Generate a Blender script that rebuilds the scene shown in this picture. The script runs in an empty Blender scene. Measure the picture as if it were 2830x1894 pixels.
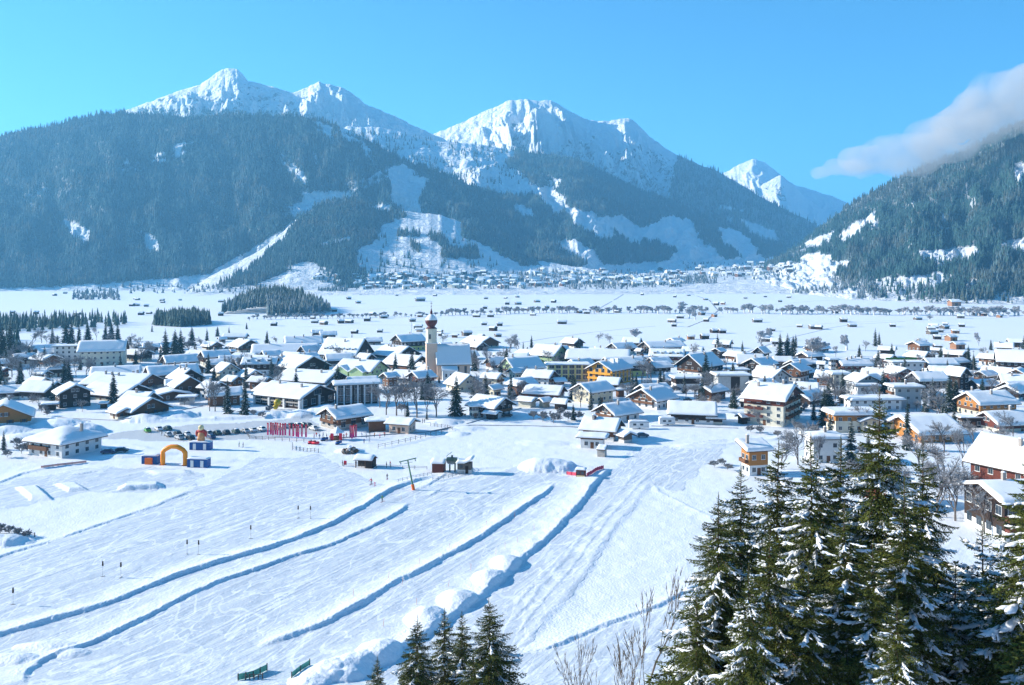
import bpy, bmesh, math, random
import numpy as np
from mathutils import Vector, Matrix, noise as mnoise

random.seed(7)
RNG = np.random.default_rng(7)
SC = bpy.context.scene
COL = SC.collection
R = math.radians

# ------------------------------------------------------------------ camera, world, sun, exposure
FPX = 2300.0            # focal length in pixels of a 2830 px wide frame
CX, HV = 1415.0, 745.0  # principal column and horizon row of the photograph
ZC = 60.0               # camera height above the valley floor
KY = FPX / 3000.0       # distances below were first measured for a longer lens
cam_d = bpy.data.cameras.new('camera')
cam = bpy.data.objects.new('camera', cam_d)
COL.objects.link(cam)
cam.location = (0, 0, ZC)
cam.rotation_euler = (R(90), 0, 0)
cam_d.sensor_fit = 'HORIZONTAL'
cam_d.sensor_width = 36.0
cam_d.lens = 36.0 * FPX / 2830.0
cam_d.shift_y = -(947.0 - HV) / 2830.0
cam_d.clip_start = 0.5
cam_d.clip_end = 60000
SC.camera = cam

SUN_EL, SUN_BACK = R(21.5), R(9)     # sun on the left, a little behind the mountains' side
sun_dir = Vector((-math.cos(SUN_EL) * math.cos(SUN_BACK), math.cos(SUN_EL) * math.sin(SUN_BACK), math.sin(SUN_EL)))
world = bpy.data.worlds.new('World')
SC.world = world
world.use_nodes = True
wn, wl = world.node_tree.nodes, world.node_tree.links
wn.clear()
sky = wn.new('ShaderNodeTexSky')
sky.sky_type = 'NISHITA'
sky.sun_disc = False
sky.sun_elevation = SUN_EL
sky.sun_rotation = R(-90 + 9)
sky.altitude = 1000
sky.air_density = 1.0
sky.dust_density = 0.3
sky.ozone_density = 3.0
hs = wn.new('ShaderNodeHueSaturation')
hs.inputs['Saturation'].default_value = 2.4
hs.inputs['Hue'].default_value = 0.502
bg = wn.new('ShaderNodeBackground')
bg.inputs['Strength'].default_value = 0.050
wo = wn.new('ShaderNodeOutputWorld')
wl.new(sky.outputs[0], hs.inputs['Color'])
wl.new(hs.outputs[0], bg.inputs['Color'])
wl.new(bg.outputs[0], wo.inputs['Surface'])

sl = bpy.data.lights.new('sun', 'SUN')
sl.energy = 5.0
sl.angle = R(0.5)
sl.color = (1.0, 0.945, 0.85)
sun = bpy.data.objects.new('sun', sl)
COL.objects.link(sun)
sun.rotation_euler = sun_dir.to_track_quat('Z', 'Y').to_euler()
sun.location = (0, 0, 500)

SC.view_settings.view_transform = 'Standard'
SC.view_settings.look = 'None'
SC.view_settings.exposure = 1.56
SC.view_settings.gamma = 1.0
SC.cycles.use_denoising = True
SC.cycles.max_bounces = 6
SC.cycles.diffuse_bounces = 3
SC.cycles.glossy_bounces = 2
SC.cycles.transparent_max_bounces = 8
SC.cycles.volume_bounces = 1
SC.cycles.volume_step_rate = 1.0
SC.cycles.volume_max_steps = 256

# ------------------------------------------------------------------ helpers
def flat_xy(U, V):
    """photo pixel on the flat valley floor -> world x, y"""
    y = ZC * FPX / (V - HV)
    return (U - CX) / FPX * y, y

def pxm(V):
    return (V - HV) / ZC

def tag(o, label=None, cat=None, group=None, kind=None):
    if label: o['label'] = label
    if cat: o['category'] = cat
    if group: o['group'] = group
    if kind: o['kind'] = kind
    return o

def link(name, me, parent=None, mats=None):
    o = bpy.data.objects.new(name, me)
    COL.objects.link(o)
    if parent is not None: o.parent = parent
    if mats is not None:
        for m in mats: me.materials.append(m)
    return o

def empty(name, loc, rz=0.0):
    o = bpy.data.objects.new(name, None)
    COL.objects.link(o)
    o.location = loc
    o.rotation_euler = (0, 0, rz)
    o.empty_display_size = 1
    return o

def copy_tree(o, parent=None):
    c = o.copy()
    COL.objects.link(c)
    c.parent = parent
    for ch in list(KIDS.get(o.name, [])):
        d = copy_tree(ch, c)
        KIDS.setdefault(c.name, []).append(d)
    return c
KIDS = {}

def np_mesh(name, V, Q=None, T=None, smooth=False):
    """mesh from numpy arrays of verts, quads, triangles"""
    me = bpy.data.meshes.new(name)
    V = np.asarray(V, dtype=np.float32)
    nq = 0 if Q is None else len(Q)
    nt = 0 if T is None else len(T)
    me.vertices.add(len(V))
    me.vertices.foreach_set('co', V.ravel())
    loops = []
    if nq: loops.append(np.asarray(Q, dtype=np.int32).ravel())
    if nt: loops.append(np.asarray(T, dtype=np.int32).ravel())
    loops = np.concatenate(loops)
    me.loops.add(len(loops))
    me.loops.foreach_set('vertex_index', loops)
    me.polygons.add(nq + nt)
    st = np.concatenate([np.arange(nq) * 4, nq * 4 + np.arange(nt) * 3]).astype(np.int32)
    me.polygons.foreach_set('loop_start', st)
    me.update(calc_edges=True)
    if smooth:
        me.polygons.foreach_set('use_smooth', np.ones(nq + nt, dtype=bool))
    return me

def grid_quads(nr, nc):
    i = np.arange(nr - 1)[:, None] * nc + np.arange(nc - 1)[None, :]
    i = i.ravel()
    return np.stack([i, i + 1, i + nc + 1, i + nc], axis=1)

def set_attr(me, name, arr, kind='FLOAT'):
    a = me.attributes.new(name, kind, 'POINT')
    if kind == 'FLOAT':
        a.data.foreach_set('value', np.asarray(arr, dtype=np.float32).ravel())
    else:
        a.data.foreach_set('color', np.asarray(arr, dtype=np.float32).ravel())

def _hash(ix, iy, seed):
    h = (ix.astype(np.int64) * 374761393 + iy.astype(np.int64) * 668265263 + seed * 144665) & 0xFFFFFFFF
    h = ((h ^ (h >> 13)) * 1274126177) & 0xFFFFFFFF
    h = h ^ (h >> 16)
    return (h & 0xFFFFFF) / float(0xFFFFFF)

def vnoise(x, y, seed=0):
    x = np.asarray(x, dtype=np.float64); y = np.asarray(y, dtype=np.float64)
    x, y = np.broadcast_arrays(x, y)
    ix = np.floor(x).astype(np.int64); iy = np.floor(y).astype(np.int64)
    fx = x - ix; fy = y - iy
    fx = fx * fx * fx * (fx * (fx * 6 - 15) + 10); fy = fy * fy * fy * (fy * (fy * 6 - 15) + 10)
    a = _hash(ix, iy, seed); b = _hash(ix + 1, iy, seed)
    c = _hash(ix, iy + 1, seed); d = _hash(ix + 1, iy + 1, seed)
    return (a * (1 - fx) + b * fx) * (1 - fy) + (c * (1 - fx) + d * fx) * fy

def fbm(x, y, octv=4, seed=0, gain=0.5, ridged=False):
    s = 0; a = 1.0; n = 0
    for k in range(octv):
        v = vnoise(x * 2 ** k + 17.3 * k, y * 2 ** k + 9.1 * k, seed + k)
        if ridged: v = 1 - np.abs(2 * v - 1)
        s = s + a * v; n += a; a *= gain
    return s / n

def in_poly(px, py, poly):
    """vectorised point in polygon"""
    res = np.zeros(px.shape, dtype=bool)
    n = len(poly)
    for i in range(n):
        x1, y1 = poly[i]; x2, y2 = poly[(i + 1) % n]
        if y1 == y2: continue
        c = ((y1 > py) != (y2 > py)) & (px < (x2 - x1) * (py - y1) / (y2 - y1) + x1)
        res ^= c
    return res

def interp(u, pts):
    return np.interp(u, [p[0] for p in pts], [p[1] for p in pts])

class MB:
    """collects shapes, then links them as one mesh object"""
    def __init__(self):
        self.v = []; self.f = []; self.m = []
    def face(self, pts, mi=0):
        b = len(self.v)
        self.v += [tuple(p) for p in pts]
        self.f.append(tuple(range(b, b + len(pts)))); self.m.append(mi)
    def box(self, x0, x1, y0, y1, z0, z1, mi=0):
        b = len(self.v)
        self.v += [(x0, y0, z0), (x1, y0, z0), (x1, y1, z0), (x0, y1, z0), (x0, y0, z1), (x1, y0, z1), (x1, y1, z1), (x0, y1, z1)]
        for q in ((0, 3, 2, 1), (4, 5, 6, 7), (0, 1, 5, 4), (1, 2, 6, 5), (2, 3, 7, 6), (3, 0, 4, 7)):
            self.f.append(tuple(b + i for i in q)); self.m.append(mi)
        return self
    def prism(self, prof, x0, x1, mi=0):
        """profile of (y, z) extruded along x"""
        n = len(prof); b = len(self.v)
        self.v += [(x0, p[0], p[1]) for p in prof] + [(x1, p[0], p[1]) for p in prof]
        self.f.append(tuple(b + i for i in range(n))[::-1]); self.m.append(mi)
        self.f.append(tuple(b + n + i for i in range(n))); self.m.append(mi)
        for i in range(n):
            j = (i + 1) % n
            self.f.append((b + i, b + j, b + n + j, b + n + i)); self.m.append(mi)
        return self
    def tube(self, p0, p1, r0, r1=None, n=6, mi=0, cap=True):
        if r1 is None: r1 = r0
        p0 = Vector(p0); p1 = Vector(p1)
        d = (p1 - p0)
        if d.length < 1e-6: return self
        q = d.to_track_quat('Z', 'Y')
        b = len(self.v)
        for p, r in ((p0, r0), (p1, r1)):
            for i in range(n):
                a = 2 * math.pi * i / n
                self.v.append(tuple(p + q @ Vector((math.cos(a) * r, math.sin(a) * r, 0))))
        for i in range(n):
            j = (i + 1) % n
            self.f.append((b + i, b + j, b + n + j, b + n + i)); self.m.append(mi)
        if cap:
            self.f.append(tuple(b + i for i in range(n))[::-1]); self.m.append(mi)
            self.f.append(tuple(b + n + i for i in range(n))); self.m.append(mi)
        return self
    def lathe(self, prof, c=(0, 0, 0), n=16, mi=0):
        b = len(self.v); k = len(prof)
        for r, z in prof:
            for i in range(n):
                a = 2 * math.pi * i / n
                self.v.append((c[0] + r * math.cos(a), c[1] + r * math.sin(a), c[2] + z))
        for j in range(k - 1):
            for i in range(n):
                i2 = (i + 1) % n
                self.f.append((b + j * n + i, b + j * n + i2, b + (j + 1) * n + i2, b + (j + 1) * n + i)); self.m.append(mi)
        return self
    def ball(self, c, rx, ry, rz, n=10, m=6, mi=0, jit=0.0, zmin=-1.0):
        b = len(self.v)
        for j in range(m + 1):
            t = math.pi * j / m
            for i in range(n):
                a = 2 * math.pi * i / n
                k = 1 + random.uniform(-jit, jit)
                self.v.append((c[0] + rx * k * math.sin(t) * math.cos(a), c[1] + ry * k * math.sin(t) * math.sin(a), c[2] + rz * k * max(math.cos(t), zmin)))
        for j in range(m):
            for i in range(n):
                i2 = (i + 1) % n
                self.f.append((b + j * n + i, b + (j + 1) * n + i, b + (j + 1) * n + i2, b + j * n + i2)); self.m.append(mi)
        return self
    def mesh(self, name, mats, smooth=False):
        me = bpy.data.meshes.new(name)
        me.from_pydata(self.v, [], self.f)
        for m in mats: me.materials.append(m)
        if len(mats) > 1: me.polygons.foreach_set('material_index', self.m)
        if smooth: me.polygons.foreach_set('use_smooth', [True] * len(self.f))
        me.update()
        return me
    def build(self, name, mats, parent=None, smooth=False):
        if not isinstance(mats, (list, tuple)): mats = [mats]
        o = bpy.data.objects.new(name, self.mesh(name, mats, smooth))
        COL.objects.link(o)
        if parent is not None:
            o.parent = parent
            KIDS.setdefault(parent.name, []).append(o)
        return o

# ------------------------------------------------------------------ materials
MATS = {}
def mat(name, col, rough=0.8, metal=0.0, vary=0.12, scale=3.0, bump=0.0, spec=0.3, coord='Object', col2=None, stretch=None):
    """plain procedural material: base colour broken up by noise"""
    if name in MATS: return MATS[name]
    m = bpy.data.materials.new(name); m.use_nodes = True
    n, l = m.node_tree.nodes, m.node_tree.links
    b = n['Principled BSDF']
    b.inputs['Roughness'].default_value = rough
    b.inputs['Metallic'].default_value = metal
    b.inputs['Specular IOR Level'].default_value = spec
    tc = n.new('ShaderNodeTexCoord'); mp = n.new('ShaderNodeMapping')
    if stretch: mp.inputs['Scale'].default_value = stretch
    nz = n.new('ShaderNodeTexNoise'); nz.inputs['Scale'].default_value = scale; nz.inputs['Detail'].default_value = 5
    l.new(tc.outputs[coord], mp.inputs[0]); l.new(mp.outputs[0], nz.inputs['Vector'])
    cr = n.new('ShaderNodeValToRGB')
    c = Vector(col[:3]); c2 = Vector(col2[:3]) if col2 else c * (1 + vary)
    c1 = c if col2 else c * (1 - vary)
    cr.color_ramp.elements[0].position = 0.3; cr.color_ramp.elements[1].position = 0.7
    cr.color_ramp.elements[0].color = (*c1, 1); cr.color_ramp.elements[1].color = (min(c2[0], 1), min(c2[1], 1), min(c2[2], 1), 1)
    l.new(nz.outputs['Fac'], cr.inputs[0]); l.new(cr.outputs[0], b.inputs['Base Color'])
    if bump > 0:
        bp = n.new('ShaderNodeBump'); bp.inputs['Strength'].default_value = bump; bp.inputs['Distance'].default_value = 0.1
        l.new(nz.outputs['Fac'], bp.inputs['Height']); l.new(bp.outputs[0], b.inputs['Normal'])
    MATS[name] = m
    return m

def attr_mat(name, rough=0.9, attr='col'):
    m = bpy.data.materials.new(name); m.use_nodes = True
    n, l = m.node_tree.nodes, m.node_tree.links
    b = n['Principled BSDF']; b.inputs['Roughness'].default_value = rough
    b.inputs['Specular IOR Level'].default_value = 0.1
    a = n.new('ShaderNodeAttribute'); a.attribute_name = attr
    l.new(a.outputs['Color'], b.inputs['Base Color'])
    return m

SNOW = (0.88, 0.885, 0.89)
M_SNOW = mat('fresh_snow', SNOW, 0.65, vary=0.03, scale=2.0, bump=0.25, spec=0.25)
M_ROOFSNOW = mat('roof_snow', (0.88, 0.885, 0.89), 0.65, vary=0.02, scale=1.2, bump=0.35, spec=0.25)
M_TREESNOW = mat('tree_snow', (0.85, 0.87, 0.90), 0.7, vary=0.03, scale=6, bump=0.3, spec=0.2)
M_BARK = mat('spruce_bark', (0.09, 0.055, 0.035), 0.9, vary=0.4, scale=10, bump=0.5)
M_GREYBARK = mat('grey_bark', (0.13, 0.11, 0.10), 0.9, vary=0.3, scale=8)
M_FROST = mat('frosted_twigs', (0.34, 0.34, 0.35), 0.9, vary=0.3, scale=1.0, coord='Object')
M_ATTRTREE = attr_mat('far_trees')
# ------------------------------------------------------------------ the valley floor and the pistes
def near_slope(y):
    return np.interp(np.asarray(y) / KY, [-200, -20, 20, 50, 100, 130, 158, 175], [88, 56, 45, 31, 15.5, 5.5, 0.6, 0.0])

# banks pushed up along the pistes: polyline in photo pixels, height, gentle side width, steep side width
BANKS = [
    ([(-120, 1580), (0, 1539), (199, 1477), (332, 1430), (441, 1394), (512, 1363), (550, 1349)], 0.55, 5, 0.8),
    ([(-120, 1372), (0, 1333), (57, 1311), (142, 1292), (237, 1283), (300, 1279)], 0.7, 4, 0.8),
    ([(160, 1318), (230, 1309), (310, 1296)], 0.6, 3, 0.6), ([(305, 1322), (350, 1315), (402, 1305)], 0.6, 3, 0.6),
    ([(-150, 1790), (0, 1752), (95, 1726), (190, 1700), (332, 1653), (474, 1596), (593, 1556), (712, 1522), (806, 1492), (901, 1454), (972, 1416), (1028, 1385), (1076, 1354), (1123, 1337), (1185, 1318)], 1.35, 5, 1.2),
    ([(62, 1920), (71, 1866), (119, 1828), (228, 1786), (332, 1738), (427, 1691), (522, 1643), (617, 1603), (712, 1572), (806, 1539), (901, 1510), (947, 1492), (1019, 1458), (1080, 1430), (1109, 1411), (1125, 1390)], 1.0, 5, 1.0),
    ([(712, 1786), (806, 1757), (878, 1729), (900, 1719), (995, 1667), (1090, 1610), (1185, 1563), (1280, 1511), (1351, 1468), (1412, 1425), (1469, 1387), (1517, 1354), (1529, 1337)], 1.25, 4.5, 1.2),
    ([(1683, 1297), (1640, 1335), (1612, 1378), (1564, 1430), (1536, 1463), (1493, 1501), (1436, 1549), (1384, 1596), (1327, 1648), (1270, 1686), (1185, 1743), (1090, 1800), (1000, 1870)], 1.6, 7, 1.6),
    ([(1436, 1807), (1517, 1793), (1588, 1762), (1659, 1729), (1754, 1696), (1825, 1672), (1873, 1643), (1920, 1620), (2050, 1570)], 0.8, 3.5, 1.0),
    ([(1797, 1330), (1820, 1359), (1896, 1397), (1963, 1430), (2060, 1470)], 0.35, 2, 0.8),
    ([(1797, 1330), (1678, 1477), (1612, 1577), (1541, 1662), (1469, 1748), (1436, 1800)], 0.42, 2.5, 2.2),
    ([(1140, 1352), (1185, 1340), (1230, 1310), (1290, 1300), (1340, 1295), (1420, 1290)], 0.6, 3, 1.0),
    ([(1105, 1365), (1150, 1372), (1190, 1370), (1230, 1345)], 0.5, 2, 0.8),
    ([(1760, 1300), (1640, 1440), (1560, 1540), (1470, 1650), (1390, 1745)], 0.22, 1.4, 1.0),
    ([(1800, 1300), (1690, 1420), (1600, 1540), (1500, 1660), (1420, 1760)], 0.28, 1.2, 1.0),
    ([(1720, 1330), (1600, 1480), (1500, 1590), (1400, 1690)], 0.18, 1.0, 1.0),
    ([(700, 1200), (560, 1180), (440, 1186), (330, 1202), (240, 1212), (150, 1218)], -0.01, 3, 1),
    ([(390, 1168), (500, 1163), (640, 1158), (760, 1150), (870, 1140)], 2.2, 4, 3.5),
    ([(280, 1238), (360, 1232), (430, 1243)], 0.7, 3, 2),
    ([(1850, 1238), (1980, 1229), (2130, 1216), (2180, 1205)], 0.8, 3, 2),
    ([(1330, 1168), (1480, 1175), (1600, 1182)], 0.8, 3, 2),
]
# mounds: centre pixel, radius x, radius y (m), height
MOUNDS = [
    (1398, 1560, 3.2, 4.5, 1.9), (1346, 1603, 3.2, 4.5, 2.0), (1261, 1662, 3.6, 5, 2.3), (1175, 1712, 3.6, 5, 2.2),
    (1047, 1812, 3.6, 5, 2.4), (955, 1865, 4.5, 5, 2.8), (1000, 1835, 3, 3, 1.5), (870, 1890, 4, 5, 2.0),
    (1515, 1292, 8.5, 7, 4.0), (1480, 1294, 5, 6, 2.6), (1560, 1296, 6, 5, 2.2),
    (395, 1160, 9, 8, 3.4), (500, 1150, 8, 8, 3.5), (760, 1150, 6, 6, 2.5), (830, 1148, 8, 7, 3.2), (900, 1130, 8, 7, 3.2),
    (160, 1172, 10, 10, 3), (235, 1195, 8, 8, 5.0), (20, 1190, 8, 8, 2.5), (60, 1210, 8, 5, 2.5),
    (965, 1248, 5, 3.5, 1.8), (1230, 1168, 8, 6, 2.2), (1290, 1185, 8, 5, 1.4), (1265, 1200, 5, 4, 1.2),
    (20, 1500, 6, 4, 1.6), (-30, 1500, 8, 4, 2.4), (20, 1830, 5, 2.2, 1.3), (120, 1790, 5, 2, 1.0), (200, 1810, 3, 2, .8),
    (440, 1255, 7, 3, 0.9), (330, 1262, 7, 3, .9), (600, 1275, 8, 3, 0.6), (1500, 1225, 10, 5, .8),
    (1930, 1235, 10, 5, 0.8), (2200, 1290, 10, 10, 1.0), (1830, 1150, 8, 6, 1.6), (1880, 1135, 6, 6, 2.0),
]
# snow park kickers (bright flat topped blocks): four pixel corners, height
TABLES = [([(45, 1350), (100, 1345), (142, 1382), (85, 1382)], 0.9), ([(150, 1340), (205, 1335), (242, 1356), (190, 1360)], 0.7),
          ([(335, 1345), (445, 1338), (448, 1350), (330, 1356)], 1.1), ([(400, 1303), (520, 1300), (530, 1312), (430, 1315)], 0.5)]

def poly_dist(X, Y, P):
    """signed distance to a polyline (positive on the right when looking away), and arc parameter"""
    best = np.full(X.shape, 1e9); sg = np.zeros(X.shape); ss = np.zeros(X.shape); acc = 0.0
    endf = np.ones(X.shape)
    tot = sum(math.hypot(P[i + 1][0] - P[i][0], P[i + 1][1] - P[i][1]) for i in range(len(P) - 1))
    for i in range(len(P) - 1):
        ax, ay = P[i]; bx, by = P[i + 1]
        dx, dy = bx - ax, by - ay; L2 = dx * dx + dy * dy; L = math.sqrt(L2)
        t = ((X - ax) * dx + (Y - ay) * dy) / L2
        tc = np.clip(t, 0, 1)
        ex, ey = X - (ax + tc * dx), Y - (ay + tc * dy)
        d = np.hypot(ex, ey)
        s = np.sign((X - ax) * dy - (Y - ay) * dx)
        w = d < best
        best = np.where(w, d, best); sg = np.where(w, s, sg); ss = np.where(w, acc + tc * L, ss)
        acc += L
    taper = np.clip(np.minimum(ss, tot - ss) / 6.0, 0.0, 1) ** 0.7
    return best * sg, ss, taper

BW = []
for P, H, wl_, wr_ in BANKS:
    Q = [flat_xy(u, v) for u, v in P]
    if Q[0][1] > Q[-1][1]: Q = Q[::-1]          # always run away from the camera
    BW.append((Q, H, wl_, wr_, min(q[0] for q in Q) - 12, max(q[0] for q in Q) + 12, min(q[1] for q in Q) - 12, max(q[1] for q in Q) + 12))

PISTE = [[(-400, 1700), (-400, 1545), (0, 1545), (199, 1484), (332, 1436), (441, 1400), (560, 1345), (640, 1310), (720, 1262), (900, 1262), (1010, 1330), (1060, 1345), (1230, 1345), (1420, 1292),
          (1530, 1300), (1690, 1290), (1760, 1240), (2010, 1215), (2010, 1240), (1925, 1310), (1890, 1350), (1800, 1345), (1690, 1477), (1612, 1590), (1460, 1770), (1440, 1810), (1520, 1800),
          (1660, 1740), (1830, 1680), (1940, 1625), (2400, 1520), (2800, 2000), (-400, 2000)],
         [(-300, 1400), (0, 1345), (57, 1320), (237, 1292), (420, 1290), (540, 1310), (560, 1345), (441, 1352), (230, 1362), (60, 1405), (-300, 1440)]]
LOT = [(250, 1212), (330, 1200), (420, 1184), (520, 1175), (700, 1165), (870, 1152), (890, 1200), (680, 1215), (560, 1222), (400, 1218)]

def ground_z(X, Y, detail=True):
    X = np.asarray(X, dtype=np.float64); Y = np.asarray(Y, dtype=np.float64)
    z = near_slope(Y)
    z = z + np.where(Y < 150 * KY, (fbm(X / 25, Y / 25, 3, 5) - 0.5) * 3 * np.clip((150 * KY - Y) / 40, 0, 1), 0)
    if not detail: return z
    near = (Y > 130 * KY) & (Y < 520 * KY)
    h = np.zeros(X.shape)
    wob = (vnoise(X / 6, Y / 6, 31) - 0.5) * 1.6
    for Q, H, wL, wR, x0, x1, y0, y1 in BW:
        m = near & (X > x0) & (X < x1) & (Y > y0) & (Y < y1)
        if not m.any(): continue
        d, s, tp = poly_dist(X[m], Y[m], Q)
        d = d + wob[m] * 0.35 + (fbm(X[m] / .9, Y[m] / .9, 3, 13) - .5) * 0.6
        Hn = H * 0.44 * (0.8 + 0.4 * vnoise(s / 4.0, s * 0 + H * 9, 3)) * tp
        if H > 1.5: Hn = Hn * (0.75 + 0.5 * fbm(X[m] / 3.0, Y[m] / 3.6, 4, 66))
        left = np.clip(1 + d / (wL * 1.8), 0, 1) ** 2.2
        right = np.clip(1 - d / wR, 0, 1); right = right * right * (3 - 2 * right)
        prof = np.where(d < 0, left, right)
        h[m] = np.maximum(h[m], prof * Hn)
    for U, V, rx, ry, H in MOUNDS:
        cx, cy = flat_xy(U, V)
        m = near & (np.abs(X - cx) < rx * 1.6) & (np.abs(Y - cy) < ry * 1.6)
        if not m.any(): continue
        r = np.hypot((X[m] - cx) / rx, (Y[m] - cy) / ry)
        r = r + (fbm(X[m] / 2.6, Y[m] / 2.6, 3, 44) - 0.5) * 0.32; H = H * 0.68
        k = np.clip(1 - r, 0, 1); k = k ** 0.8 * (1.4 - 0.4 * k)
        h[m] = h[m] * (1 - 0.5 * k) + H * k
    for P, H in TABLES:
        Q = [flat_xy(u, v) for u, v in P]
        cx = sum(q[0] for q in Q) / 4; cy = sum(q[1] for q in Q) / 4
        acc = 0
        for k in (1.12, 1.07, 1.02, 0.97, .92, .87, .82, .77):
            acc = acc + in_poly(X, Y, [(cx + (q[0] - cx) * k, cy + (q[1] - cy) * k) for q in Q]) * 0.125
        h = np.maximum(h, H * acc)
    z = z + h
    # churned, uneven snow
    rough = (fbm(X / 3.2, Y / 3.2, 4, 11) - 0.5)
    z = z + np.where(near, rough * 0.22, 0)
    return z

def build_ground():
    ys = [KY * q for q in (-150, -100, -60, -30, -10, 5, 20, 35, 50, 65, 80, 95, 108, 118, 127, 134, 140, 145)]
    ys += list(ZC * FPX / (np.arange(1895 + 60, 1150, -1.7) - HV))
    ys = [y for i, y in enumerate(ys) if i < 18 or y > 146 * KY]
    ys += list(ZC * FPX / (np.arange(1149, 760, -5.0) - HV)) + [13000, 16000, 22000, 40000]
    ys = np.array(sorted(set(ys)))
    ks = np.concatenate([[-2, -1.3, -0.95, -0.8], np.linspace(-0.70, 0.70, 1300), [0.8, 0.95, 1.3, 2]])
    K, Y = np.meshgrid(ks, ys)
    G = np.maximum(Y, 85.0)
    X = K * G
    Z = ground_z(X, Y)
    # very faint roll of the meadows
    Z += np.where((Y > 450 * KY) & (Y < 3000), (fbm(X / 160, Y / 160, 3, 21) - 0.5) * 1.2, 0)
    Z -= np.where(Y > 9000, (Y - 9000) * 0.004, 0)
    V = np.stack([X, Y, Z], -1).reshape(-1, 3)
    me = np_mesh('snow_ground', V, grid_quads(len(ys), len(ks)), smooth=True)
    Vp = HV + ZC * FPX / np.maximum(Y, 1); Up = CX + FPX * K * G / np.maximum(Y, 1)
    pist = np.zeros(X.shape)
    wu = (fbm(X / 9, Y / 9, 4, 91) - .5) * 60; wv = (fbm(X / 9, Y / 9, 4, 97) - .5) * 24
    for P in PISTE: pist = np.maximum(pist, in_poly(Up + wu, Vp + wv, P))
    lot = in_poly(Up + wu, Vp + wv * .4, LOT) * 1.0
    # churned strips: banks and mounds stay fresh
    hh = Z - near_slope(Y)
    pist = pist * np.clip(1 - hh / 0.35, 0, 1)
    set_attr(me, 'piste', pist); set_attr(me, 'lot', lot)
    return me

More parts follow.
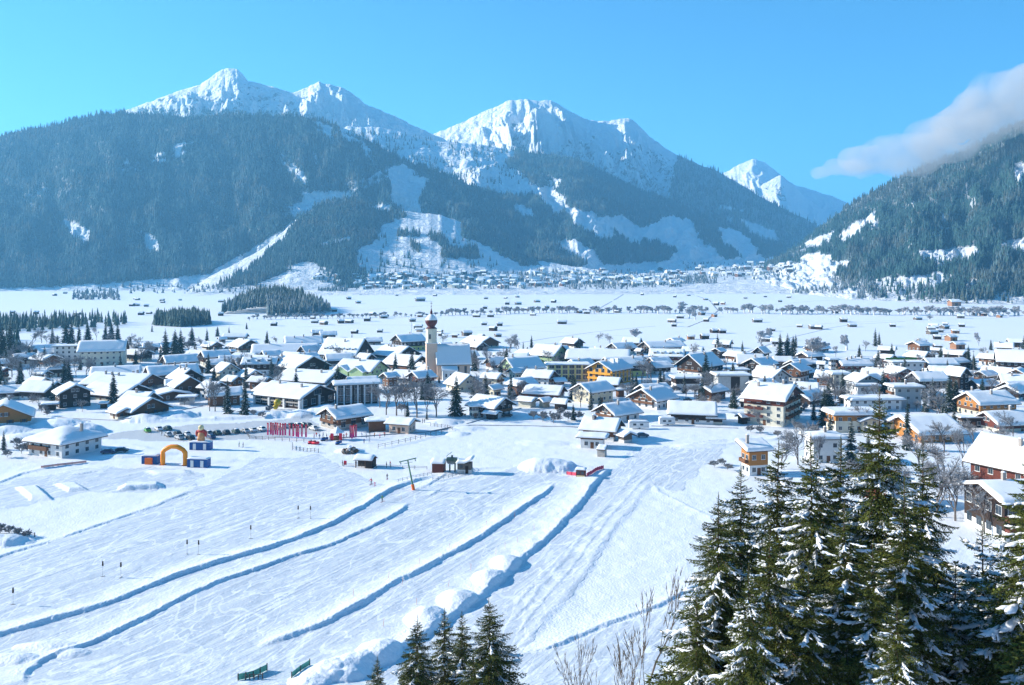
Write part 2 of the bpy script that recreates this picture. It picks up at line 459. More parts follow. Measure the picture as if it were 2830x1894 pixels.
def ground_material():
    m = bpy.data.materials.new('snow_cover'); m.use_nodes = True
    n, l = m.node_tree.nodes, m.node_tree.links
    b = n['Principled BSDF']; b.inputs['Roughness'].default_value = 0.6; b.inputs['Specular IOR Level'].default_value = 0.25
    geo = n.new('ShaderNodeNewGeometry')
    def mapping(sc, rot=0):
        # turn first, stretch second
        m0 = n.new('ShaderNodeMapping'); m0.inputs['Rotation'].default_value = (0, 0, rot)
        mp = n.new('ShaderNodeMapping'); mp.inputs['Scale'].default_value = sc
        l.new(geo.outputs['Position'], m0.inputs[0]); l.new(m0.outputs[0], mp.inputs[0]); return mp
    def noise(mp, s, d=4, dist=0.0):
        t = n.new('ShaderNodeTexNoise'); t.inputs['Scale'].default_value = s; t.inputs['Detail'].default_value = d; t.inputs['Distortion'].default_value = dist
        l.new(mp.outputs[0], t.inputs['Vector']); return t
    def mth(op, a, b_=None, c=None, clamp=False):
        t = n.new('ShaderNodeMath'); t.operation = op; t.use_clamp = clamp
        for i, q in enumerate((a, b_, c)):
            if q is None: continue
            if isinstance(q, (int, float)): t.inputs[i].default_value = q
            else: l.new(q, t.inputs[i])
        return t.outputs[0]
    def mix(f, a, c):
        t = n.new('ShaderNodeMix'); t.data_type = 'RGBA'
        if isinstance(f, float): t.inputs[0].default_value = f
        else: l.new(f, t.inputs[0])
        for i, q in ((6, a), (7, c)):
            if isinstance(q, tuple): t.inputs[i].default_value = (*q, 1)
            else: l.new(q, t.inputs[i])
        return t.outputs[2]
    pi = n.new('ShaderNodeAttribute'); pi.attribute_name = 'piste'
    lo = n.new('ShaderNodeAttribute'); lo.attribute_name = 'lot'
    # tracks run up the valley: stretched noise, turned a little
    trk = noise(mapping((1.0, 0.012, 1), R(27)), 1.0, 5, 0.2)
    trk2 = noise(mapping((0.30, 0.010, 1), R(26)), 1.0, 4, 0.6)
    curl = noise(mapping((1, 1, 1)), 0.25, 3, 3.5)
    ski = n.new('ShaderNodeTexWave'); ski.wave_type = 'BANDS'; ski.inputs['Scale'].default_value = 0.12; ski.inputs['Distortion'].default_value = 18; ski.inputs['Detail'].default_value = 3; ski.inputs['Detail Scale'].default_value = 0.9
    l.new(mapping((1, 0.35, 1), R(30)).outputs[0], ski.inputs['Vector'])
    fine = noise(mapping((1, 1, 1)), 2.2, 6)
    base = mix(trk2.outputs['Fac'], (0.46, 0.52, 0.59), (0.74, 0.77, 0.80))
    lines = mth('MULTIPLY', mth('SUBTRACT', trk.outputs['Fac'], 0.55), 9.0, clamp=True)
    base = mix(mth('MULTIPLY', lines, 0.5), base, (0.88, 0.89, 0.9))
    skl = mth('GREATER_THAN', ski.outputs['Fac'], 0.93)
    cm = mth('MULTIPLY', mth('GREATER_THAN', curl.outputs['Fac'], 0.52), skl)
    base = mix(mth('MULTIPLY', cm, 0.8), base, (0.88, 0.89, 0.9))
    # ski and sledge tracks: thin contour lines of slow, turned noise
    for sc_, rt_, wd_, am_ in ((0.10, 27, 0.010, .75), (0.16, 34, 0.009, .6), (0.07, 15, 0.008, .7)):
        nn = noise(mapping((1.0, 0.30, 1), R(rt_)), sc_, 2, 1.5)
        ln = mth('LESS_THAN', mth('ABSOLUTE', mth('SUBTRACT', nn.outputs['Fac'], 0.5)), wd_)
        base = mix(mth('MULTIPLY', ln, am_), base, (0.89, 0.9, 0.91))
    fresh = mix(fine.outputs['Fac'], (0.83, 0.85, 0.88), (0.9, 0.905, 0.91))
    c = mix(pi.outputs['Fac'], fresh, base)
    lotc = mix(fine.outputs['Fac'], (0.42, 0.43, 0.44), (0.60, 0.61, 0.62))
    c = mix(mth('MULTIPLY', lo.outputs['Fac'], 0.85), c, lotc)
    l.new(c, b.inputs['Base Color'])
    h = mth('ADD', mth('MULTIPLY', trk.outputs['Fac'], mth('MULTIPLY', pi.outputs['Fac'], 0.16)), mth('MULTIPLY', fine.outputs['Fac'], mth('SUBTRACT', 0.15, mth('MULTIPLY', pi.outputs['Fac'], 0.09))))
    h = mth('ADD', h, mth('MULTIPLY', skl, mth('MULTIPLY', pi.outputs['Fac'], 0.03)))
    bp = n.new('ShaderNodeBump'); bp.inputs['Strength'].default_value = 0.9; bp.inputs['Distance'].default_value = 1.0
    l.new(h, bp.inputs['Height']); l.new(bp.outputs[0], b.inputs['Normal'])
    return m

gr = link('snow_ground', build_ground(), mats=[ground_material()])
tag(gr, 'snow covered valley floor with groomed pistes', kind='structure')

# ------------------------------------------------------------------ mountains
class Layer:
    def __init__(s, name, sil, Yr, Yb, nu, nt, label, prof=1.15, gully=0.0, gscale=60, rough=0.0, seed=0, gt0=0.0, back=0.35, gmode='ridged', gu=None, gt=3.2, shear=0):
        s.name = name; s.sil = sil; s.seed = seed; s.label = label
        us = np.linspace(sil[0][0], sil[-1][0], nu); s.us = us
        ts = np.linspace(0, 1, nt)
        Yr_ = interp(us, Yr) if isinstance(Yr, list) else np.full(nu, float(Yr))
        Yb_ = interp(us, Yb) if isinstance(Yb, list) else np.full(nu, float(Yb))
        Yr_ = Yr_ * KY; Yb_ = Yb_ * KY
        S = interp(us, sil)
        S = S + (fbm(us / 14, us * 0 + seed, 4, seed + 50) - 0.5) * 6
        zr = ZC + (HV - S) / FPX * Yr_
        t = ts[:, None]
        y = Yb_[None] + (Yr_ - Yb_)[None] * t
        z = zr[None] * t ** prof
        A = zr[None] * np.sin(np.clip(t, 0, 1) * math.pi) ** 1.35
        uw = us[None] + 110 * (fbm(us[None] / 150 + t * 1.3, t * 2.2 + us[None] / 300, 4, seed + 3) - 0.5) + (1 - t) * shear
        if gully > 0:
            gm = interp(us, gu)[None] if gu else 1.0
            g = fbm(uw / gscale, t * gt + us[None] / 400, 5, seed + 7, 0.52, ridged=(gmode == 'ridged'))
            gf = np.clip((t - gt0) / 0.2, 0, 1)
            z = z + (g - 0.6) * gully * A * gf * gm
        z = z + (fbm(us[None] / 38, t * 11 * (len(ts) / 240), 5, seed + 20, 0.55) - 0.5) * rough * np.sin(np.clip(t * 1.0, 0, 1) * math.pi) ** .8
        # nothing in front may stand above the skyline
        rr = (zr - ZC)[None] / Yr_[None]
        z = np.minimum(z, ZC + rr * y * (1 - 0.03 * (1 - t)) - (1 - t) * 3 * (y > Yb_[None] + 10))
        z = np.maximum(z, t * 3 - 3)
        # back side falls away behind the ridge
        nb = 8
        tb = np.linspace(0, 1, nb + 1)[1:, None]
        yb = Yr_[None] + (Yr_ - Yb_)[None] * 0.8 * tb
        zb = zr[None] * (1 - tb) ** 1.1
        y = np.concatenate([y, yb]); z = np.concatenate([z, zb])
        s.y, s.z = y, z
        s.x = (us[None] - CX) / FPX * y
        s.V = HV + FPX * (ZC - z) / np.maximum(y, 1)
        s.U = np.broadcast_to(us[None], y.shape)
        s.nt = nt; s.nu = nu
        s.forest = np.zeros(y.shape)
    def pos(s, U, V):
        """point of the front face seen at photo pixel U, V"""
        i = int(np.clip(np.searchsorted(s.us, U), 1, s.nu - 1))
        col = np.minimum.accumulate(s.V[:s.nt, i])
        k = np.interp(-V, -col, np.arange(s.nt))
        k0 = int(min(k, s.nt - 2)); f = k - k0
        y = s.y[k0, i] * (1 - f) + s.y[k0 + 1, i] * f; z = s.z[k0, i] * (1 - f) + s.z[k0 + 1, i] * f
        return Vector(((U - CX) / FPX * y, y, z))
    def build(s, material, rock=None):
        V = np.stack([s.x, s.y, s.z], -1).reshape(-1, 3)
        me = np_mesh(s.name, V, grid_quads(s.y.shape[0], s.nu), smooth=True)
        set_attr(me, 'forest', s.forest)
        set_attr(me, 'rock', rock if rock is not None else np.zeros(s.forest.shape))
        o = link(s.name, me, mats=[material])
        tag(o, s.label, kind='structure')
        return o
    def scatter(s, name, n, hmin, hmax, seed, cols, thin=None, wr=0.17, label=None):
        """many small conifers on the forest mask of the front face, one mesh"""
        rng = np.random.default_rng(seed)
        ui = rng.uniform(0, s.nu - 1.001, n * 3); ti = rng.uniform(0, s.nt - 1.001, n * 3)
        # even density on screen: weight by the projected height of the cell
        i0 = ui.astype(int); j0 = ti.astype(int); fu = ui - i0; ft = ti - j0
        def bil(A):
            return (A[j0, i0] * (1 - fu) + A[j0, i0 + 1] * fu) * (1 - ft) + (A[j0 + 1, i0] * (1 - fu) + A[j0 + 1, i0 + 1] * fu) * ft
        f = bil(s.forest); dv = np.abs(s.V[j0 + 1, i0] - s.V[j0, i0]); dv = dv / np.percentile(dv, 80)
        keep = rng.uniform(0, 1, n * 3) < f * np.clip(dv, 0.1, 1)
        x, y, z = bil(s.x)[keep][:n], bil(s.y)[keep][:n], bil(s.z)[keep][:n]
        return forest_mesh(name, x, y, z, hmin, hmax, rng, cols, wr)

def forest_mesh(name, x, y, z, hmin, hmax, rng, cols, wr=0.17, sides=5):
    n = len(x)
    H = rng.uniform(hmin, hmax, n) * rng.choice([0.75, 1.0, 1.15], n, p=[.25, .5, .25])
    cl = fbm(x / 160, (y + z * 2) / 160, 3, 77); H = H * (0.75 + 0.5 * fbm(x / 60, (y + z) / 60, 2, 12))
    per = 3 * sides + 3
    Vt = np.zeros((n, per, 3), dtype=np.float32)
    C = np.zeros((n, per, 4), dtype=np.float32); C[..., 3] = 1
    a0 = rng.uniform(0, 6.28, n)
    k = 0; tris = []
    base = rng.integers(0, len(cols), n)
    # forest patches share a tone: clumps of one kind
    base = np.where(cl > 0.52, np.minimum(base, 1), np.maximum(base, np.where(cl < .42, 2, 0)))
    cc = np.array(cols)[base] * rng.uniform(0.85, 1.15, n)[:, None]
    for j, (z0, z1, r) in enumerate(((0.05, 0.55, 1.0), (0.35, 0.8, 0.72), (0.6, 1.0, 0.45))):
        for i in range(sides):
            a = a0 + 2 * math.pi * i / sides + j
            rr = H * wr * r * rng.uniform(0.75, 1.2, n)
            Vt[:, k, 0] = x + rr * np.cos(a); Vt[:, k, 1] = y + rr * np.sin(a); Vt[:, k, 2] = z + H * z0 * rng.uniform(.7, 1.2, n)
            C[:, k, :3] = cc * rng.uniform(0.85, 1.15, n)[:, None]
            k += 1
        Vt[:, k, 0] = x; Vt[:, k, 1] = y; Vt[:, k, 2] = z + H * z1
        C[:, k, :3] = cc * 0.75 + 0.25 * np.array([0.30, 0.42, 0.50]) * rng.uniform(0.2, 1.0, n)[:, None]
        top = k; k += 1
        b = top - sides
        for i in range(sides):
            tris.append((b + i, b + (i + 1) % sides, top))
    tris = np.array(tris)[None] + (np.arange(n) * per)[:, None, None]
    me = np_mesh(name, Vt.reshape(-1, 3), None, tris.reshape(-1, 3))
    set_attr(me, 'col', C.reshape(-1, 4), 'FLOAT_COLOR')
    return link(name, me, mats=[M_ATTRTREE])

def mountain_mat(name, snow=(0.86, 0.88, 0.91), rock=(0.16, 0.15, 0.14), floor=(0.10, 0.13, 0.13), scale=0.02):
    m = bpy.data.materials.new(name); m.use_nodes = True
    n, l = m.node_tree.nodes, m.node_tree.links
    b = n['Principled BSDF']; b.inputs['Roughness'].default_value = 0.8; b.inputs['Specular IOR Level'].default_value = 0.1
    geo = n.new('ShaderNodeNewGeometry')
    nz = n.new('ShaderNodeTexNoise'); nz.inputs['Scale'].default_value = scale; nz.inputs['Detail'].default_value = 8; nz.inputs['Roughness'].default_value = 0.65
    l.new(geo.outputs['Position'], nz.inputs['Vector'])
    ra = n.new('ShaderNodeAttribute'); ra.attribute_name = 'rock'
    fa = n.new('ShaderNodeAttribute'); fa.attribute_name = 'forest'
    def mth(op, a, c, clamp=False):
        t = n.new('ShaderNodeMath'); t.operation = op; t.use_clamp = clamp
        for i, q in enumerate((a, c)):
            if isinstance(q, (int, float)): t.inputs[i].default_value = q
            else: l.new(q, t.inputs[i])
        return t.outputs[0]
    def mix(f, a, c):
        t = n.new('ShaderNodeMix'); t.data_type = 'RGBA'; l.new(f, t.inputs[0])
        for i, q in ((6, a), (7, c)):
            if isinstance(q, tuple): t.inputs[i].default_value = (*q, 1)
            else: l.new(q, t.inputs[i])
        return t.outputs[2]
    rf = mth('MULTIPLY', mth('SUBTRACT', mth('ADD', nz.outputs['Fac'], ra.outputs['Fac']), 1.0), 9.0, True)
    c = mix(rf, snow, rock)
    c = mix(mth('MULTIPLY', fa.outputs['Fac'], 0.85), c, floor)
    l.new(c, b.inputs['Base Color'])
    bp = n.new('ShaderNodeBump'); bp.inputs['Strength'].default_value = 1.0; bp.inputs['Distance'].default_value = 45
    l.new(nz.outputs['Fac'], bp.inputs['Height']); l.new(bp.outputs[0], b.inputs['Normal'])
    return m

def mask(layer, polys, val=1.0, jitter=9, seed=1, down=0):
    """fraction 0..1 per vertex: inside any of the photo-pixel polygons, with ragged edges"""
    U = layer.U + (fbm(layer.U / 11, layer.V / 11, 3, seed) - 0.5) * jitter * 2
    V = layer.V + (fbm(layer.U / 13, layer.V / 13, 3, seed + 5) - 0.5) * jitter * 2
    r = np.zeros(U.shape)
    for P in polys:
        r = np.maximum(r, in_poly(U, V, P) * val)
        if down: r = np.maximum(r, in_poly(U, V - down, P) * val)
    return r

M_MTN = mountain_mat('mountain_snow')
M_MTN2 = mountain_mat('alpine_rock_snow', rock=(0.13, 0.13, 0.13), scale=0.022)

# far peaks at the valley's end
L1 = Layer('far_peaks', [(1900, 560), (1960, 500), (2005, 477), (2043, 456), (2082, 440), (2115, 451), (2149, 475), (2182, 504), (2206, 516), (2254, 528), (2311, 547), (2354, 566), (2450, 600), (2600, 640)],
           10500, 7800, 330, 110, 'snowy peaks far up the valley', prof=1.0, gully=0.25, gscale=60, rough=60, seed=3)
L1.build(M_MTN2, mask(L1, [[(2000, 470), (2100, 520), (2200, 560), (2300, 600), (2100, 620), (2000, 560)]], 0.44))
L1b = Layer('far_spur', [(2020, 600), (2060, 548), (2096, 518), (2130, 497), (2158, 482), (2187, 508), (2230, 550), (2290, 590), (2340, 640)],
            9600, 7600, 200, 80, 'sharp snowy spur below the far peaks', prof=1.0, gully=0.25, gscale=50, rough=50, seed=9)
L1b.build(M_MTN2, mask(L1b, [[(2096, 520), (2158, 500), (2180, 560), (2120, 560)]], 0.48))
# broad white mountain in the centre
L2 = Layer('white_mountain', [(1100, 430), (1150, 395), (1202, 369), (1258, 348), (1310, 322), (1350, 302), (1371, 295), (1402, 279), (1430, 276), (1463, 275), (1490, 278), (1514, 276), (1540, 288), (1566, 302),
                              (1600, 320), (1632, 333), (1660, 335), (1683, 334), (1710, 330), (1740, 327), (1750, 332), (1760, 343), (1801, 382), (1847, 415), (1898, 441), (1975, 471), (2026, 497), (2100, 543), (2170, 580), (2247, 616), (2320, 670), (2400, 730)],
           7400, 5400, 700, 240, 'white mountain with gullied flanks', prof=0.95, gully=0.62, gscale=58, rough=150, seed=14, gu=[(1100, .1), (1340, .2), (1430, 1), (1640, 1.1), (1700, .5), (1760, .9), (2000, .6), (2400, .3)], gt=2.2, shear=-70)
L2.forest = mask(L2, [[(1862, 400), (1900, 430), (2320, 600), (2400, 740), (1700, 760), (1750, 640), (1840, 590), (1856, 500), (1870, 450)]], 1.0)
L2.forest *= 1 - mask(L2, [[(2043, 604), (2139, 638), (2158, 667), (2110, 660), (2072, 640)], [(2005, 600), (2025, 600), (2022, 622)], [(1990, 568), (2060, 580), (2056, 586), (1990, 578)]], 1.0, 5)
rk = mask(L2, [[(1420, 330), (1520, 420), (1640, 380), (1640, 470), (1560, 460), (1400, 430)], [(1700, 420), (1780, 400), (1860, 460), (1840, 640), (1700, 560), (1600, 470)], [(1570, 380), (1600, 400), (1640, 470), (1560, 450)]], 0.5, 16)
rk = np.maximum(rk, mask(L2, [[(1390, 380), (1900, 430), (1880, 560), (1700, 560), (1400, 440)]], 0.40, 20))
L2.build(M_MTN2, rk)
# the snow peak on the left
L3 = Layer('snow_peak', [(250, 420), (333, 311), (425, 278), (486, 255), (553, 234), (579, 217), (596, 202), (614, 191), (645, 189), (656, 192), (666, 201), (686, 224), (727, 232), (768, 245), (809, 258), (845, 242), (862, 233), (881, 227),
                         (937, 240), (973, 257), (1009, 288), (1055, 306), (1101, 327), (1142, 347), (1200, 373), (1300, 420), (1400, 480)],
           6600, 4700, 620, 200, 'snowy summit above the tree line', prof=1.0, gully=0.34, gscale=42, rough=420, seed=23, gmode='n', gt=5)
L3.build(M_MTN2, mask(L3, [[(400, 285), (560, 250), (700, 240), (820, 270), (900, 350), (380, 350)]], 0.48, 16) + mask(L3, [[(640, 205), (690, 225), (680, 240), (645, 225)]], 0.2, 5) + mask(L3, [[(840, 260), (1200, 380), (1150, 420), (900, 340)]], 0.38, 14))
# wooded ridge in the middle distance
L4 = Layer('middle_ridge', [(850, 480), (900, 372), (960, 350), (1043, 352), (1110, 366), (1207, 392), (1289, 395), (1386, 410), (1450, 420), (1514, 430), (1591, 441), (1640, 460), (1668, 476), (1745, 517), (1822, 543), (1898, 579), (1955, 604), (2000, 625), (2100, 661), (2200, 700), (2300, 735)],
           [(900, 5600), (1500, 6000), (2300, 5400)], [(900, 3400), (1600, 3300), (2300, 5000)], 640, 220, 'wooded ridge with open ski slopes', prof=1.08, gully=0.24, gscale=110, rough=90, seed=31, gmode='n')
L4.forest = np.ones(L4.U.shape)
def grow(polys, k):
    out = []
    for Pq in polys:
        cx = sum(p[0] for p in Pq) / len(Pq); cy = sum(p[1] for p in Pq) / len(Pq)
        out.append([(cx + (p[0] - cx) * k, cy + (p[1] - cy) * k) for p in Pq])
    return out
L4_open = [[(1470, 520), (1520, 515), (1560, 545), (1500, 540)], [(1660, 600), (1720, 600), (1800, 650), (1740, 655)], [(1120, 560), (1170, 570), (1165, 605), (1110, 598)], [(860, 345), (997, 345), (1069, 345), (1207, 385), (1310, 390), (1412, 420), (1361, 441), (1432, 487), (1468, 512), (1412, 517), (1335, 507), (1258, 492), (1176, 475), (1105, 450), (1000, 430)],
           [(1489, 476), (1555, 497), (1540, 507)], [(1494, 533), (1566, 553), (1545, 579), (1514, 558)], [(1540, 671), (1591, 661), (1658, 717), (1668, 740), (1617, 712)],
           [(1704, 610), (1771, 635), (1852, 599), (1898, 610), (1924, 646), (1900, 686), (1822, 656), (1771, 646)], [(1085, 483), (1116, 478), (1183, 498), (1150, 539), (1165, 575), (1085, 549)],
           [(1300, 540), (1350, 550), (1345, 566), (1305, 560)], [(1560, 570), (1640, 590), (1700, 640), (1660, 650), (1590, 610)], [(1420, 560), (1470, 575), (1465, 590), (1425, 580)], [(1990, 630), (2040, 640), (2100, 690), (2060, 700), (2000, 660)], [(1400, 735), (1560, 745), (1900, 720), (2200, 712), (2200, 800), (1300, 800)], [(1900, 660), (1960, 680), (2000, 720), (1900, 725), (1840, 735)]]
L4.forest -= mask(L4, grow(L4_open, 1.12), 1.0, 9, down=16)
L4.forest = np.clip(L4.forest, 0, 1)
# sparse trees on the open top
L4.build(M_MTN, mask(L4, [[(1590, 660), (1670, 740), (1560, 700)]], 0.3))
# the dark wooded mountain on the left
L5 = Layer('wooded_mountain', [(-900, 560), (-500, 470), (-200, 410), (0, 375), (80, 358), (154, 347), (220, 327), (280, 316), (333, 313), (430, 320), (533, 325), (640, 316), (740, 320), (830, 322), (880, 333), (937, 347), (999, 380), (1043, 402), (1075, 421), (1127, 447),
                                 (1200, 470), (1258, 492), (1335, 530), (1412, 570), (1500, 640), (1600, 760)],
           [(-900, 4800), (400, 4900), (1000, 4700), (1600, 4300)], [(-900, 2700), (0, 3000), (600, 3100), (1600, 3500)], 800, 240, 'dark wooded mountain with cut ski runs', prof=1.12, gully=0.26, gscale=130, rough=110, seed=41, gmode='n')
L5.forest = np.ones(L5.U.shape)
L5_open = [[(1015, 572), (1080, 570), (1070, 602), (1035, 604)], [(1125, 555), (1165, 570), (1165, 600), (1110, 592)], [(1060, 470), (1110, 455), (1150, 480), (1100, 490)], [(930, 345), (1000, 372), (1010, 385), (950, 368)], [(840, 534), (922, 529), (968, 547), (911, 560), (819, 580), (788, 575), (845, 554)], [(845, 601), (814, 626), (783, 662), (732, 698), (691, 739), (614, 770), (560, 790), (579, 759), (645, 718), (717, 677), (799, 621)],
           [(1085, 503), (1116, 483), (1183, 498), (1147, 539), (1162, 575), (1085, 549)], [(773, 420), (840, 478), (845, 500), (804, 460)], [(476, 411), (492, 398), (538, 396), (512, 406), (486, 419)], [(415, 429), (456, 422), (458, 432), (430, 439)],
           [(174, 608), (246, 636), (236, 660), (195, 640)], [(389, 636), (435, 662), (440, 690), (410, 676)], [(340, 447), (380, 449), (378, 457), (340, 455)],
           [(860, 333), (917, 352), (917, 372), (891, 357)], [(1014, 493), (1050, 473), (1055, 483), (1019, 503), (957, 517), (957, 511)], [(1000, 385), (1030, 425), (1040, 440), (1010, 415)],
           [(-900, 800), (0, 798), (200, 790), (400, 775), (560, 760), (700, 745), (1000, 740), (1000, 860), (-900, 860)], [(870, 415), (880, 440), (868, 446)]]
L5.forest -= mask(L5, grow(L5_open, 1.12), 1.0, 6, down=18)
L5.forest -= mask(L5, [[(60, 560), (110, 505), (150, 520), (90, 580)], [(480, 655), (520, 660), (500, 690)]], 0.5, 10)
L5.forest = np.clip(L5.forest, 0, 1)
L5.build(M_MTN)
# knoll with the nursery slope at the foot of the ridge
L6 = Layer('meadow_knoll', [(520, 800), (579, 764), (640, 735), (717, 693), (770, 650), (829, 598), (880, 570), (922, 554), (973, 554), (1024, 572), (1070, 588), (1116, 586), (1207, 592), (1284, 618), (1361, 661), (1463, 717), (1560, 733), (1668, 748), (1800, 770)],
           [(520, 3100), (900, 3700), (1300, 3700), (1800, 3300)], [(520, 2700), (900, 2800), (1800, 3000)], 460, 150, 'open snowy knoll with woods on its left flank', prof=1.0, gully=0.0, rough=9, seed=52)
L6.forest = mask(L6, [[(829, 590), (880, 560), (973, 545), (1030, 575), (1110, 580), (1125, 600), (1060, 620), (1040, 665), (985, 690), (990, 765), (940, 765), (900, 745), (800, 750), (700, 790), (600, 790), (690, 745), (732, 700), (783, 668)],
                      [(1178, 645), (1220, 650), (1250, 690), (1230, 695)], [(1130, 660), (1155, 680), (1160, 700), (1140, 690)], [(1230, 690), (1320, 690), (1330, 715), (1220, 712)], [(1100, 640), (1160, 645), (1155, 655), (1100, 652)],
                      [(1280, 615), (1300, 615), (1380, 650), (1450, 700), (1500, 735), (1440, 735), (1361, 690), (1270, 650)], [(940, 742), (1010, 750), (1000, 800), (920, 790)]], 1.0, 8)
L6.forest -= mask(L6, [[(885, 672), (967, 651), (972, 662), (890, 686)], [(780, 740), (850, 722), (905, 745), (860, 765)], [(614, 770), (691, 739), (732, 700), (700, 705), (600, 755)]], 1.0, 6)
L6.forest = np.clip(L6.forest, 0, 1)
L6.build(M_MTN)
# snow fan carrying the far village
L8 = Layer('valley_fan', [(500, 812), (700, 800), (850, 785), (1000, 768), (1200, 757), (1400, 748), (1600, 742), (1800, 736), (2000, 726), (2120, 722), (2220, 735), (2400, 790), (2700, 820)],
           [(500, 2900), (1400, 3900), (2100, 5000), (2700, 3000)], [(500, 2500), (1400, 2550), (2000, 2700), (2700, 2500)], 300, 50, 'gently rising snowfield under the far village', prof=1.0, rough=4, seed=61, back=0.2)
L8.build(M_MTN)
# the wooded mountain on the right
L7 = Layer('steep_mountain', [(1980, 790), (2060, 752), (2105, 735), (2160, 706), (2211, 676), (2270, 625), (2354, 563), (2435, 518), (2507, 480), (2569, 456), (2646, 425), (2713, 395), (2784, 352), (2830, 330), (2950, 262), (3200, 150), (3600, 60), (3900, 60)],
           [(1980, 4300), (2354, 4100), (2830, 3700), (3900, 3400)], [(1980, 3300), (2354, 2150), (2600, 1900), (2830, 1850), (3900, 1700)], 620, 240, 'steep wooded mountain under a cloud', prof=1.25, gully=0.3, gscale=90, rough=80, seed=71, gmode='n', gt0=0.25)
L7.forest = mask(L7, [[(2060, 735), (2211, 640), (2354, 540), (2646, 380), (2830, 280), (3900, 0), (3900, 840), (2830, 822), (2665, 829), (2560, 815), (2618, 801), (2646, 767), (2589, 753), (2517, 767), (2455, 767), (2340, 781), (2302, 762), (2359, 722), (2297, 722), (2206, 726), (2139, 740), (2106, 752)]], 1.0, 8)
L7_open = [[(2517, 695), (2694, 681), (2713, 705), (2594, 734), (2570, 714)], [(2206, 681), (2307, 636), (2302, 652), (2225, 683)], [(2311, 657), (2359, 619), (2421, 583), (2421, 600), (2374, 628), (2354, 652)],
           [(2393, 633), (2426, 607), (2428, 624)], [(2440, 624), (2479, 595), (2536, 545), (2531, 561), (2488, 590), (2450, 621)], [(2472, 525), (2498, 499), (2493, 511)], [(2799, 456), (2830, 447), (2860, 504), (2804, 485)],
           [(2751, 676), (2830, 655), (2900, 681), (2799, 690)], [(2230, 700), (2300, 702), (2300, 716), (2200, 722)], [(2660, 800), (2690, 772), (2720, 768), (2680, 812)], [(2740, 820), (2780, 800), (2800, 812), (2780, 826)]]
L7.forest -= mask(L7, L7_open, 1.0, 5, down=12)
L7.forest -= mask(L7, [[(2600, 620), (2560, 660), (2480, 700), (2640, 640)], [(2680, 480), (2700, 560), (2690, 600), (2660, 540)], [(2580, 560), (2620, 600), (2600, 620)]], 0.55, 8)
L7.forest = np.clip(L7.forest, 0, 1)
L7.build(M_MTN)

GREEN = [(0.022, 0.060, 0.050), (0.030, 0.072, 0.055), (0.055, 0.065, 0.040), (0.09, 0.13, 0.13)]
FROSTY = [(0.030, 0.075, 0.070), (0.04, 0.09, 0.09), (0.075, 0.085, 0.06), (0.07, 0.12, 0.135)]
for Ly, nm, n_, h0, h1, sd, cols, lab in (
        (L2, 'ridge_forest', 6500, 26, 38, 1, GREEN, 'dark forest on the shoulder of the white mountain'),
        (L4, 'middle_forest', 42000, 16, 26, 2, FROSTY, 'blue green forest covering the middle ridge'),
        (L5, 'mountain_forest', 85000, 15, 25, 3, FROSTY, 'frosted forest covering the left mountain'),
        (L6, 'knoll_forest', 9000, 13, 21, 4, FROSTY, 'brown green wood on the knoll'),
        (L7, 'steep_forest', 60000, 13, 22, 5, GREEN, 'dark green forest on the right mountain')):
    o = Ly.scatter(nm, n_, h0, h1, sd, cols)
    tag(o, lab, 'forest', kind='stuff')
# loose trees on open slopes: scattered thinly over the clearings
for Ly, nm, box, n_, h0, h1, sd, lab in ((L4, 'slope_trees', [(960, 360), (1300, 392), (1480, 430), (1470, 520), (1300, 505), (1060, 440)], 420, 16, 28, 11, 'loose firs on the open ski slope of the middle ridge'),
                                         (L3, 'treeline_firs', [(380, 300), (880, 315), (900, 345), (420, 335)], 900, 12, 20, 12, 'stunted firs at the tree line under the snowy summit'),
                                         (L7, 'foothill_trees', [(2340, 740), (2830, 700), (2830, 840), (2500, 840), (2340, 800)], 420, 10, 18, 13, 'trees dotted over the lower slopes on the right'),
                                         (L6, 'meadow_trees', [(900, 640), (1280, 640), (1400, 740), (900, 770)], 130, 12, 20, 14, 'small firs dotted over the nursery slope')):
    rng = np.random.default_rng(sd); pts = []
    bx = [p[0] for p in box]; by = [p[1] for p in box]
    while len(pts) < n_:
        u, v = rng.uniform(min(bx), max(bx)), rng.uniform(min(by), max(by))
        if in_poly(np.array([u]), np.array([v]), box)[0] and vnoise(np.array([u / 22]), np.array([v / 14]), sd)[0] > 0.45:
            pts.append(Ly.pos(u, v))
    P = np.array([tuple(p) for p in pts])
    tag(forest_mesh(nm, P[:, 0], P[:, 1], P[:, 2], h0, h1, rng, GREEN), lab, 'trees', kind='stuff')
# ------------------------------------------------------------------ houses
M_CREAM = mat('cream_render', (0.66, 0.62, 0.50), 0.85, vary=0.07, scale=1.0)
M_WHITE = mat('white_render', (0.74, 0.74, 0.72), 0.85, vary=0.05, scale=1.0)
M_GREYW = mat('grey_render', (0.50, 0.51, 0.50), 0.85, vary=0.08, scale=1.0)
M_YELLOW = mat('ochre_render', (0.75, 0.36, 0.035), 0.8, vary=0.08, scale=1.0)
M_LEMON = mat('lemon_render', (0.62, 0.58, 0.20), 0.85, vary=0.08, scale=1.0)
M_GREENW = mat('pale_green_render', (0.42, 0.56, 0.30), 0.85, vary=0.08, scale=1.0)
M_PINKW = mat('salmon_render', (0.70, 0.50, 0.38), 0.85, vary=0.06, scale=1.0)
M_BEIGE = mat('beige_render', (0.58, 0.52, 0.38), 0.85, vary=0.07, scale=1.0)
M_DWOOD = mat('dark_timber', (0.036, 0.021, 0.014), 0.85, vary=0.4, scale=2.0, stretch=(1, 1, 6), bump=0.3)
M_BWOOD = mat('brown_timber', (0.15, 0.065, 0.028), 0.8, vary=0.35, scale=2.0, stretch=(1, 1, 6), bump=0.3)
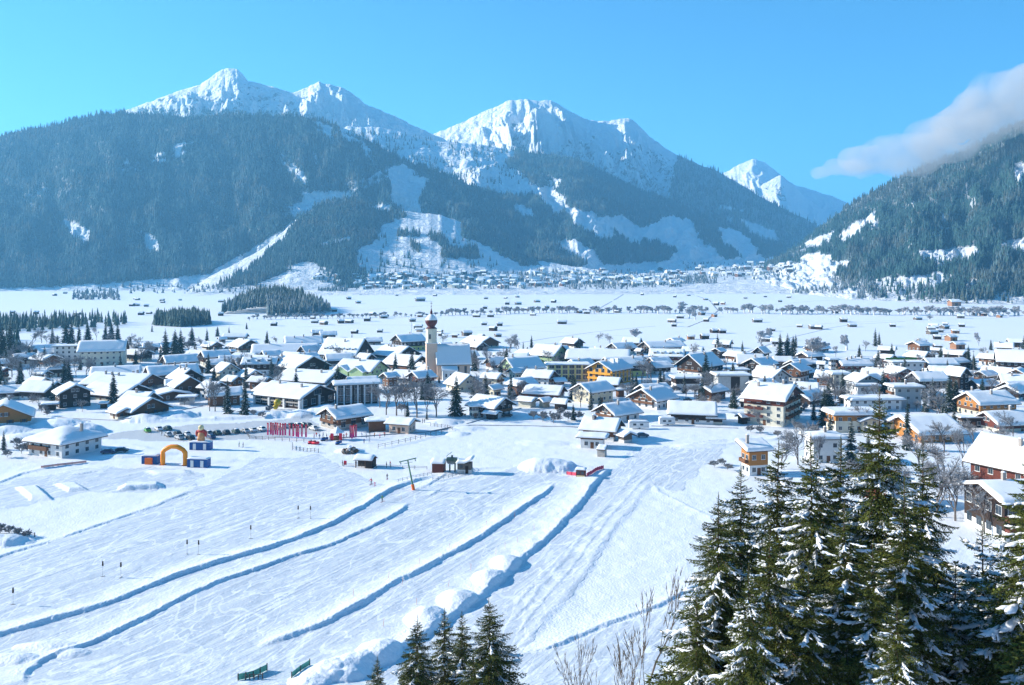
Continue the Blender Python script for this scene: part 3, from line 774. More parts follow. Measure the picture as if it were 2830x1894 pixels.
M_OWOOD = mat('orange_timber', (0.40, 0.17, 0.04), 0.75, vary=0.25, scale=2.0, stretch=(6, 6, 1), bump=0.3)
M_RWOOD = mat('reddish_timber', (0.13, 0.035, 0.022), 0.8, vary=0.3, scale=2.0, stretch=(1, 1, 6))
M_GWOOD = mat('weathered_timber', (0.14, 0.115, 0.095), 0.9, vary=0.35, scale=2.0, stretch=(1, 1, 6), bump=0.3)
M_EAVE = mat('roof_timber', (0.06, 0.035, 0.022), 0.85, vary=0.3, scale=3.0)
M_GLASS = mat('window_glass', (0.03, 0.045, 0.06), 0.12, vary=0.2, scale=2.0, spec=0.6)
M_CHIM = mat('chimney_render', (0.34, 0.30, 0.27), 0.9, vary=0.15, scale=4)
M_STONE = mat('pale_stone', (0.40, 0.37, 0.33), 0.9, vary=0.25, scale=3, bump=0.4)
WALLS = dict(w=M_WHITE, c=M_CREAM, g=M_GREYW, y=M_YELLOW, l=M_LEMON, e=M_GREENW, p=M_PINKW, b=M_BEIGE, D=M_DWOOD, B=M_BWOOD, O=M_OWOOD, R=M_RWOOD, G=M_GWOOD, s=M_STONE)

# one window of each size, shared by all houses: frame, pane and reveal in one small mesh, facing -y
def window_mesh(w, h, name, shutter=None):
    m = MB()
    m.box(-w / 2 - .08, w / 2 + .08, -0.05, 0.02, -.08, h + .08, 0)
    m.box(-w / 2, -0.03, -0.075, -0.045, 0, h, 1)
    m.box(0.03, w / 2, -0.075, -0.045, 0, h, 1)
    m.box(-w / 2 - .15, w / 2 + .15, -0.16, 0.02, -.16, -.085, 0)
    mats = [M_WHITE, M_GLASS]
    if shutter:
        m.box(-w / 2 - .62, -w / 2 - .1, -0.07, 0.01, -.05, h + .05, 2); m.box(w / 2 + .1, w / 2 + .62, -0.07, 0.01, -.05, h + .05, 2)
        mats.append(shutter)
    return m.mesh(name, mats)
WIN = {'a': window_mesh(1.15, 1.25, 'window'), 's': window_mesh(1.15, 1.3, 'window', M_BWOOD), 'd': window_mesh(1.9, 2.0, 'window'), 'g': window_mesh(1.0, 1.3, 'window', M_GREENW), 'k': window_mesh(2.6, 2.3, 'window')}

def put(name, me, parent, loc, rz=0.0):
    o = bpy.data.objects.new(name, me)
    COL.objects.link(o); o.parent = parent
    o.location = loc; o.rotation_euler = (0, 0, rz)
    KIDS.setdefault(parent.name, []).append(o)
    return o

def snow_roof(m, L, W, zr, rise, th, hip=0.0, seed=0, mi=0, nx=22, ny=14, flat=False, sag=0.0):
    """a lumpy quilt of snow over a saddle / hipped / flat roof, rounded off at the eaves; ridge along x"""
    b = len(m.v)
    xs = [-L / 2 + L * i / nx for i in range(nx + 1)]; ysn = [-W / 2 + W * j / ny for j in range(ny + 1)]
    # crowd samples at the rim so that the edge rolls over
    def crowd(t): return 0.5 - 0.5 * math.cos(math.pi * t)
    xs = [-L / 2 + L * (0.55 * crowd(i / nx) + 0.45 * i / nx) for i in range(nx + 1)]
    ysn = [-W / 2 + W * (0.45 * crowd(j / ny) + 0.55 * j / ny) for j in range(ny + 1)]
    def rz(x, y):
        if flat: return zr
        z = zr - rise * abs(y) / (W / 2)
        if hip > 0: z = min(z, zr - rise * max(0, abs(x) - (L / 2 - hip)) / hip)
        return z
    top = []
    for x in xs:
        for y in ysn:
            e = min(L / 2 - abs(x), W / 2 - abs(y))
            k = min(1.0, e / 0.55); k = math.sqrt(max(0.0, 1 - (1 - k) ** 2))
            nz = mnoise.noise(Vector((x * 0.35 + seed * 3.1, y * 0.35, seed))) * 0.16 + mnoise.noise(Vector((x * 1.1 + seed, y * 1.1, 5))) * 0.05
            ridge_soft = 0 if flat else -max(0, 0.35 - abs(y) * 0.5) * 0.5
            z = rz(x, y) + th * (0.30 + 0.70 * k) + nz * k + ridge_soft * 0.5
            bulge = (1 - k) * 0.10
            m.v.append((x * (1 - 0.0) + math.copysign(bulge, x) * (1 if abs(x) > L / 2 - 0.3 else 0), y + math.copysign(bulge, y) * (1 if abs(y) > W / 2 - 0.3 else 0), z))
            top.append((x, y))
    nyy = ny + 1
    for i in range(nx):
        for j in range(ny):
            m.f.append((b + i * nyy + j, b + (i + 1) * nyy + j, b + (i + 1) * nyy + j + 1, b + i * nyy + j + 1)); m.m.append(mi)
    # skirt down to the roof
    rim = [(i, 0) for i in range(nx + 1)] + [(nx, j) for j in range(1, ny + 1)] + [(i, ny) for i in range(nx - 1, -1, -1)] + [(0, j) for j in range(ny - 1, 0, -1)]
    b2 = len(m.v)
    for i, j in rim:
        x, y = xs[i], ysn[j]
        m.v.append((x, y, rz(x, y) + 0.003))
    n = len(rim)
    for k in range(n):
        k2 = (k + 1) % n
        a = b + rim[k][0] * nyy + rim[k][1]; c = b + rim[k2][0] * nyy + rim[k2][1]
        m.f.append((b2 + k, b2 + k2, c, a)); m.m.append(mi)

HOUSE_N = 0
def house_at(xc, yc, L, W, Hr, th, walls, label, kind='g', pitch=24, o=1.5, snow=0.6, chim=1, balc=None, win='a', storeys=None, dorm=0, upper=None, cat='house', name='house', group=None, detail=1, gablewin=True, z0=0.0, ext=None, up_frac=0.55):
    """saddle roof house; ridge along local x; gable at +x faces the viewer when th < 0, at -x when th > 0"""
    global HOUSE_N; HOUSE_N += 1
    root = empty(name, (xc, yc, z0), th)
    tag(root, label, cat, group)
    wm = WALLS[walls[0]]; um = WALLS[walls[1]] if len(walls) > 1 else wm; gm = WALLS[walls[2]] if len(walls) > 2 else um
    lw, ww = max(L - 2 * o, 2.5), max(W - 2 * o * .9, 2.5)
    if kind in ('g', 'h'):
        rise = W / 2 * math.tan(R(pitch))
        if Hr - rise < 2.4: rise = max(0.8, Hr - 2.4)
        eave = Hr - rise
    elif kind == 's': rise = min(W * math.tan(R(15)), Hr * 0.5); eave = Hr - rise
    else: rise = 0; eave = Hr
    slope = rise / (W / 2)
    hw = eave + slope * (W / 2 - ww / 2) if kind in ('g',) else eave
    hw -= 0.02
    base = -1.2
    m = MB()
    if kind == 'g': m.prism([(-ww / 2, base), (ww / 2, base), (ww / 2, hw), (0, Hr - .05), (-ww / 2, hw)], -lw / 2, lw / 2)
    elif kind == 's': m.prism([(-ww / 2, base), (ww / 2, base), (ww / 2, Hr - .1 - rise * .08), (-ww / 2, eave + rise * .08 - .1)], -lw / 2, lw / 2)
    else: m.box(-lw / 2, lw / 2, -ww / 2, ww / 2, base, eave)
    m.build('wall', wm, root)
    nst = storeys or max(1, int(round((hw - 0.3) / 2.9)))
    sh = hw / nst
    # upper storey clad in timber, a few centimetres proud of the wall
    if um is not wm and kind == 'g':
        zs = hw * (1 - up_frac) if nst > 1 else hw * 0.35
        p = 0.07
        m = MB().prism([(-ww / 2 - p, zs), (ww / 2 + p, zs), (ww / 2 + p, hw - p * .5), (0, Hr - .055), (-ww / 2 - p, hw - p * .5)], -lw / 2 - p, lw / 2 + p)
        m.build('timber_cladding', um, root)
    if gm is not um and kind == 'g':
        p = 0.11
        zs = hw * 0.8
        for sx in (-1, 1):
            MB().prism([(-ww / 2 - p, zs), (ww / 2 + p, zs), (ww / 2 + p, hw - p * .4), (0, Hr - .06), (-ww / 2 - p, hw - p * .4)], sx * (lw / 2), sx * (lw / 2 + p)).build('gable_boards', gm, root)
    if um is not wm and kind in ('f', 's', 'h'):
        p = 0.07; zs = hw * (0.5 if up_frac == 0.55 else 1 - up_frac)
        MB().box(-lw / 2 - p, lw / 2 + p, -ww / 2 - p, ww / 2 + p, zs, (hw if kind != 's' else eave) - 0.03).build('timber_cladding', um, root)
    # roof
    m = MB(); t = 0.22
    if kind == 'g':
        m.prism([(-W / 2, eave - t), (0, Hr - t), (W / 2, eave - t), (W / 2, eave), (0, Hr), (-W / 2, eave)], -L / 2, L / 2)
    elif kind == 's':
        m.prism([(-W / 2, eave - t), (W / 2, Hr - t), (W / 2, Hr), (-W / 2, eave)], -L / 2, L / 2)
    elif kind == 'h':
        hp = min(W / 2, L / 2 - .5)
        A = [(-L / 2, -W / 2, eave), (L / 2, -W / 2, eave), (L / 2, W / 2, eave), (-L / 2, W / 2, eave)]
        P, Q = (-L / 2 + hp, 0, Hr), (L / 2 - hp, 0, Hr)
        m.face([A[0], A[1], Q, P]); m.face([A[1], A[2], Q]); m.face([A[2], A[3], P, Q]); m.face([A[3], A[0], P]); m.box(-L / 2, L / 2, -W / 2, W / 2, eave - t, eave - 0.003)
    else:
        m.box(-L / 2, L / 2, -W / 2, W / 2, Hr - t, Hr)
    ro = m.build('roof', M_EAVE, root)
    m = MB()
    sd = HOUSE_N * 1.7
    if kind == 's':
        # tilt a flat quilt
        snow_roof(m, L - .1, W - .1, 0, 0, snow, seed=sd, flat=True)
        k0 = rise / W
        m.v = [(x, y, z + eave + (y + W / 2) * k0) for x, y, z in m.v]
    elif kind == 'h': snow_roof(m, L - .1, W - .1, Hr, rise, snow, hip=min(W / 2, L / 2 - .5), seed=sd)
    elif kind == 'f': snow_roof(m, L - .05, W - .05, Hr, 0, snow, seed=sd, flat=True)
    else: snow_roof(m, L - .1, W - .1, Hr, rise, snow, seed=sd)
    m.build('roof_snow', M_ROOFSNOW, root, smooth=True)
    # chimneys
    rr = random.Random(HOUSE_N)
    for c in range(chim):
        cx = rr.uniform(-0.33, 0.33) * L if chim < 2 else (-0.3 + 0.6 * c / max(1, chim - 1)) * L * .8
        cy = rr.uniform(-0.16, 0.1) * W
        zb = Hr - slope * abs(cy) - .3 if kind != 'f' else Hr
        zt = zb + 1.45 + snow + rr.uniform(0, .4)
        m = MB().box(cx - .38, cx + .38, cy - .38, cy + .38, zb, zt, 0)
        m.box(cx - .48, cx + .48, cy - .48, cy + .48, zt, zt + .1, 0)
        m.ball((cx, cy, zt + .12), .5, .5, .32, 8, 5, 1, 0.05, -.2)
        ch = m.build('chimney', [M_CHIM, M_ROOFSNOW], root)
    # windows on the two long sides and both gables
    me = WIN[win]
    def row(side, z, length, n, mesh=me):
        for i in range(n):
            f = (i + 0.5) / n - 0.5
            p = f * length
            if side == 'f': put('window', mesh, root, (p, -ww / 2 - (0.08 if um is not wm and z > hw * .42 else 0), z))
            elif side == 'r': put('window', mesh, root, (lw / 2 + (0.12 if um is not wm and z > hw * .42 else 0), p, z), R(90))
            else: put('window', mesh, root, (-lw / 2 - (0.12 if um is not wm and z > hw * .42 else 0), p, z), R(-90))
    if detail:
        gs = 'r' if th < 0 else 'l'
        for s in range(nst):
            z = s * sh + 1.0 if sh > 2.4 else s * sh + .7
            row('f', z, lw, max(2, min(7, int(lw / 3.3))))
            if gs == 'r' or abs(th) < 0.25: row('r', z, ww, max(2, min(4, int(ww / 3.2))))
            if gs == 'l' or abs(th) < 0.25: row('l', z, ww, max(2, min(4, int(ww / 3.2))))
        if kind == 'g' and gablewin and Hr - hw > 2.2:
            for sd_ in ('r', 'l'): row(sd_, hw + .25, 3.6, 2 if ww > 8 else 1)
        # door on the viewer's long side
        dm = MB().box(-.55, .55, -.09, .02, 0, 2.1).mesh('door', [M_BWOOD])
        put('door', dm, root, (lw * 0.02 + lw / max(2, min(7, int(lw / 3.3))) * 0.0, -ww / 2 - .02, 0.02))
        if balc is None: balc = 'g' if (um is not wm and nst > 1) else ''
        for b in (balc or ''):
            bz = (nst - 1) * sh - 0.05
            levels = [bz] if b.islower() else [bz, bz - sh]
            for z in levels:
                if z < 1.5: continue
                if b.lower() == 'g':
                    s = 1 if th < 0 else -1
                    x0, x1 = sorted((s * (lw / 2), s * (lw / 2 + 1.25)))
                    m = MB().box(x0, x1, -ww * .40, ww * .40, z, z + .14)
                    xo = s * (lw / 2 + 1.25)
                    m.box(*sorted((xo, xo - s * .08)), -ww * .40, ww * .40, z + .2, z + 1.1); m.box(x0, x1, -ww * .4, -ww * .4 + .08, z + .2, z + 1.1); m.box(x0, x1, ww * .4 - .08, ww * .4, z + .2, z + 1.1)
                    m.build('balcony', M_BWOOD, root)
                else:
                    m = MB().box(-lw * .44, lw * .44, -ww / 2 - 1.25, -ww / 2, z, z + .14).box(-lw * .44, lw * .44, -ww / 2 - 1.25, -ww / 2 - 1.17, z + .2, z + 1.1)
                    m.box(-lw * .44, -lw * .44 + .08, -ww / 2 - 1.17, -ww / 2, z + .2, z + 1.1); m.box(lw * .44 - .08, lw * .44, -ww / 2 - 1.17, -ww / 2, z + .2, z + 1.1)
                    m.build('balcony', M_BWOOD, root)
    for d in range(dorm):
        f = (d + .5) / dorm - .5
        x = f * L * .86; y0 = -W * .36; zb = Hr - slope * abs(y0)
        wd = min(2.0, L / dorm * .5)
        dm = MB()
        dm.box(x - wd / 2, x + wd / 2, y0, y0 + W * .2, zb - .2, zb + 1.5, 0)
        dm.box(x - wd / 2 + .25, x + wd / 2 - .25, y0 - .05, y0, zb + .55, zb + 1.3, 1)
        dm.prism([(y0 - .4, zb + 1.5), (y0 + W * .25, zb + 1.75), (y0 + W * .25, zb + 2.2), (y0 - .3, zb + 2.0)], x - wd / 2 - .25, x + wd / 2 + .25, 2)
        dm.build('dormer', [wm, M_GLASS, M_ROOFSNOW], root)
    if ext: ext(root, lw, ww, hw, Hr, sh, slope)
    return root

CROPS = {1: (0, 880), 2: (400, 880), 3: (850, 880), 4: (1300, 880), 5: (1750, 880), 6: (2230, 880)}
def house(c, xl, xr, yt, yb, deg, r, walls, label, dv=0, **kw):
    """place a house so that it fills the given box of the photograph; sizes come out in metres"""
    ox, oy = CROPS[c]; k = 600 / 2343
    Ul, Ur, Vt, Vb = ox + xl * k, ox + xr * k, oy + yt * k, oy + yb * k
    th = R(deg); r = r * 0.84
    if kw.get('kind', 'g') == 'g': kw['pitch'] = kw.get('pitch', 24) + 3
    yf = ZC * FPX / (Vb - HV)
    ext = 6.0
    for _ in range(6):
        yc = yf + ext
        wpx = (Ur - Ul) * yc / FPX
        W = wpx / (r * abs(math.cos(th)) + abs(math.sin(th))); L = r * W
        ext = ((L - 3) * abs(math.sin(th)) + (W - 2.7) * abs(math.cos(th))) / 2
    # the visible top is the snow on the ridge
    Hr = ZC - (Vt - HV) * yc / FPX - kw.get('snow', 0.6)
    Hr = min(max(Hr, kw.pop('hmin', 3.0)), 19)
    xc = ((Ul + Ur) / 2 - CX) / FPX * yc
    HOUSES.append((xc, yc, max(L, W) * .55))
    return house_at(xc, yc, L, W, Hr, th, walls, label, **kw)
HOUSES = []
# ------------------------------------------------------------------ the village, house by house (boxes measured in enlarged crops)
H = house
# far left
H(1, -330, 430, 885, 1190, -62, 1.1, 'wO', 'white chalet with orange timber panels at the left edge', chim=1, up_frac=.35, win='s')
def farmhouse_ext(root, lw, ww, hw, Hr, sh, slope):
    MB().box(-lw * .46, lw * .1, -ww / 2 - .9, -ww / 2, hw - 2.5, hw - 1.2).build('balcony', M_BWOOD, root)
H(1, 320, 1100, 1150, 1515, -24, 1.25, 'w', 'white farmhouse with hipped snowy roof beside the ski meadow', kind='h', chim=1, pitch=22, ext=farmhouse_ext, snow=.9, storeys=2)
H(1, 1190, 1850, 830, 1085, -36, 1.15, 'wB', 'white chalet with timber frame and brown gable beside the snow heap', chim=0, win='s', up_frac=.3)
H(1, 1145, 1480, 948, 1092, -38, 1.2, 'cB', 'small annex with brown gable leaning on the white chalet', chim=0, cat='annex', name='annex')
H(1, 230, 690, 670, 890, -14, 1.3, 'wD', 'white house with wide balcony behind the left garden', balc='f', chim=1, up_frac=.3)
H(1, 540, 1030, 690, 975, -52, 1.1, 'DD', 'dark timber house with pointed gable and small porches', chim=0)
H(1, 850, 1665, 685, 905, -26, 1.7, 'cD', 'long chalet with dark gable behind the white and brown chalet', chim=0, storeys=1)
H(1, 900, 1760, 580, 790, -16, 1.9, 'cB', 'long roofed inn with many chimneys and brown gable', chim=5, balc='g')
H(1, 955, 1560, 508, 680, 22, 1.6, 'cD', 'blue shaded roof behind the inn with many chimneys', chim=1)
H(1, 1545, 2170, 495, 730, 34, 1.9, 'cB', 'long house with brown left gable and blue shaded roof', chim=1)
H(1, 1715, 2150, 385, 590, 36, 1.5, 'DD', 'dark gabled chalet right of the tall firs', chim=0)
H(2, 565, 945, 340, 530, 37, 1.5, 'cD', 'cream chalet with dark pointed gable behind the dark chalet', chim=1)
H(1, 1775, 2235, 525, 775, -50, 1.2, 'cD', 'steep roofed house with three chimneys behind the brown gable', chim=3, pitch=30)
H(1, 1780, 2245, 605, 865, -55, 1.2, 'cBB', 'chalet with huge brown timber gable among frosted bushes', chim=0, pitch=30, up_frac=.8, gablewin=False)
H(1, 1560, 2110, 755, 905, -58, 1.0, 'BB', 'low brown barn with wide shallow gable', chim=0, pitch=16)
H(2, 565, 900, 672, 885, -28, 1.3, 'wD', 'white house partly hidden by two snowy firs', chim=1, up_frac=.35)
H(2, 820, 1080, 610, 800, -30, 1.2, 'cB', 'small white roofed house behind the two snowy firs', chim=1)
H(1, -80, 275, 715, 885, 18, 1.4, 'cD', 'cream bungalow in shade at the left edge', chim=1)
H(1, -60, 120, 520, 705, -25, 1.3, 'cR', 'small house with red balcony behind the leftmost bungalow', chim=0)
H(1, 850, 1385, 232, 520, 16, 2.0, 'cc', 'large cream apartment house with three rows of windows', chim=2, dorm=0, win='a', storeys=3, pitch=34)
H(1, 575, 900, 285, 490, 14, 1.6, 'w', 'low white hall joined to the cream apartment house', kind='f', snow=.5, chim=0)
H(1, 390, 620, 320, 490, 30, 1.3, 'cD', 'dark gabled house half hidden by a fir', chim=0)
H(1, 480, 775, 485, 640, 28, 1.3, 'cD', 'hip roofed villa veiled by bare trees', kind='h', chim=0)
H(1, 350, 560, 555, 700, -20, 1.4, 'cD', 'low house under bare trees on the left', chim=0)
shed = H(1, 1055, 1185, 900, 975, 20, 1.0, 'D', 'little dark garden hut with a snow cap', kind='f', chim=0, detail=0, cat='hut', name='garden_hut', hmin=2)
H(1, 430, 660, 905, 1000, 25, 1.3, 'D', 'low garage buried in snow by the left bushes', kind='f', chim=0, detail=0, cat='garage', name='garage', hmin=2.2)
H(1, 1900, 2140, 830, 930, 12, 1.5, 'w', 'low white outbuilding below the brown barn', kind='f', chim=0, detail=0, hmin=2.2)
# second block, behind
H(2, 595, 860, 245, 345, -38, 1.3, 'cB', 'small chalet among snowy trees at the back left', chim=0)
H(2, 870, 1290, 218, 385, -48, 1.3, 'cD', 'wide dark gable with white snowy roof at the back', chim=1)
H(2, 850, 1115, 160, 235, 2, 2.2, 'cD', 'long low roof at the edge of the fields', chim=0)
H(2, 770, 900, 195, 260, 35, 1.2, 'DD', 'tiny dark chalet at the edge of the fields', chim=0)
H(2, 1480, 1945, 185, 345, 18, 1.8, 'cD', 'large blue shaded roof with small dark gable', chim=3)
H(2, 1145, 1900, 268, 430, 12, 2.6, 'wD', 'very long white house with continuous blue roof', chim=2)
H(2, 1225, 1500, 340, 450, 34, 1.3, 'DD', 'small dark gable below the long blue roof', chim=0)
H(2, 900, 1000, 330, 420, 40, 1.1, 'DD', 'narrow dark gable between blue roofs', chim=0)
H(2, 940, 1240, 368, 450, -12, 1.6, 'cD', 'low white roof in the back lane', chim=0)
H(2, 770, 1095, 395, 530, 24, 1.5, 'cD', 'blue roof with skylights beside the cream chalet', chim=0)
H(2, 700, 1060, 470, 680, -48, 1.2, 'cc', 'beige house with tall plain gable behind the snowy firs', chim=0, pitch=32)
H(2, 1050, 1450, 410, 620, 6, 1.8, 'wD', 'white house with a row of dark dormers under the eaves', chim=2, dorm=3)
H(2, 1375, 2030, 385, 650, -46, 1.25, 'cD', 'cream chalet with deep dark gable and balconies', chim=1, balc='G', up_frac=.45)
H(2, 1635, 1900, 285, 440, 48, 1.3, 'bD', 'house with tall beige gable and blue roof behind', chim=0, pitch=34, win='a')
H(2, 1105, 1390, 618, 770, -18, 1.5, 'BB', 'brown timber house behind the snowy firs', chim=2)
H(2, 1405, 2210, 548, 790, -24, 1.8, 'wD', 'big snowy roof with two dark vents and dark gable', chim=2, pitch=20)
H(2, 1640, 2130, 640, 790, -26, 1.7, 'BB', 'lower wing with brown gable under the big snowy roof', chim=0)
def hall_ext(root, lw, ww, hw, Hr, sh, slope):
    for i in range(4):
        x = -lw / 2 + lw * i / 3
        MB().box(x - .45, x + .45, -ww / 2 - 1.0, -ww / 2 - .2, -1, hw - .1).build('pillar', M_WHITE, root)
    MB().box(-lw / 2, lw / 2, -ww / 2 - .7, -ww / 2 - .1, hw * .45, hw * .58).build('balcony', M_STONE, root)
    for y in (-ww / 2, 0):
        MB().box(lw / 2 + .1, lw / 2 + .9, y, y + .8, -1, hw - .1).build('pillar', M_WHITE, root)
H(2, 1165, 2080, 688, 975, -30, 1.5, 'DD', 'large dark hall with white pillars beside the yellow balloon', chim=2, pitch=18, ext=hall_ext, win='k', name='hall', cat='hall')
def arcade_ext(root, lw, ww, hw, Hr, sh, slope):
    n = 7
    for i in range(n):
        x = -lw / 2 + .4 + (lw - .8) * i / (n - 1)
        MB().box(x - .3, x + .3, -ww / 2 - .9, -ww / 2 - .3, -1, hw).build('pillar', M_WHITE, root)
    MB().box(-lw / 2, lw / 2, -ww / 2 - .95, -ww / 2 - .35, hw - .55, hw - .1).build('beam', M_WHITE, root)
H(3, 250, 815, 655, 935, 17, 2.9, 'DD', 'long dark pillared building with blue shaded snow roof', chim=0, pitch=14, ext=arcade_ext, win='k', detail=1)
H(3, 400, 780, 620, 800, 17, 2.0, 'cD', 'second blue roof above the long pillared building', chim=0, pitch=22)
H(3, 120, 715, 205, 460, -22, 1.5, 'cD', 'grand hotel with six dormers in its steep snowy roof', chim=1, dorm=6, pitch=38, storeys=3, cat='hotel', name='hotel', balc='G')
H(3, 155, 520, 375, 520, 20, 1.5, 'gD', 'grey house in shade below the hotel with dormers', chim=0)
def green_ext(root, lw, ww, hw, Hr, sh, slope):
    for x in (-lw * .27, lw * .16):
        w2 = lw * .19
        m = MB()
        f = [( x - w2, -ww / 2 - 2.5, 0), (x + w2, -ww / 2 - 2.5, 0), (x + w2, -ww / 2 - 2.5, hw - .6), (x, -ww / 2 - 2.5, hw + 1.6), (x - w2, -ww / 2 - 2.5, hw - .6)]
        bk = [(a, -ww / 2 + 1.5, c) for a, b_, c in f]
        m.face(f); m.face(bk[::-1])
        for i in range(5):
            j = (i + 1) % 5; m.face([f[j], f[i], bk[i], bk[j]])
        g = m.build('front_gable', M_GREENW, root)
        s = MB()
        for sg in (-1, 1):
            a = [(x, -ww / 2 - 3.1, hw + 1.7), (x + sg * (w2 + .5), -ww / 2 - 3.1, hw - 1.0), (x + sg * (w2 + .5), -ww / 2 + 2, hw - 1.0), (x, -ww / 2 + 4, hw + 1.7)]
            bq = [(p[0], p[1], p[2] + .6) for p in a]
            for q in (a, bq[::-1]): s.face(q)
            for i in range(4):
                j = (i + 1) % 4; s.face([a[i], a[j], bq[j], bq[i]])
        s.build('gable_snow', M_ROOFSNOW, g)
H(3, 280, 890, 440, 680, -24, 1.55, 'e', 'pale green guesthouse with twin front gables', chim=1, ext=green_ext, storeys=2, win='a')
H(3, 690, 1240, 285, 460, -42, 1.3, 'cD', 'snowy roofed block with dark gable near the church', chim=5)
H(3, 780, 1360, 385, 600, -36, 1.5, 'wD', 'white hotel with overhanging roof left of the church', chim=2, balc='fg', up_frac=.3)
H(3, 880, 1300, 165, 360, 36, 1.4, 'lD', 'cream house with dark carved gable behind the church tower', chim=1, balc='g')
H(3, 1080, 1420, 488, 600, 14, 1.8, 'wD', 'low blue roofed annex at the foot of the church', chim=0)
H(3, 765, 1010, 575, 740, 42, 1.2, 'BB', 'brown gabled house veiled by bare trees', chim=0)
H(3, 1050, 1410, 558, 740, 42, 1.3, 'cR', 'house with reddish gable directly before the church', chim=1)
H(3, 1640, 2090, 185, 330, -52, 1.5, 'cBB', 'chalet with wide orange brown gable right of the church', chim=0, pitch=22, gablewin=False, up_frac=.8)
H(3, 25, 175, 120, 200, 20, 1.4, 'gD', 'small blue roofed house at the edge of the fields', chim=0)
H(3, 110, 330, 135, 220, 20, 1.6, 'DD', 'small dark gabled house behind the grand hotel', chim=0)
H(3, 600, 820, 200, 290, 14, 1.5, 'cD', 'blue roof right behind the grand hotel', chim=0)
H(3, 1160, 1260, 100, 150, 0, 1.5, 'pp', 'small pinkish house out on the field behind the church', chim=0, detail=0)
H(3, 1535, 1640, 165, 210, -15, 1.8, 'BB', 'little brown barn right of the church tower', chim=0, detail=0)
H(3, 1390, 1470, 145, 195, -25, 1.2, 'GG', 'grey field barn touching the church tower', chim=0, detail=0)
H(3, 1400, 1580, 255, 330, 25, 1.4, 'cD', 'low house hidden behind the church tower', chim=0)
H(3, 1455, 1900, 585, 800, -56, 1.2, 'cb', 'cream house with plain gable below the church', chim=0, pitch=32)
H(3, 1850, 2150, 578, 740, -30, 1.4, 'cb', 'cream bungalow with bright roof right of the cream gable', chim=1)
H(3, 1885, 2130, 705, 850, 46, 1.2, 'bb', 'small beige house with little gable and blue roof', chim=0)
H(3, 1695, 2260, 828, 1085, -38, 1.3, 'wD', 'dark timber chalet with wide gable on a white base', chim=0, pitch=23, up_frac=.6)
H(3, 1875, 2105, 985, 1095, -25, 1.4, 'D', 'low dark shed in front of the wide gabled chalet', kind='g', pitch=14, chim=0, detail=0, cat='shed', name='shed', hmin=2.2)
H(3, 1720, 1880, 930, 1080, 20, 1.2, 'cc', 'small cream outbuilding left of the wide gabled chalet', kind='f', chim=0)
H(4, 235, 650, 370, 510, -8, 1.9, 'cD', 'wide low roof behind the bare trees in the centre', chim=0, pitch=12)
H(4, 290, 820, 408, 620, 30, 1.4, 'ge', 'grey green house with pyramid roof in shade', chim=1, pitch=30, storeys=2)
H(4, 380, 620, 530, 660, 34, 1.3, 'cc', 'little house with pale gable under the pyramid roof', chim=0)
H(4, 615, 1090, 275, 500, -38, 1.25, 'ee', 'pale green house with balconies and bright roof', chim=1, balc='G', pitch=30)
H(4, 880, 1100, 290, 430, 40, 1.2, 'ge', 'grey green gable behind the pale green house', chim=0, pitch=34)
H(4, 1010, 1750, 325, 520, -10, 2.3, 'cD', 'very long cream inn with smooth unbroken roof', chim=0, storeys=2)
H(4, 800, 1300, 478, 680, 2, 2.6, 'l', 'flat roofed glazed pavilion in pale yellow', kind='f', chim=0, win='k', snow=.7)
H(4, 1380, 1920, 408, 640, 18, 1.8, 'lD', 'rear wing of the ochre hotel under a blue roof', chim=1)
def ochre_ext(root, lw, ww, hw, Hr, sh, slope):
    for z in (sh * .98, sh * 1.98):
        MB().box(-lw / 2 - 1.3, -lw / 2, -ww * .48, ww * .48, z, z + 1.0).build('balcony', M_YELLOW, root)
    for sx in (-.12, .1):
        MB().box(lw * sx, lw * sx + 1.6, -W_[0] * 0.28, -W_[0] * 0.12, Hr - slope * W_[0] * .2, Hr + 1.2).build('dormer', M_ROOFSNOW, root)
W_ = [14.0]
H(4, 1225, 1780, 440, 725, 50, 1.45, 'yy', 'ochre yellow hotel with balconied gable and blue roof', chim=1, storeys=3, pitch=24, cat='hotel', name='hotel', ext=ochre_ext, win='d', balc='')
H(4, 545, 965, 548, 740, -26, 1.5, 'wB', 'white house with hipped bright roof below the grey green one', chim=1, up_frac=.2)
H(4, 865, 1050, 635, 740, 20, 1.4, 'wB', 'small annex with orange brown gable end', chim=0, detail=0)
H(4, 545, 1060, 712, 885, -20, 1.6, 'wR', 'house with red brown timber band and bright roof', chim=0, up_frac=.6)
H(4, 1055, 1585, 678, 925, 40, 1.5, 'bb', 'beige house with blue roof and lone conifer at its wall', chim=0, win='a', storeys=2)
H(4, 470, 755, 838, 965, -30, 1.4, 'c', 'open carport with bright roof', chim=0, detail=0, pitch=16, cat='carport', name='carport')
H(4, 695, 905, 845, 965, 38, 1.3, 'b', 'beige garage with small gable', chim=0, detail=0, cat='garage', name='garage')
H(4, 860, 1095, 858, 985, -25, 1.3, 'D', 'dark hut with thick snow cap by the frosted bushes', chim=0, detail=0, cat='hut', name='garden_hut')
H(4, 1670, 2260, 735, 990, 44, 1.15, 'wB', 'white chalet with brown gable boards and flower balcony', chim=1, up_frac=.22, balc='g', win='a', storeys=2)
H(4, 1300, 1870, 898, 1130, 36, 1.3, 'wB', 'white house with big blue shaded roof behind the split roof villa', chim=1, up_frac=.15, storeys=2)
H(4, 1530, 1700, 755, 850, 20, 1.3, 'B', 'small brown shed between two white houses', chim=0, detail=0, cat='shed', name='shed', kind='f')
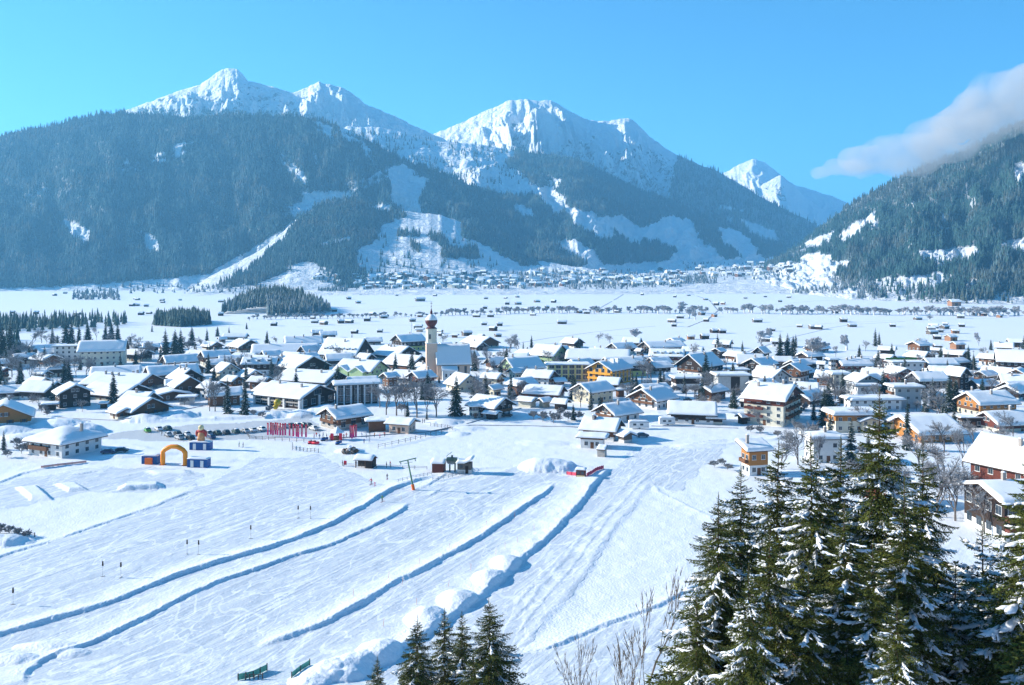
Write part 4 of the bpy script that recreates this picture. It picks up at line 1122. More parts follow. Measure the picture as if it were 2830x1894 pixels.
def villa_ext(root, lw, ww, hw, Hr, sh, slope):
    c = MB().box(-lw * .28, -lw * .18, -1.6, -.4, Hr - 2, Hr + 1.2, 0); c.ball((-lw * .23, -1, Hr + 1.25), .8, .8, .4, 8, 5, 1, .05, -.2); c.build('chimney', [M_RWOOD, M_ROOFSNOW], root)
H(4, 1155, 1690, 1060, 1330, -22, 1.3, 'wB', 'upper house of the split roof villa with red chimney', chim=1, ext=villa_ext, up_frac=.3, snow=.8)
H(4, 1130, 1510, 1245, 1412, -14, 1.7, 'wB', 'lower white wing of the split roof villa with thick snow', chim=0, kind='f', snow=.8, up_frac=.2)
H(4, 1540, 1800, 1200, 1350, -60, 1.2, 'gG', 'grey timber shed with icy roof on the right of the villa', chim=0, detail=0, cat='shed', name='shed')
H(4, 1355, 1485, 1365, 1492, -20, 1.0, 's', 'little stone hut below the villa', kind='s', chim=0, detail=0, cat='hut', name='stone_hut', snow=.35)
H(5, 50, 580, 238, 390, 20, 2.0, 'DD', 'broad dark gable at the edge of the fields', chim=1, pitch=20)
H(4, 1460, 1810, 255, 400, 30, 1.6, 'cD', 'blue rounded roof left of the broad dark gable', chim=1)
H(4, 1340, 1480, 300, 370, 0, 1.5, 'cD', 'small white roofed house behind the long inn', chim=0)
H(4, 780, 950, 265, 330, 6, 2.2, 'cD', 'row of low roofs behind the pale green house', chim=0, detail=0)
H(5, 150, 580, 325, 500, -14, 1.7, 'cR', 'house with dark red gable and small pointed dormers', chim=1, dorm=4)
H(5, 5, 130, 320, 470, -40, 1.1, 'cD', 'round shouldered white roof beside the dormered house', chim=0)
H(5, 555, 870, 360, 500, 2, 1.8, 'wD', 'white bungalow behind the tall roadside fir', chim=1)
H(5, 430, 1010, 365, 650, 44, 1.5, 'wD', 'large house with dark left gable and long blue roof', chim=1, pitch=32)
H(5, 820, 1025, 312, 440, 48, 1.4, 'DD', 'dark chalet with bright eaves facing the fields', chim=1)
H(5, 980, 1120, 340, 440, -50, 1.1, 'DD', 'narrow dark gable with yellowish eaves', chim=0, pitch=36)
H(5, 395, 730, 615, 770, 4, 1.5, 'wD', 'low carport house buried in snow', chim=0, kind='f', snow=.9, detail=0)
def garage_ext(root, lw, ww, hw, Hr, sh, slope):
    MB().box(-lw * .08, lw * .22, -ww / 2 - .08, -ww / 2, 0, hw * .92).build('garage_door', M_DWOOD, root)
H(5, 850, 1250, 585, 800, 2, 1.8, 'g', 'flat white workshop with one tall dark doorway', kind='f', chim=0, snow=.9, detail=0, ext=garage_ext)
H(5, 1155, 1580, 415, 620, 40, 1.5, 'RD', 'house with dark red left gable under blue roof', chim=2, balc='')
H(5, 1090, 1420, 378, 560, -8, 1.4, 'wD', 'tall white roof behind the dark red gable', chim=1, pitch=34)
H(5, 1495, 1720, 405, 560, -4, 1.4, 'wD', 'house with deep dark terrace under its roof', chim=0)
H(5, 1015, 1250, 535, 640, 10, 1.5, 'w', 'low snow capped roof above the workshop', kind='f', chim=0, snow=.8, detail=0)
H(5, 1250, 1700, 528, 740, -60, 1.3, 'gg', 'grey house with broad plain gable', chim=1, pitch=26)
H(5, 1555, 1940, 468, 700, 48, 1.3, 'gB', 'brown gabled chalet with dark timber right wall', chim=1, pitch=28)
H(5, 1265, 1500, 298, 440, 48, 1.3, 'lD', 'pale yellow gable with steep blue roof by the fields', chim=0, pitch=36)
def grand_ext(root, lw, ww, hw, Hr, sh, slope):
    for k in range(nlev(hw)):
        z = .6 + k * 3.0
        MB().box(-lw * .47, lw * .0, -ww / 2 - 1.6, -ww / 2, z + 2.4, z + 3.3).build('balcony', M_RWOOD, root)
    for k in range(5):
        for j in range(nlev(hw)):
            MB().box(lw / 2, lw / 2 + 1.5, -ww * .4 + ww * .17 * k, -ww * .4 + ww * .17 * k + ww * .1, j * 3 + 2.6, j * 3 + 3.6).build('balcony', M_BWOOD, root)
def nlev(hw): return max(1, min(3, int(hw / 3)))
H(5, 1100, 1910, 690, 1175, -34, .82, 'cR', 'large cream hotel with red brown balconies and sprawling roof', chim=3, pitch=16, storeys=4, ext=grand_ext, cat='hotel', name='hotel', up_frac=.24, balc='', snow=.9)
H(5, 340, 930, 888, 1150, -12, 1.6, 'wD', 'white house with dark upper floor and thick smooth roof', chim=0, up_frac=.5, pitch=26)
H(5, 765, 1015, 1018, 1150, -12, 1.3, 'cD', 'low annex with blue roof beside the thick roofed house', chim=0, detail=0)
H(5, 1100, 1260, 1015, 1140, 25, 1.2, 'D', 'dark entrance hut beside the cream hotel', chim=0, detail=0, cat='hut', name='garden_hut')
H(6, 205, 800, 978, 1235, 2, 2.1, 'cO', 'long snow roofed house with orange balcony at its left end', chim=0, storeys=2, up_frac=.35, kind='f', snow=1.4)
H(6, 515, 785, 1040, 1240, -88, 1.0, 'bb', 'beige house front with rounded gable', chim=0, pitch=16)
H(6, 820, 1100, 1030, 1250, -86, 1.0, 'bb', 'beige gable half hidden by the tall spruce top', chim=0, pitch=16)
H(6, -40, 390, 1215, 1560, 3, 1.5, 'w', 'plain white house with domed snow roof behind the spruces', kind='h', chim=1, pitch=10, snow=.9, storeys=2)
def orange_ext(root, lw, ww, hw, Hr, sh, slope): pass
H(5, 1120, 1500, 1305, 1700, 14, 1.5, 'wO', 'small orange timber house on white base by the piste', kind='s', chim=1, storeys=2, up_frac=.6, snow=.9)
H(6, 215, 330, 425, 590, 4, 1.2, 'w', 'white block left of the row of chimneys', kind='f', chim=0, snow=1.0)
H(6, 310, 690, 425, 600, 4, 1.8, 'cR', 'snowy house with four chimneys on its ridge', chim=4, snow=.9)
H(6, 90, 230, 455, 600, -30, 1.1, 'DD', 'dark little chalet beside the white block', chim=0)
H(5, 1720, 1990, 430, 560, 6, 1.8, 'gD', 'wide low roof at the edge of the right fields', chim=1)
H(6, 230, 440, 570, 790, 0, 1.2, 'wc', 'snow draped house behind the slim fir', kind='f', chim=0, snow=1.2)
H(6, 425, 760, 588, 860, -80, 1.2, 'gg', 'grey green house with wide gable full of windows', chim=0, pitch=22, storeys=2)
H(6, 485, 765, 698, 880, 0, 1.7, 'w', 'white annex with thick flat snow roof', kind='f', chim=0, snow=1.0)
H(6, 850, 1150, 515, 780, -84, 1.3, 'wRR', 'hotel with red brown balconies across its gable', chim=1, pitch=22, balc='G', storeys=3, up_frac=.85)
H(6, 875, 1225, 708, 980, 0, 1.7, 'gD', 'dark fronted house with chimney between two firs', kind='f', chim=1, snow=.9, up_frac=.0)
H(6, 1105, 1500, 568, 840, 6, 1.5, 'wD', 'broad sheet of snow roof right of the hotel gable', chim=1, snow=.9)
def green_par(root, lw, ww, hw, Hr, sh, slope):
    MB().box(-lw / 2 - .3, lw / 2 + .3, ww / 2 + .3, ww / 2 + .9, Hr - .5, Hr + 1.7).build('parapet', MATS.get('green_panel') or mat('green_panel', (0.06, 0.17, 0.03), .7), root)
H(6, 870, 1250, 455, 600, 0, 2.2, 'w', 'flat roofed shop with long green parapet', kind='f', chim=0, ext=green_par, cat='shop', name='shop')
H(6, 1250, 1600, 422, 590, 2, 1.8, 'gD', 'snowy roof right of the green parapet', chim=0)
H(6, 1250, 1400, 360, 425, 2, 2.0, 'GG', 'dark field shed behind the green parapet', chim=0, detail=0)
H(6, 1480, 1770, 515, 780, -62, 1.2, 'DD', 'steep dark gabled chalet behind the tall dark firs', chim=0, pitch=36)
H(6, 1770, 2080, 555, 720, 30, 1.5, 'wD', 'white gabled house with blue roof on the right', chim=1)
H(6, 2000, 2480, 335, 600, -26, 1.3, 'wD', 'large bright roof at the right edge of the village', chim=0, pitch=30, snow=.9)
H(6, 2080, 2480, 530, 760, 50, 1.2, 'lO', 'yellowish chalet with orange timber at the right edge', chim=0)
H(6, 1740, 2060, 650, 790, 12, 1.5, 'DD', 'low dark carport house on the right', chim=0)
H(6, 2090, 2480, 670, 830, 10, 1.5, 'gD', 'low snowy roof below the yellowish chalet', chim=0)
H(6, 1640, 2230, 775, 1080, 12, 1.5, 'bO', 'house with two skylights in its thick snow roof', chim=1, snow=.9)
H(6, 1820, 2520, 985, 1230, 12, 1.7, 'cR', 'wide house with shuttered window at the right edge', chim=1, snow=.8)
H(6, 1610, 1930, 1050, 1180, 0, 2.2, 'D', 'flat dark veranda with snow edge', kind='f', chim=0, snow=.4)
H(6, 395, 1020, 840, 1010, 4, 2.6, 'w', 'long flat roof quilted with snow behind the beige gables', kind='f', chim=0, snow=1.0)
H(6, 920, 1590, 1030, 1345, 8, .95, 'O', 'orange timber house with broad tilted snow roof', kind='g', pitch=17, chim=0, snow=.9, storeys=1)
# big chalet at the lower right
def chalet_ext(root, lw, ww, hw, Hr, sh, slope):
    for z in (1.9, 4.6):
        MB().box(-lw * .5, lw * .5, -ww / 2 - 1.7, -ww / 2, z, z + 1.0).build('balcony', M_RWOOD, root)
def at_px(U, V): return flat_xy(U, V)
cx_, cy_ = at_px(2850, 1500)
house_at(cx_ + 4.5, cy_ + 8.5, 24, 17, 11.0, R(4), 'wD', 'big dark chalet with red balconies and thick snow roof behind the right spruces', pitch=16, snow=.9, chim=1, storeys=2, ext=chalet_ext, win='d', balc='', up_frac=.75)
house_at(cx_ + 12, cy_ + 24, 20, 15, 17.5, R(-62), 'wR', 'white chalet with red bargeboards rising above the big dark chalet', pitch=40, snow=.8, chim=1, storeys=3, balc='')
house_at(cx_ - 18, cy_ + 30, 12, 9, 6.0, R(30), 'wR', 'half buried house with red eaves among bare trees', pitch=22, snow=1.0, chim=1, storeys=1)
# restaurant and annexes by the car park
H(3, 85, 715, 935, 1215, 42, 1.25, 'sBB', 'brown timber restaurant with roof terrace beside the car park', chim=1, pitch=20, storeys=2, up_frac=.6, cat='restaurant', name='restaurant', win='d')
H(3, 600, 900, 1080, 1225, 12, 1.5, 'B', 'low timber bar joined to the restaurant', kind='f', chim=0, detail=0, up_frac=.0, snow=.5)
H(3, 830, 1215, 1065, 1250, -20, 1.5, 'pp', 'salmon coloured ski school hut with small front gable', chim=0, pitch=16, storeys=1, cat='hut', name='ski_school')

# ------------------------------------------------------------------ parish church
def church():
    U, V = 1192, 1047
    x, y = flat_xy(U, V)
    r = empty('church', (x, y, 0), R(12)); tag(r, 'village church with salmon tower and red onion dome', 'church')
    t = MB().box(-2.9, 2.9, -2.9, 2.9, -1, 19.5).build('tower', M_PINKW, r)
    MB().box(-3.1, 3.1, -3.1, 3.1, 19.5, 20.0).build('cornice', M_WHITE, t)
    m = MB().lathe([(3.0, 20.0), (3.0, 27.0), (3.3, 27.2), (3.3, 27.6)], n=8)
    b = m.build('belfry', M_CREAM, r)
    for i in range(4):
        a = R(22.5 + 45 + 90 * i - 90)
        w = MB().box(-.5, .5, -.06, .05, 22, 24.6).build('belfry_window', M_GLASS, b); w.location = (2.82 * math.sin(a), -2.82 * math.cos(a), 0); w.rotation_euler = (0, 0, a)
    M_ONION = mat('onion_copper', (0.10, 0.016, 0.016), 0.45, vary=0.15, scale=3)
    on = MB().lathe([(3.2, 27.6), (2.6, 28.1), (1.9, 28.6), (2.4, 29.4), (3.2, 30.6), (3.4, 31.8), (3.0, 33.0), (2.1, 34.0), (1.1, 34.9), (.6, 36.0), (.75, 36.5), (.5, 37.2), (.15, 38.6), (0.0, 39)], n=18).build('onion_dome', M_ONION, r, smooth=True)
    cp = MB().lathe([(3.36, 32.3), (3.2, 33.0), (2.35, 34.1), (1.2, 35.1), (.3, 35.9), (0, 36)], n=18).build('snow_cap', M_ROOFSNOW, on, smooth=True)
    c = MB().tube((0, 0, 38.6), (0, 0, 42.4), .09, n=5).ball((0, 0, 39.6), .3, .3, .3, 8, 5).box(-.7, .7, -.07, .07, 41.3, 41.5).build('spire_cross', mat('gilded_iron', (0.10, 0.06, 0.03), .4, metal=.5), r)
    nv = MB().prism([(-6.2, -1), (6.2, -1), (6.2, 9.2), (0, 18.3), (-6.2, 9.2)], 2.5, 20.5).build('nave', M_PINKW, r)
    MB().prism([(-7.2, 7.8), (0, 18.35), (7.2, 7.8), (7.2, 8.05), (0, 18.6), (-7.2, 8.05)], 2.0, 21.2).build('nave_roof', M_EAVE, r)
    m = MB(); snow_roof(m, 19.2, 14.4, 18.6, 10.5, .5, seed=4); m.v = [(a + 11.6, b_, c_) for a, b_, c_ in m.v]; m.build('roof_snow', M_ROOFSNOW, r, smooth=True)
    for i in range(4):
        xx = 5.5 + i * 4.2
        MB().box(xx - .7, xx + .7, -6.3, -6.15, 2.4, 7.2).build('tall_window', M_GLASS, r)
    MB().prism([(-9.4, -1), (-6.1, -1), (-6.1, 7.4), (-9.4, 5.2)], 5, 13).build('sacristy', M_WHITE, r)
    m = MB().prism([(-10, 5.2), (-6.1, 7.8), (-6.1, 8.2), (-10, 5.7)], 4.6, 13.4).build('sacristy_snow', M_ROOFSNOW, r)
    for x0 in (7, 9.5, 11.5): MB().box(x0 - .5, x0 + .5, -9.5, -9.38, 1.8, 3.6).build('window', M_GLASS, r)
    return r
church()
# ------------------------------------------------------------------ trees
M_NEEDLE = mat('spruce_needles', (0.018, 0.036, 0.012), 0.75, scale=1.3, col2=(0.15, 0.17, 0.030), spec=0.2)
M_NEEDLE2 = mat('village_needles', (0.025, 0.050, 0.032), 0.8, scale=0.5, col2=(0.06, 0.085, 0.05), spec=0.2)

def branch_template(seed, nt, ntuft, tl, tw, snowy=1.0):
    rng = np.random.default_rng(seed)
    tris = []
    def tuft(p, d, l, w):
        d = d / (np.linalg.norm(d) + 1e-9)
        s = np.cross(d, rng.normal(size=3)); s /= np.linalg.norm(s) + 1e-9
        tris.append([p - s * w, p + s * w, p + d * l])
    tops = []
    for i in range(nt):
        s = 0.06 + 0.92 * (i + rng.uniform(-.3, .3)) / nt
        s = min(max(s, 0.03), 0.99)
        ax = np.array([s, 0, 0])
        for side in (-1, 1):
            if rng.uniform() < 0.08: continue
            l = (0.40 * (1 - s) ** 0.8 * min(1, s / .22) + 0.05) * rng.uniform(.7, 1.2)
            a = R(rng.uniform(42, 62)) * side
            d = np.array([math.cos(a), math.sin(a), rng.uniform(-.42, .05)])
            k = max(2, int(ntuft * l / .3))
            for j in range(k):
                t = (j + rng.uniform()) / k
                p = ax + d * l * t + np.array([0, 0, -0.10 * (t * l / .4) ** 2])
                for q in (-1, 1):
                    b = R(rng.uniform(20, 50)) * q
                    dd = np.array([d[0] * math.cos(b) - d[1] * math.sin(b), d[0] * math.sin(b) + d[1] * math.cos(b), d[2] + rng.uniform(-.7, .45)])
                    tuft(p, dd, tl * rng.uniform(.7, 1.3), tw * rng.uniform(.7, 1.2))
            tops.append(ax + d * l * .5)
    for i in range(nt * 2):
        s = rng.uniform(0.1, 1.0)
        tuft(np.array([s, 0, 0]), np.array([1, rng.uniform(-1, 1), rng.uniform(-.4, .8)]), tl, tw)
    tuft(np.array([.96, 0, 0]), np.array([1, 0, .2]), tl * 2.2, tw)
    T = np.array(tris)
    # snow pads
    sv, sq = [], []
    def pad(c, rx, ry, rz, ang):
        b = len(sv); n, m = 9, 4; ph = rng.uniform(0, 6.28); lob = rng.uniform(.15, .4)
        for j in range(m + 1):
            th = math.pi * (j / m) * .62
            for i in range(n):
                a = 2 * math.pi * i / n
                k = rng.uniform(.72, 1.2) * (1 + lob * math.sin(3 * a + ph) * (j / m))
                x, y = rx * k * math.sin(th) * math.cos(a), ry * k * math.sin(th) * math.sin(a)
                sv.append([c[0] + x * math.cos(ang) - y * math.sin(ang), c[1] + x * math.sin(ang) + y * math.cos(ang), c[2] + rz * math.cos(th) - .3 * rz - 0.25 * (abs(y) + max(0, x) * .4)])
        for j in range(m):
            for i in range(n):
                i2 = (i + 1) % n
                sq.append([b + j * n + i, b + (j + 1) * n + i, b + (j + 1) * n + i2, b + j * n + i2])
    npad = 3 if nt > 12 else 2
    for i in range(npad):
        s = 0.35 + 0.55 * (i + rng.uniform(.1, .9)) / npad
        pad([s, rng.uniform(-.04, .04), .02], rng.uniform(.12, .24), rng.uniform(.035, .08), rng.uniform(.022, .045), rng.uniform(-.3, .3))
    for i in range(11 if nt > 12 else 3):
        q = tops[int(rng.integers(len(tops)))]
        pad([q[0], q[1], q[2] + .015], rng.uniform(.06, .13), rng.uniform(.014, .03), rng.uniform(.012, .024), math.atan2(q[1], 1) * 1.2 + (.8 if q[1] > 0 else -.8))
    return T, np.array(sv), np.array(sq)

FINE = [branch_template(100 + i, 24, 8, 0.055, 0.0125) for i in range(5)]
SMALL = [branch_template(150 + i, 12, 5, 0.10, 0.028) for i in range(3)]
COARSE = [branch_template(200 + i, 8, 4, 0.17, 0.06) for i in range(3)]

def spruce_meshes(name, H, rad, whorl, nb, fine, seed, snow=0.6, lean=0.0, vis=1.0, irregular=.25, needle=None, padz=1.0):
    """trunk, crown and snow meshes of one spruce; rad = crown radius per metre below the tip"""
    rng = np.random.default_rng(seed)
    TV, SV, SQ, n_s = [], [], [], 0
    tr = MB()
    nseg = 10
    bx, by = rng.uniform(-.02, .02, 2)
    def axis(z): t = z / H; return np.array([bx * H * math.sin(t * 3) * .5, by * H * math.sin(t * 2.5) * .5, z])
    br = 0.0085 * H + .02
    for i in range(nseg):
        z0, z1 = H * i / nseg, H * (i + 1) / nseg
        tr.tube(axis(z0), axis(z1), br * (1 - i / nseg) + .012, br * (1 - (i + 1) / nseg) + .012, 7, cap=(i in (0, nseg - 1)))
    z = H - 0.35 - rng.uniform(0, .2)
    zlow = H * 0.06 if H < 25 else H * .1
    dirbias = rng.uniform(0, 6.28)
    while z > zlow:
        d = H - z
        r = rad * d ** 0.9 * 1.25 if d < 6 else rad * (6 ** .9 * 1.25 + (d - 6) * .72)
        r = min(r, H * .30)
        step = whorl * rng.uniform(.7, 1.25) * (0.75 + min(1, d / 8) * .5)
        if z > 0:
            n = nb + int(rng.integers(-1, 2))
            a0 = rng.uniform(0, 6.28)
            for i in range(n):
                a = a0 + 2 * math.pi * i / n + rng.uniform(-.3, .3)
                L = max(0.18, r * rng.uniform(1 - irregular * 1.3, 1 + irregular)) * (1 + .1 * math.cos(a - dirbias))
                T, sv, sq = (FINE if fine == 2 and L > 1.0 else (SMALL if fine == 2 or (fine == 1) else COARSE))[int(rng.integers(3))]
                pitch = R(48 * math.exp(-d / 2.2) - 12 + rng.uniform(-9, 7)) - min(d, 12) * .012
                zz = z + rng.uniform(-.5, .5) * whorl
                c, s_ = math.cos(a), math.sin(a); cp, sp = math.cos(pitch), math.sin(pitch)
                droop = rng.uniform(.10, .26) * min(1, L / 2)
                def tf(P):
                    X = P[..., 0]; Y = P[..., 1]; Z = P[..., 2] - droop * X ** 1.6 + droop * .75 * X ** 4
                    x2 = (X * cp - Z * sp) * L; z2 = (X * sp + Z * cp) * L; y2 = Y * L
                    return np.stack([x2 * c - y2 * s_, x2 * s_ + y2 * c, z2], -1) + axis(zz)
                TV.append(tf(T))
                # limb
                p0 = tf(np.array([0., 0, 0])); p1 = tf(np.array([.55, 0, -.005])); p2 = tf(np.array([.97, 0, 0]))
                if L > .5 and fine: tr.tube(p0, p1, .008 * L + .01, .005 * L + .006, 4, cap=False); tr.tube(p1, p2, .005 * L + .006, .004, 4, cap=False)
                if rng.uniform() < snow:
                    q = sv.copy(); q[:, 2] *= padz
                    SV.append(tf(q)); SQ.append(sq + n_s); n_s += len(sv)
                    if snow >= 1:
                        q = sv * [.9, -1.15, padz] + [0, 0, .03]; SV.append(tf(q)); SQ.append(sq[:, ::-1] + n_s); n_s += len(sv)
        z -= step
    # leader
    T = FINE[0][0] if fine == 2 else SMALL[0][0]
    L = .7
    lead = T.copy() * [1, .35, .6] * L
    lead = np.stack([lead[..., 2], lead[..., 1], lead[..., 0]], -1) + axis(H - .55)
    TV.append(lead)
    V = np.concatenate(TV).reshape(-1, 3)
    crown = np_mesh(name + '_crown', V, None, np.arange(len(V)).reshape(-1, 3))
    crown.materials.append(needle or (M_NEEDLE if fine == 2 else M_NEEDLE2))
    sn = np_mesh(name + '_snow', np.concatenate(SV), np.concatenate(SQ), smooth=True); sn.materials.append(M_TREESNOW)
    tm = tr.mesh(name + '_trunk', [M_BARK], smooth=True)
    return tm, crown, sn, H

def spruce(ms, x, y, z, rz, sc, label, group=None, name='spruce_tree', sxy=None):
    o = empty(name, (x, y, z), rz); o.scale = (sxy or sc, sxy or sc, sc)
    tag(o, label, 'tree', group)
    for nm, me in zip(('trunk', 'crown', 'snow_load'), ms[:3]):
        c = bpy.data.objects.new(nm, me); COL.objects.link(c); c.parent = o
    return o

# --- big spruces close to the camera, on the slope below it
BIG = [spruce_meshes('big_spruce', 20, .38, .29, 7, 2, 11, .38), spruce_meshes('big_spruce', 20, .35, .29, 7, 2, 12, .5, padz=1.2), spruce_meshes('big_spruce', 20, .39, .29, 7, 2, 13, .42, irregular=.4)]
LADEN = spruce_meshes('laden_spruce', 14, .42, .40, 7, 2, 17, 1.0, padz=1.7, irregular=.4)
YOUNG = [spruce_meshes('young_spruce', 13, .44, .30, 7, 2, 21, .3, padz=1.0), spruce_meshes('young_spruce', 13, .36, .30, 6, 2, 22, .35)]
def big(ms, U, V, y, rz, label, name='spruce_tree', wf=1.0, grp='spruces on the slope below the camera'):
    y = y * KY
    x = (U - CX) / FPX * y; z = ZC - (V - HV) * y / FPX
    g = float(ground_z(np.array([x]), np.array([y]))[0])
    h = z - g; sc = h / ms[3]
    return spruce(ms, x, y, g - .2, rz, sc * 1.01, label, grp, name, sc * wf)
big(BIG[0], 1988, 1366, 43, 0.4, 'leftmost tall green spruce of the big foreground group', wf=1.05)
big(BIG[1], 2053, 1290, 50, 1.9, 'spruce with its tip just right of the leftmost one')
big(BIG[2], 2153, 1220, 53, 2.9, 'bushy spruce left of the bare orange stemmed one')
big(BIG[1], 2232, 1206, 46, 4.1, 'spruce with bare reddish upper stem in the foreground group')
big(BIG[0], 2433, 1082, 45, 5.2, 'tallest foreground spruce with spreading upper boughs', wf=.9)
big(BIG[2], 2556, 1225, 50, 0.9, 'slim spruce right of the tallest foreground spruce', wf=.85)
big(BIG[1], 2500, 1325, 42, 2.4, 'spruce with snow clumps in front of the slim one')
big(BIG[2], 2330, 1390, 41, 3.6, 'dark spruce filling the middle of the foreground group')
big(BIG[0], 2130, 1450, 40, 5.6, 'snowy lower spruce at the front of the foreground group')
big(LADEN, 2709, 1446, 46, 1.0, 'small pale spruce weighed down by snow', 'snowy_spruce')
big(LADEN, 2640, 1560, 43, 2.2, 'snow plastered spruce left of the small pale one', 'snowy_spruce')
big(BIG[0], 2868, 1235, 40, 3.3, 'big dark spruce cut by the right edge of the photo', wf=1.15)
big(BIG[1], 2065, 1560, 38, 3.3, 'low spruce between the leftmost one and the snowy front one')
big(BIG[2], 2240, 1560, 39, 1.3, 'spruce filling the gap under the reddish stemmed one')
big(BIG[0], 2410, 1500, 39, 2.3, 'spruce low in front of the tallest one')
big(BIG[0], 2480, 1640, 36, 0.7, 'lowest dark spruce at the bottom right of the group')
big(BIG[2], 1920, 1640, 41, 5.0, 'bushy low spruce at the left foot of the group')
big(BIG[1], 2330, 1215, 52, 0.2, 'spruce tip between the reddish stemmed and the tallest one')
big(YOUNG[0], 1351, 1653, 74, .2, 'largest of the young spruces at the bottom centre', 'young_spruce', grp='young spruces at the bottom edge')
big(YOUNG[1], 1275, 1688, 76, 1.2, 'slim young spruce left of the largest one', 'young_spruce', grp='young spruces at the bottom edge')
big(YOUNG[1], 1227, 1681, 79, 2.9, 'sparse young spruce second from the left in the bottom clump', 'young_spruce', grp='young spruces at the bottom edge')
big(YOUNG[0], 1154, 1700, 75, 3.8, 'leftmost dense young spruce of the bottom clump', 'young_spruce', grp='young spruces at the bottom edge', wf=.9)
big(YOUNG[1], 1045, 1812, 72, 5.0, 'little spruce tip standing apart at the bottom edge', 'young_spruce', grp='young spruces at the bottom edge')
big(YOUNG[0], 1310, 1800, 68, 2.0, 'low bushy spruce in front of the bottom clump', 'young_spruce', grp='young spruces at the bottom edge', wf=1.1)

# --- bare trees
def bare_meshes(name, H, seed, depth=5, spread=.55, twigs=3, frost=0.5, twr=0.012, upright=0.25, trunk_r=.012, bole=.24):
    rng = random.Random(seed)
    tr = MB(); tw = []
    def rec(p, d, L, r, k):
        q = p + d * L
        if r > 0.03: tr.tube(p, q, r, r * .72, 5 if r > .06 else 3, cap=False)
        else: tw.append((p, q, r))
        if k == 0:
            return
        n = twigs if k > 1 else twigs + 1
        for i in range(n):
            t = rng.uniform(.45, 1.0) if i else 1.0
            nd = (d + Vector((rng.gauss(0, spread), rng.gauss(0, spread), rng.gauss(0, spread * .7) + upright * .4))).normalized()
            rec(p + d * L * t, nd, L * rng.uniform(.6, .86) * (1 if i else 1.05), r * (.62 if i else .74), k - 1)
    rec(Vector((0, 0, 0)), Vector((0, 0, 1)), H * bole, H * trunk_r, depth)
    V = []; 
    for p, q, r in tw:
        d = (q - p); s = d.cross(Vector((rng.gauss(0, 1), rng.gauss(0, 1), rng.gauss(0, 1)))).normalized() * max(r, twr)
        V += [p - s, p + s, q]
        s2 = d.cross(s).normalized() * max(r, twr)
        V += [p - s2, p + s2, q]
    V = np.array([tuple(v) for v in V])
    zmax = V[:, 2].max(); k = H / zmax
    tm = tr.mesh(name + '_trunk', [M_GREYBARK])
    tm.transform(Matrix.Scale(k, 4))
    cm = np_mesh(name + '_crown', V * k, None, np.arange(len(V)).reshape(-1, 3)); cm.materials.append(M_FROST)
    return tm, cm, H
def bare(ms, x, y, z, rz, sc, label, group=None, name='bare_tree', sxy=None):
    o = empty(name, (x, y, z), rz); o.scale = (sxy or sc, sxy or sc, sc)
    tag(o, label, 'tree', group)
    for nm, me in zip(('trunk', 'crown'), ms[:2]):
        c = bpy.data.objects.new(nm, me); COL.objects.link(c); c.parent = o
    return o
BARE = [bare_meshes('bare_tree', 12, 31, 6, .45, 3, twr=.034), bare_meshes('bare_tree', 12, 32, 6, .5, 3, twr=.034), bare_meshes('bare_tree', 12, 33, 6, .36, 3, twr=.032, upright=.7)]
BUSH = [bare_meshes('bush', 4, 41, 4, .6, 5, twr=.06), bare_meshes('bush', 4, 42, 4, .7, 5, twr=.06)]
BIRCH = bare_meshes('birch', 12, 55, 8, .19, 2, twr=.012, upright=.8, trunk_r=.007)
M_BIRCHT = mat('birch_twigs', (0.26, 0.21, 0.16), 0.9, vary=.2)
BIRCH[1].materials[0] = M_BIRCHT
def big_bare(U, V, y, sc, rz, label):
    y = y * KY
    x = (U - CX) / FPX * y; z = ZC - (V - HV) * y / FPX; g = float(ground_z(np.array([x]), np.array([y]))[0])
    k = (z - g) / BIRCH[2]
    bare(BIRCH, x, y, g - .1, rz, k, label, 'leafless saplings at the bottom edge', 'leafless_tree', k * sc)
big_bare(1748, 1575, 62, 1.15, .4, 'tall leafless sapling at the bottom between the spruce groups')
big_bare(1660, 1795, 64, 1.2, 2.0, 'shorter leafless sapling left of the tall one')
big_bare(1700, 1760, 61, 1.1, 3.0, 'twiggy leafless sapling close to the tall one')

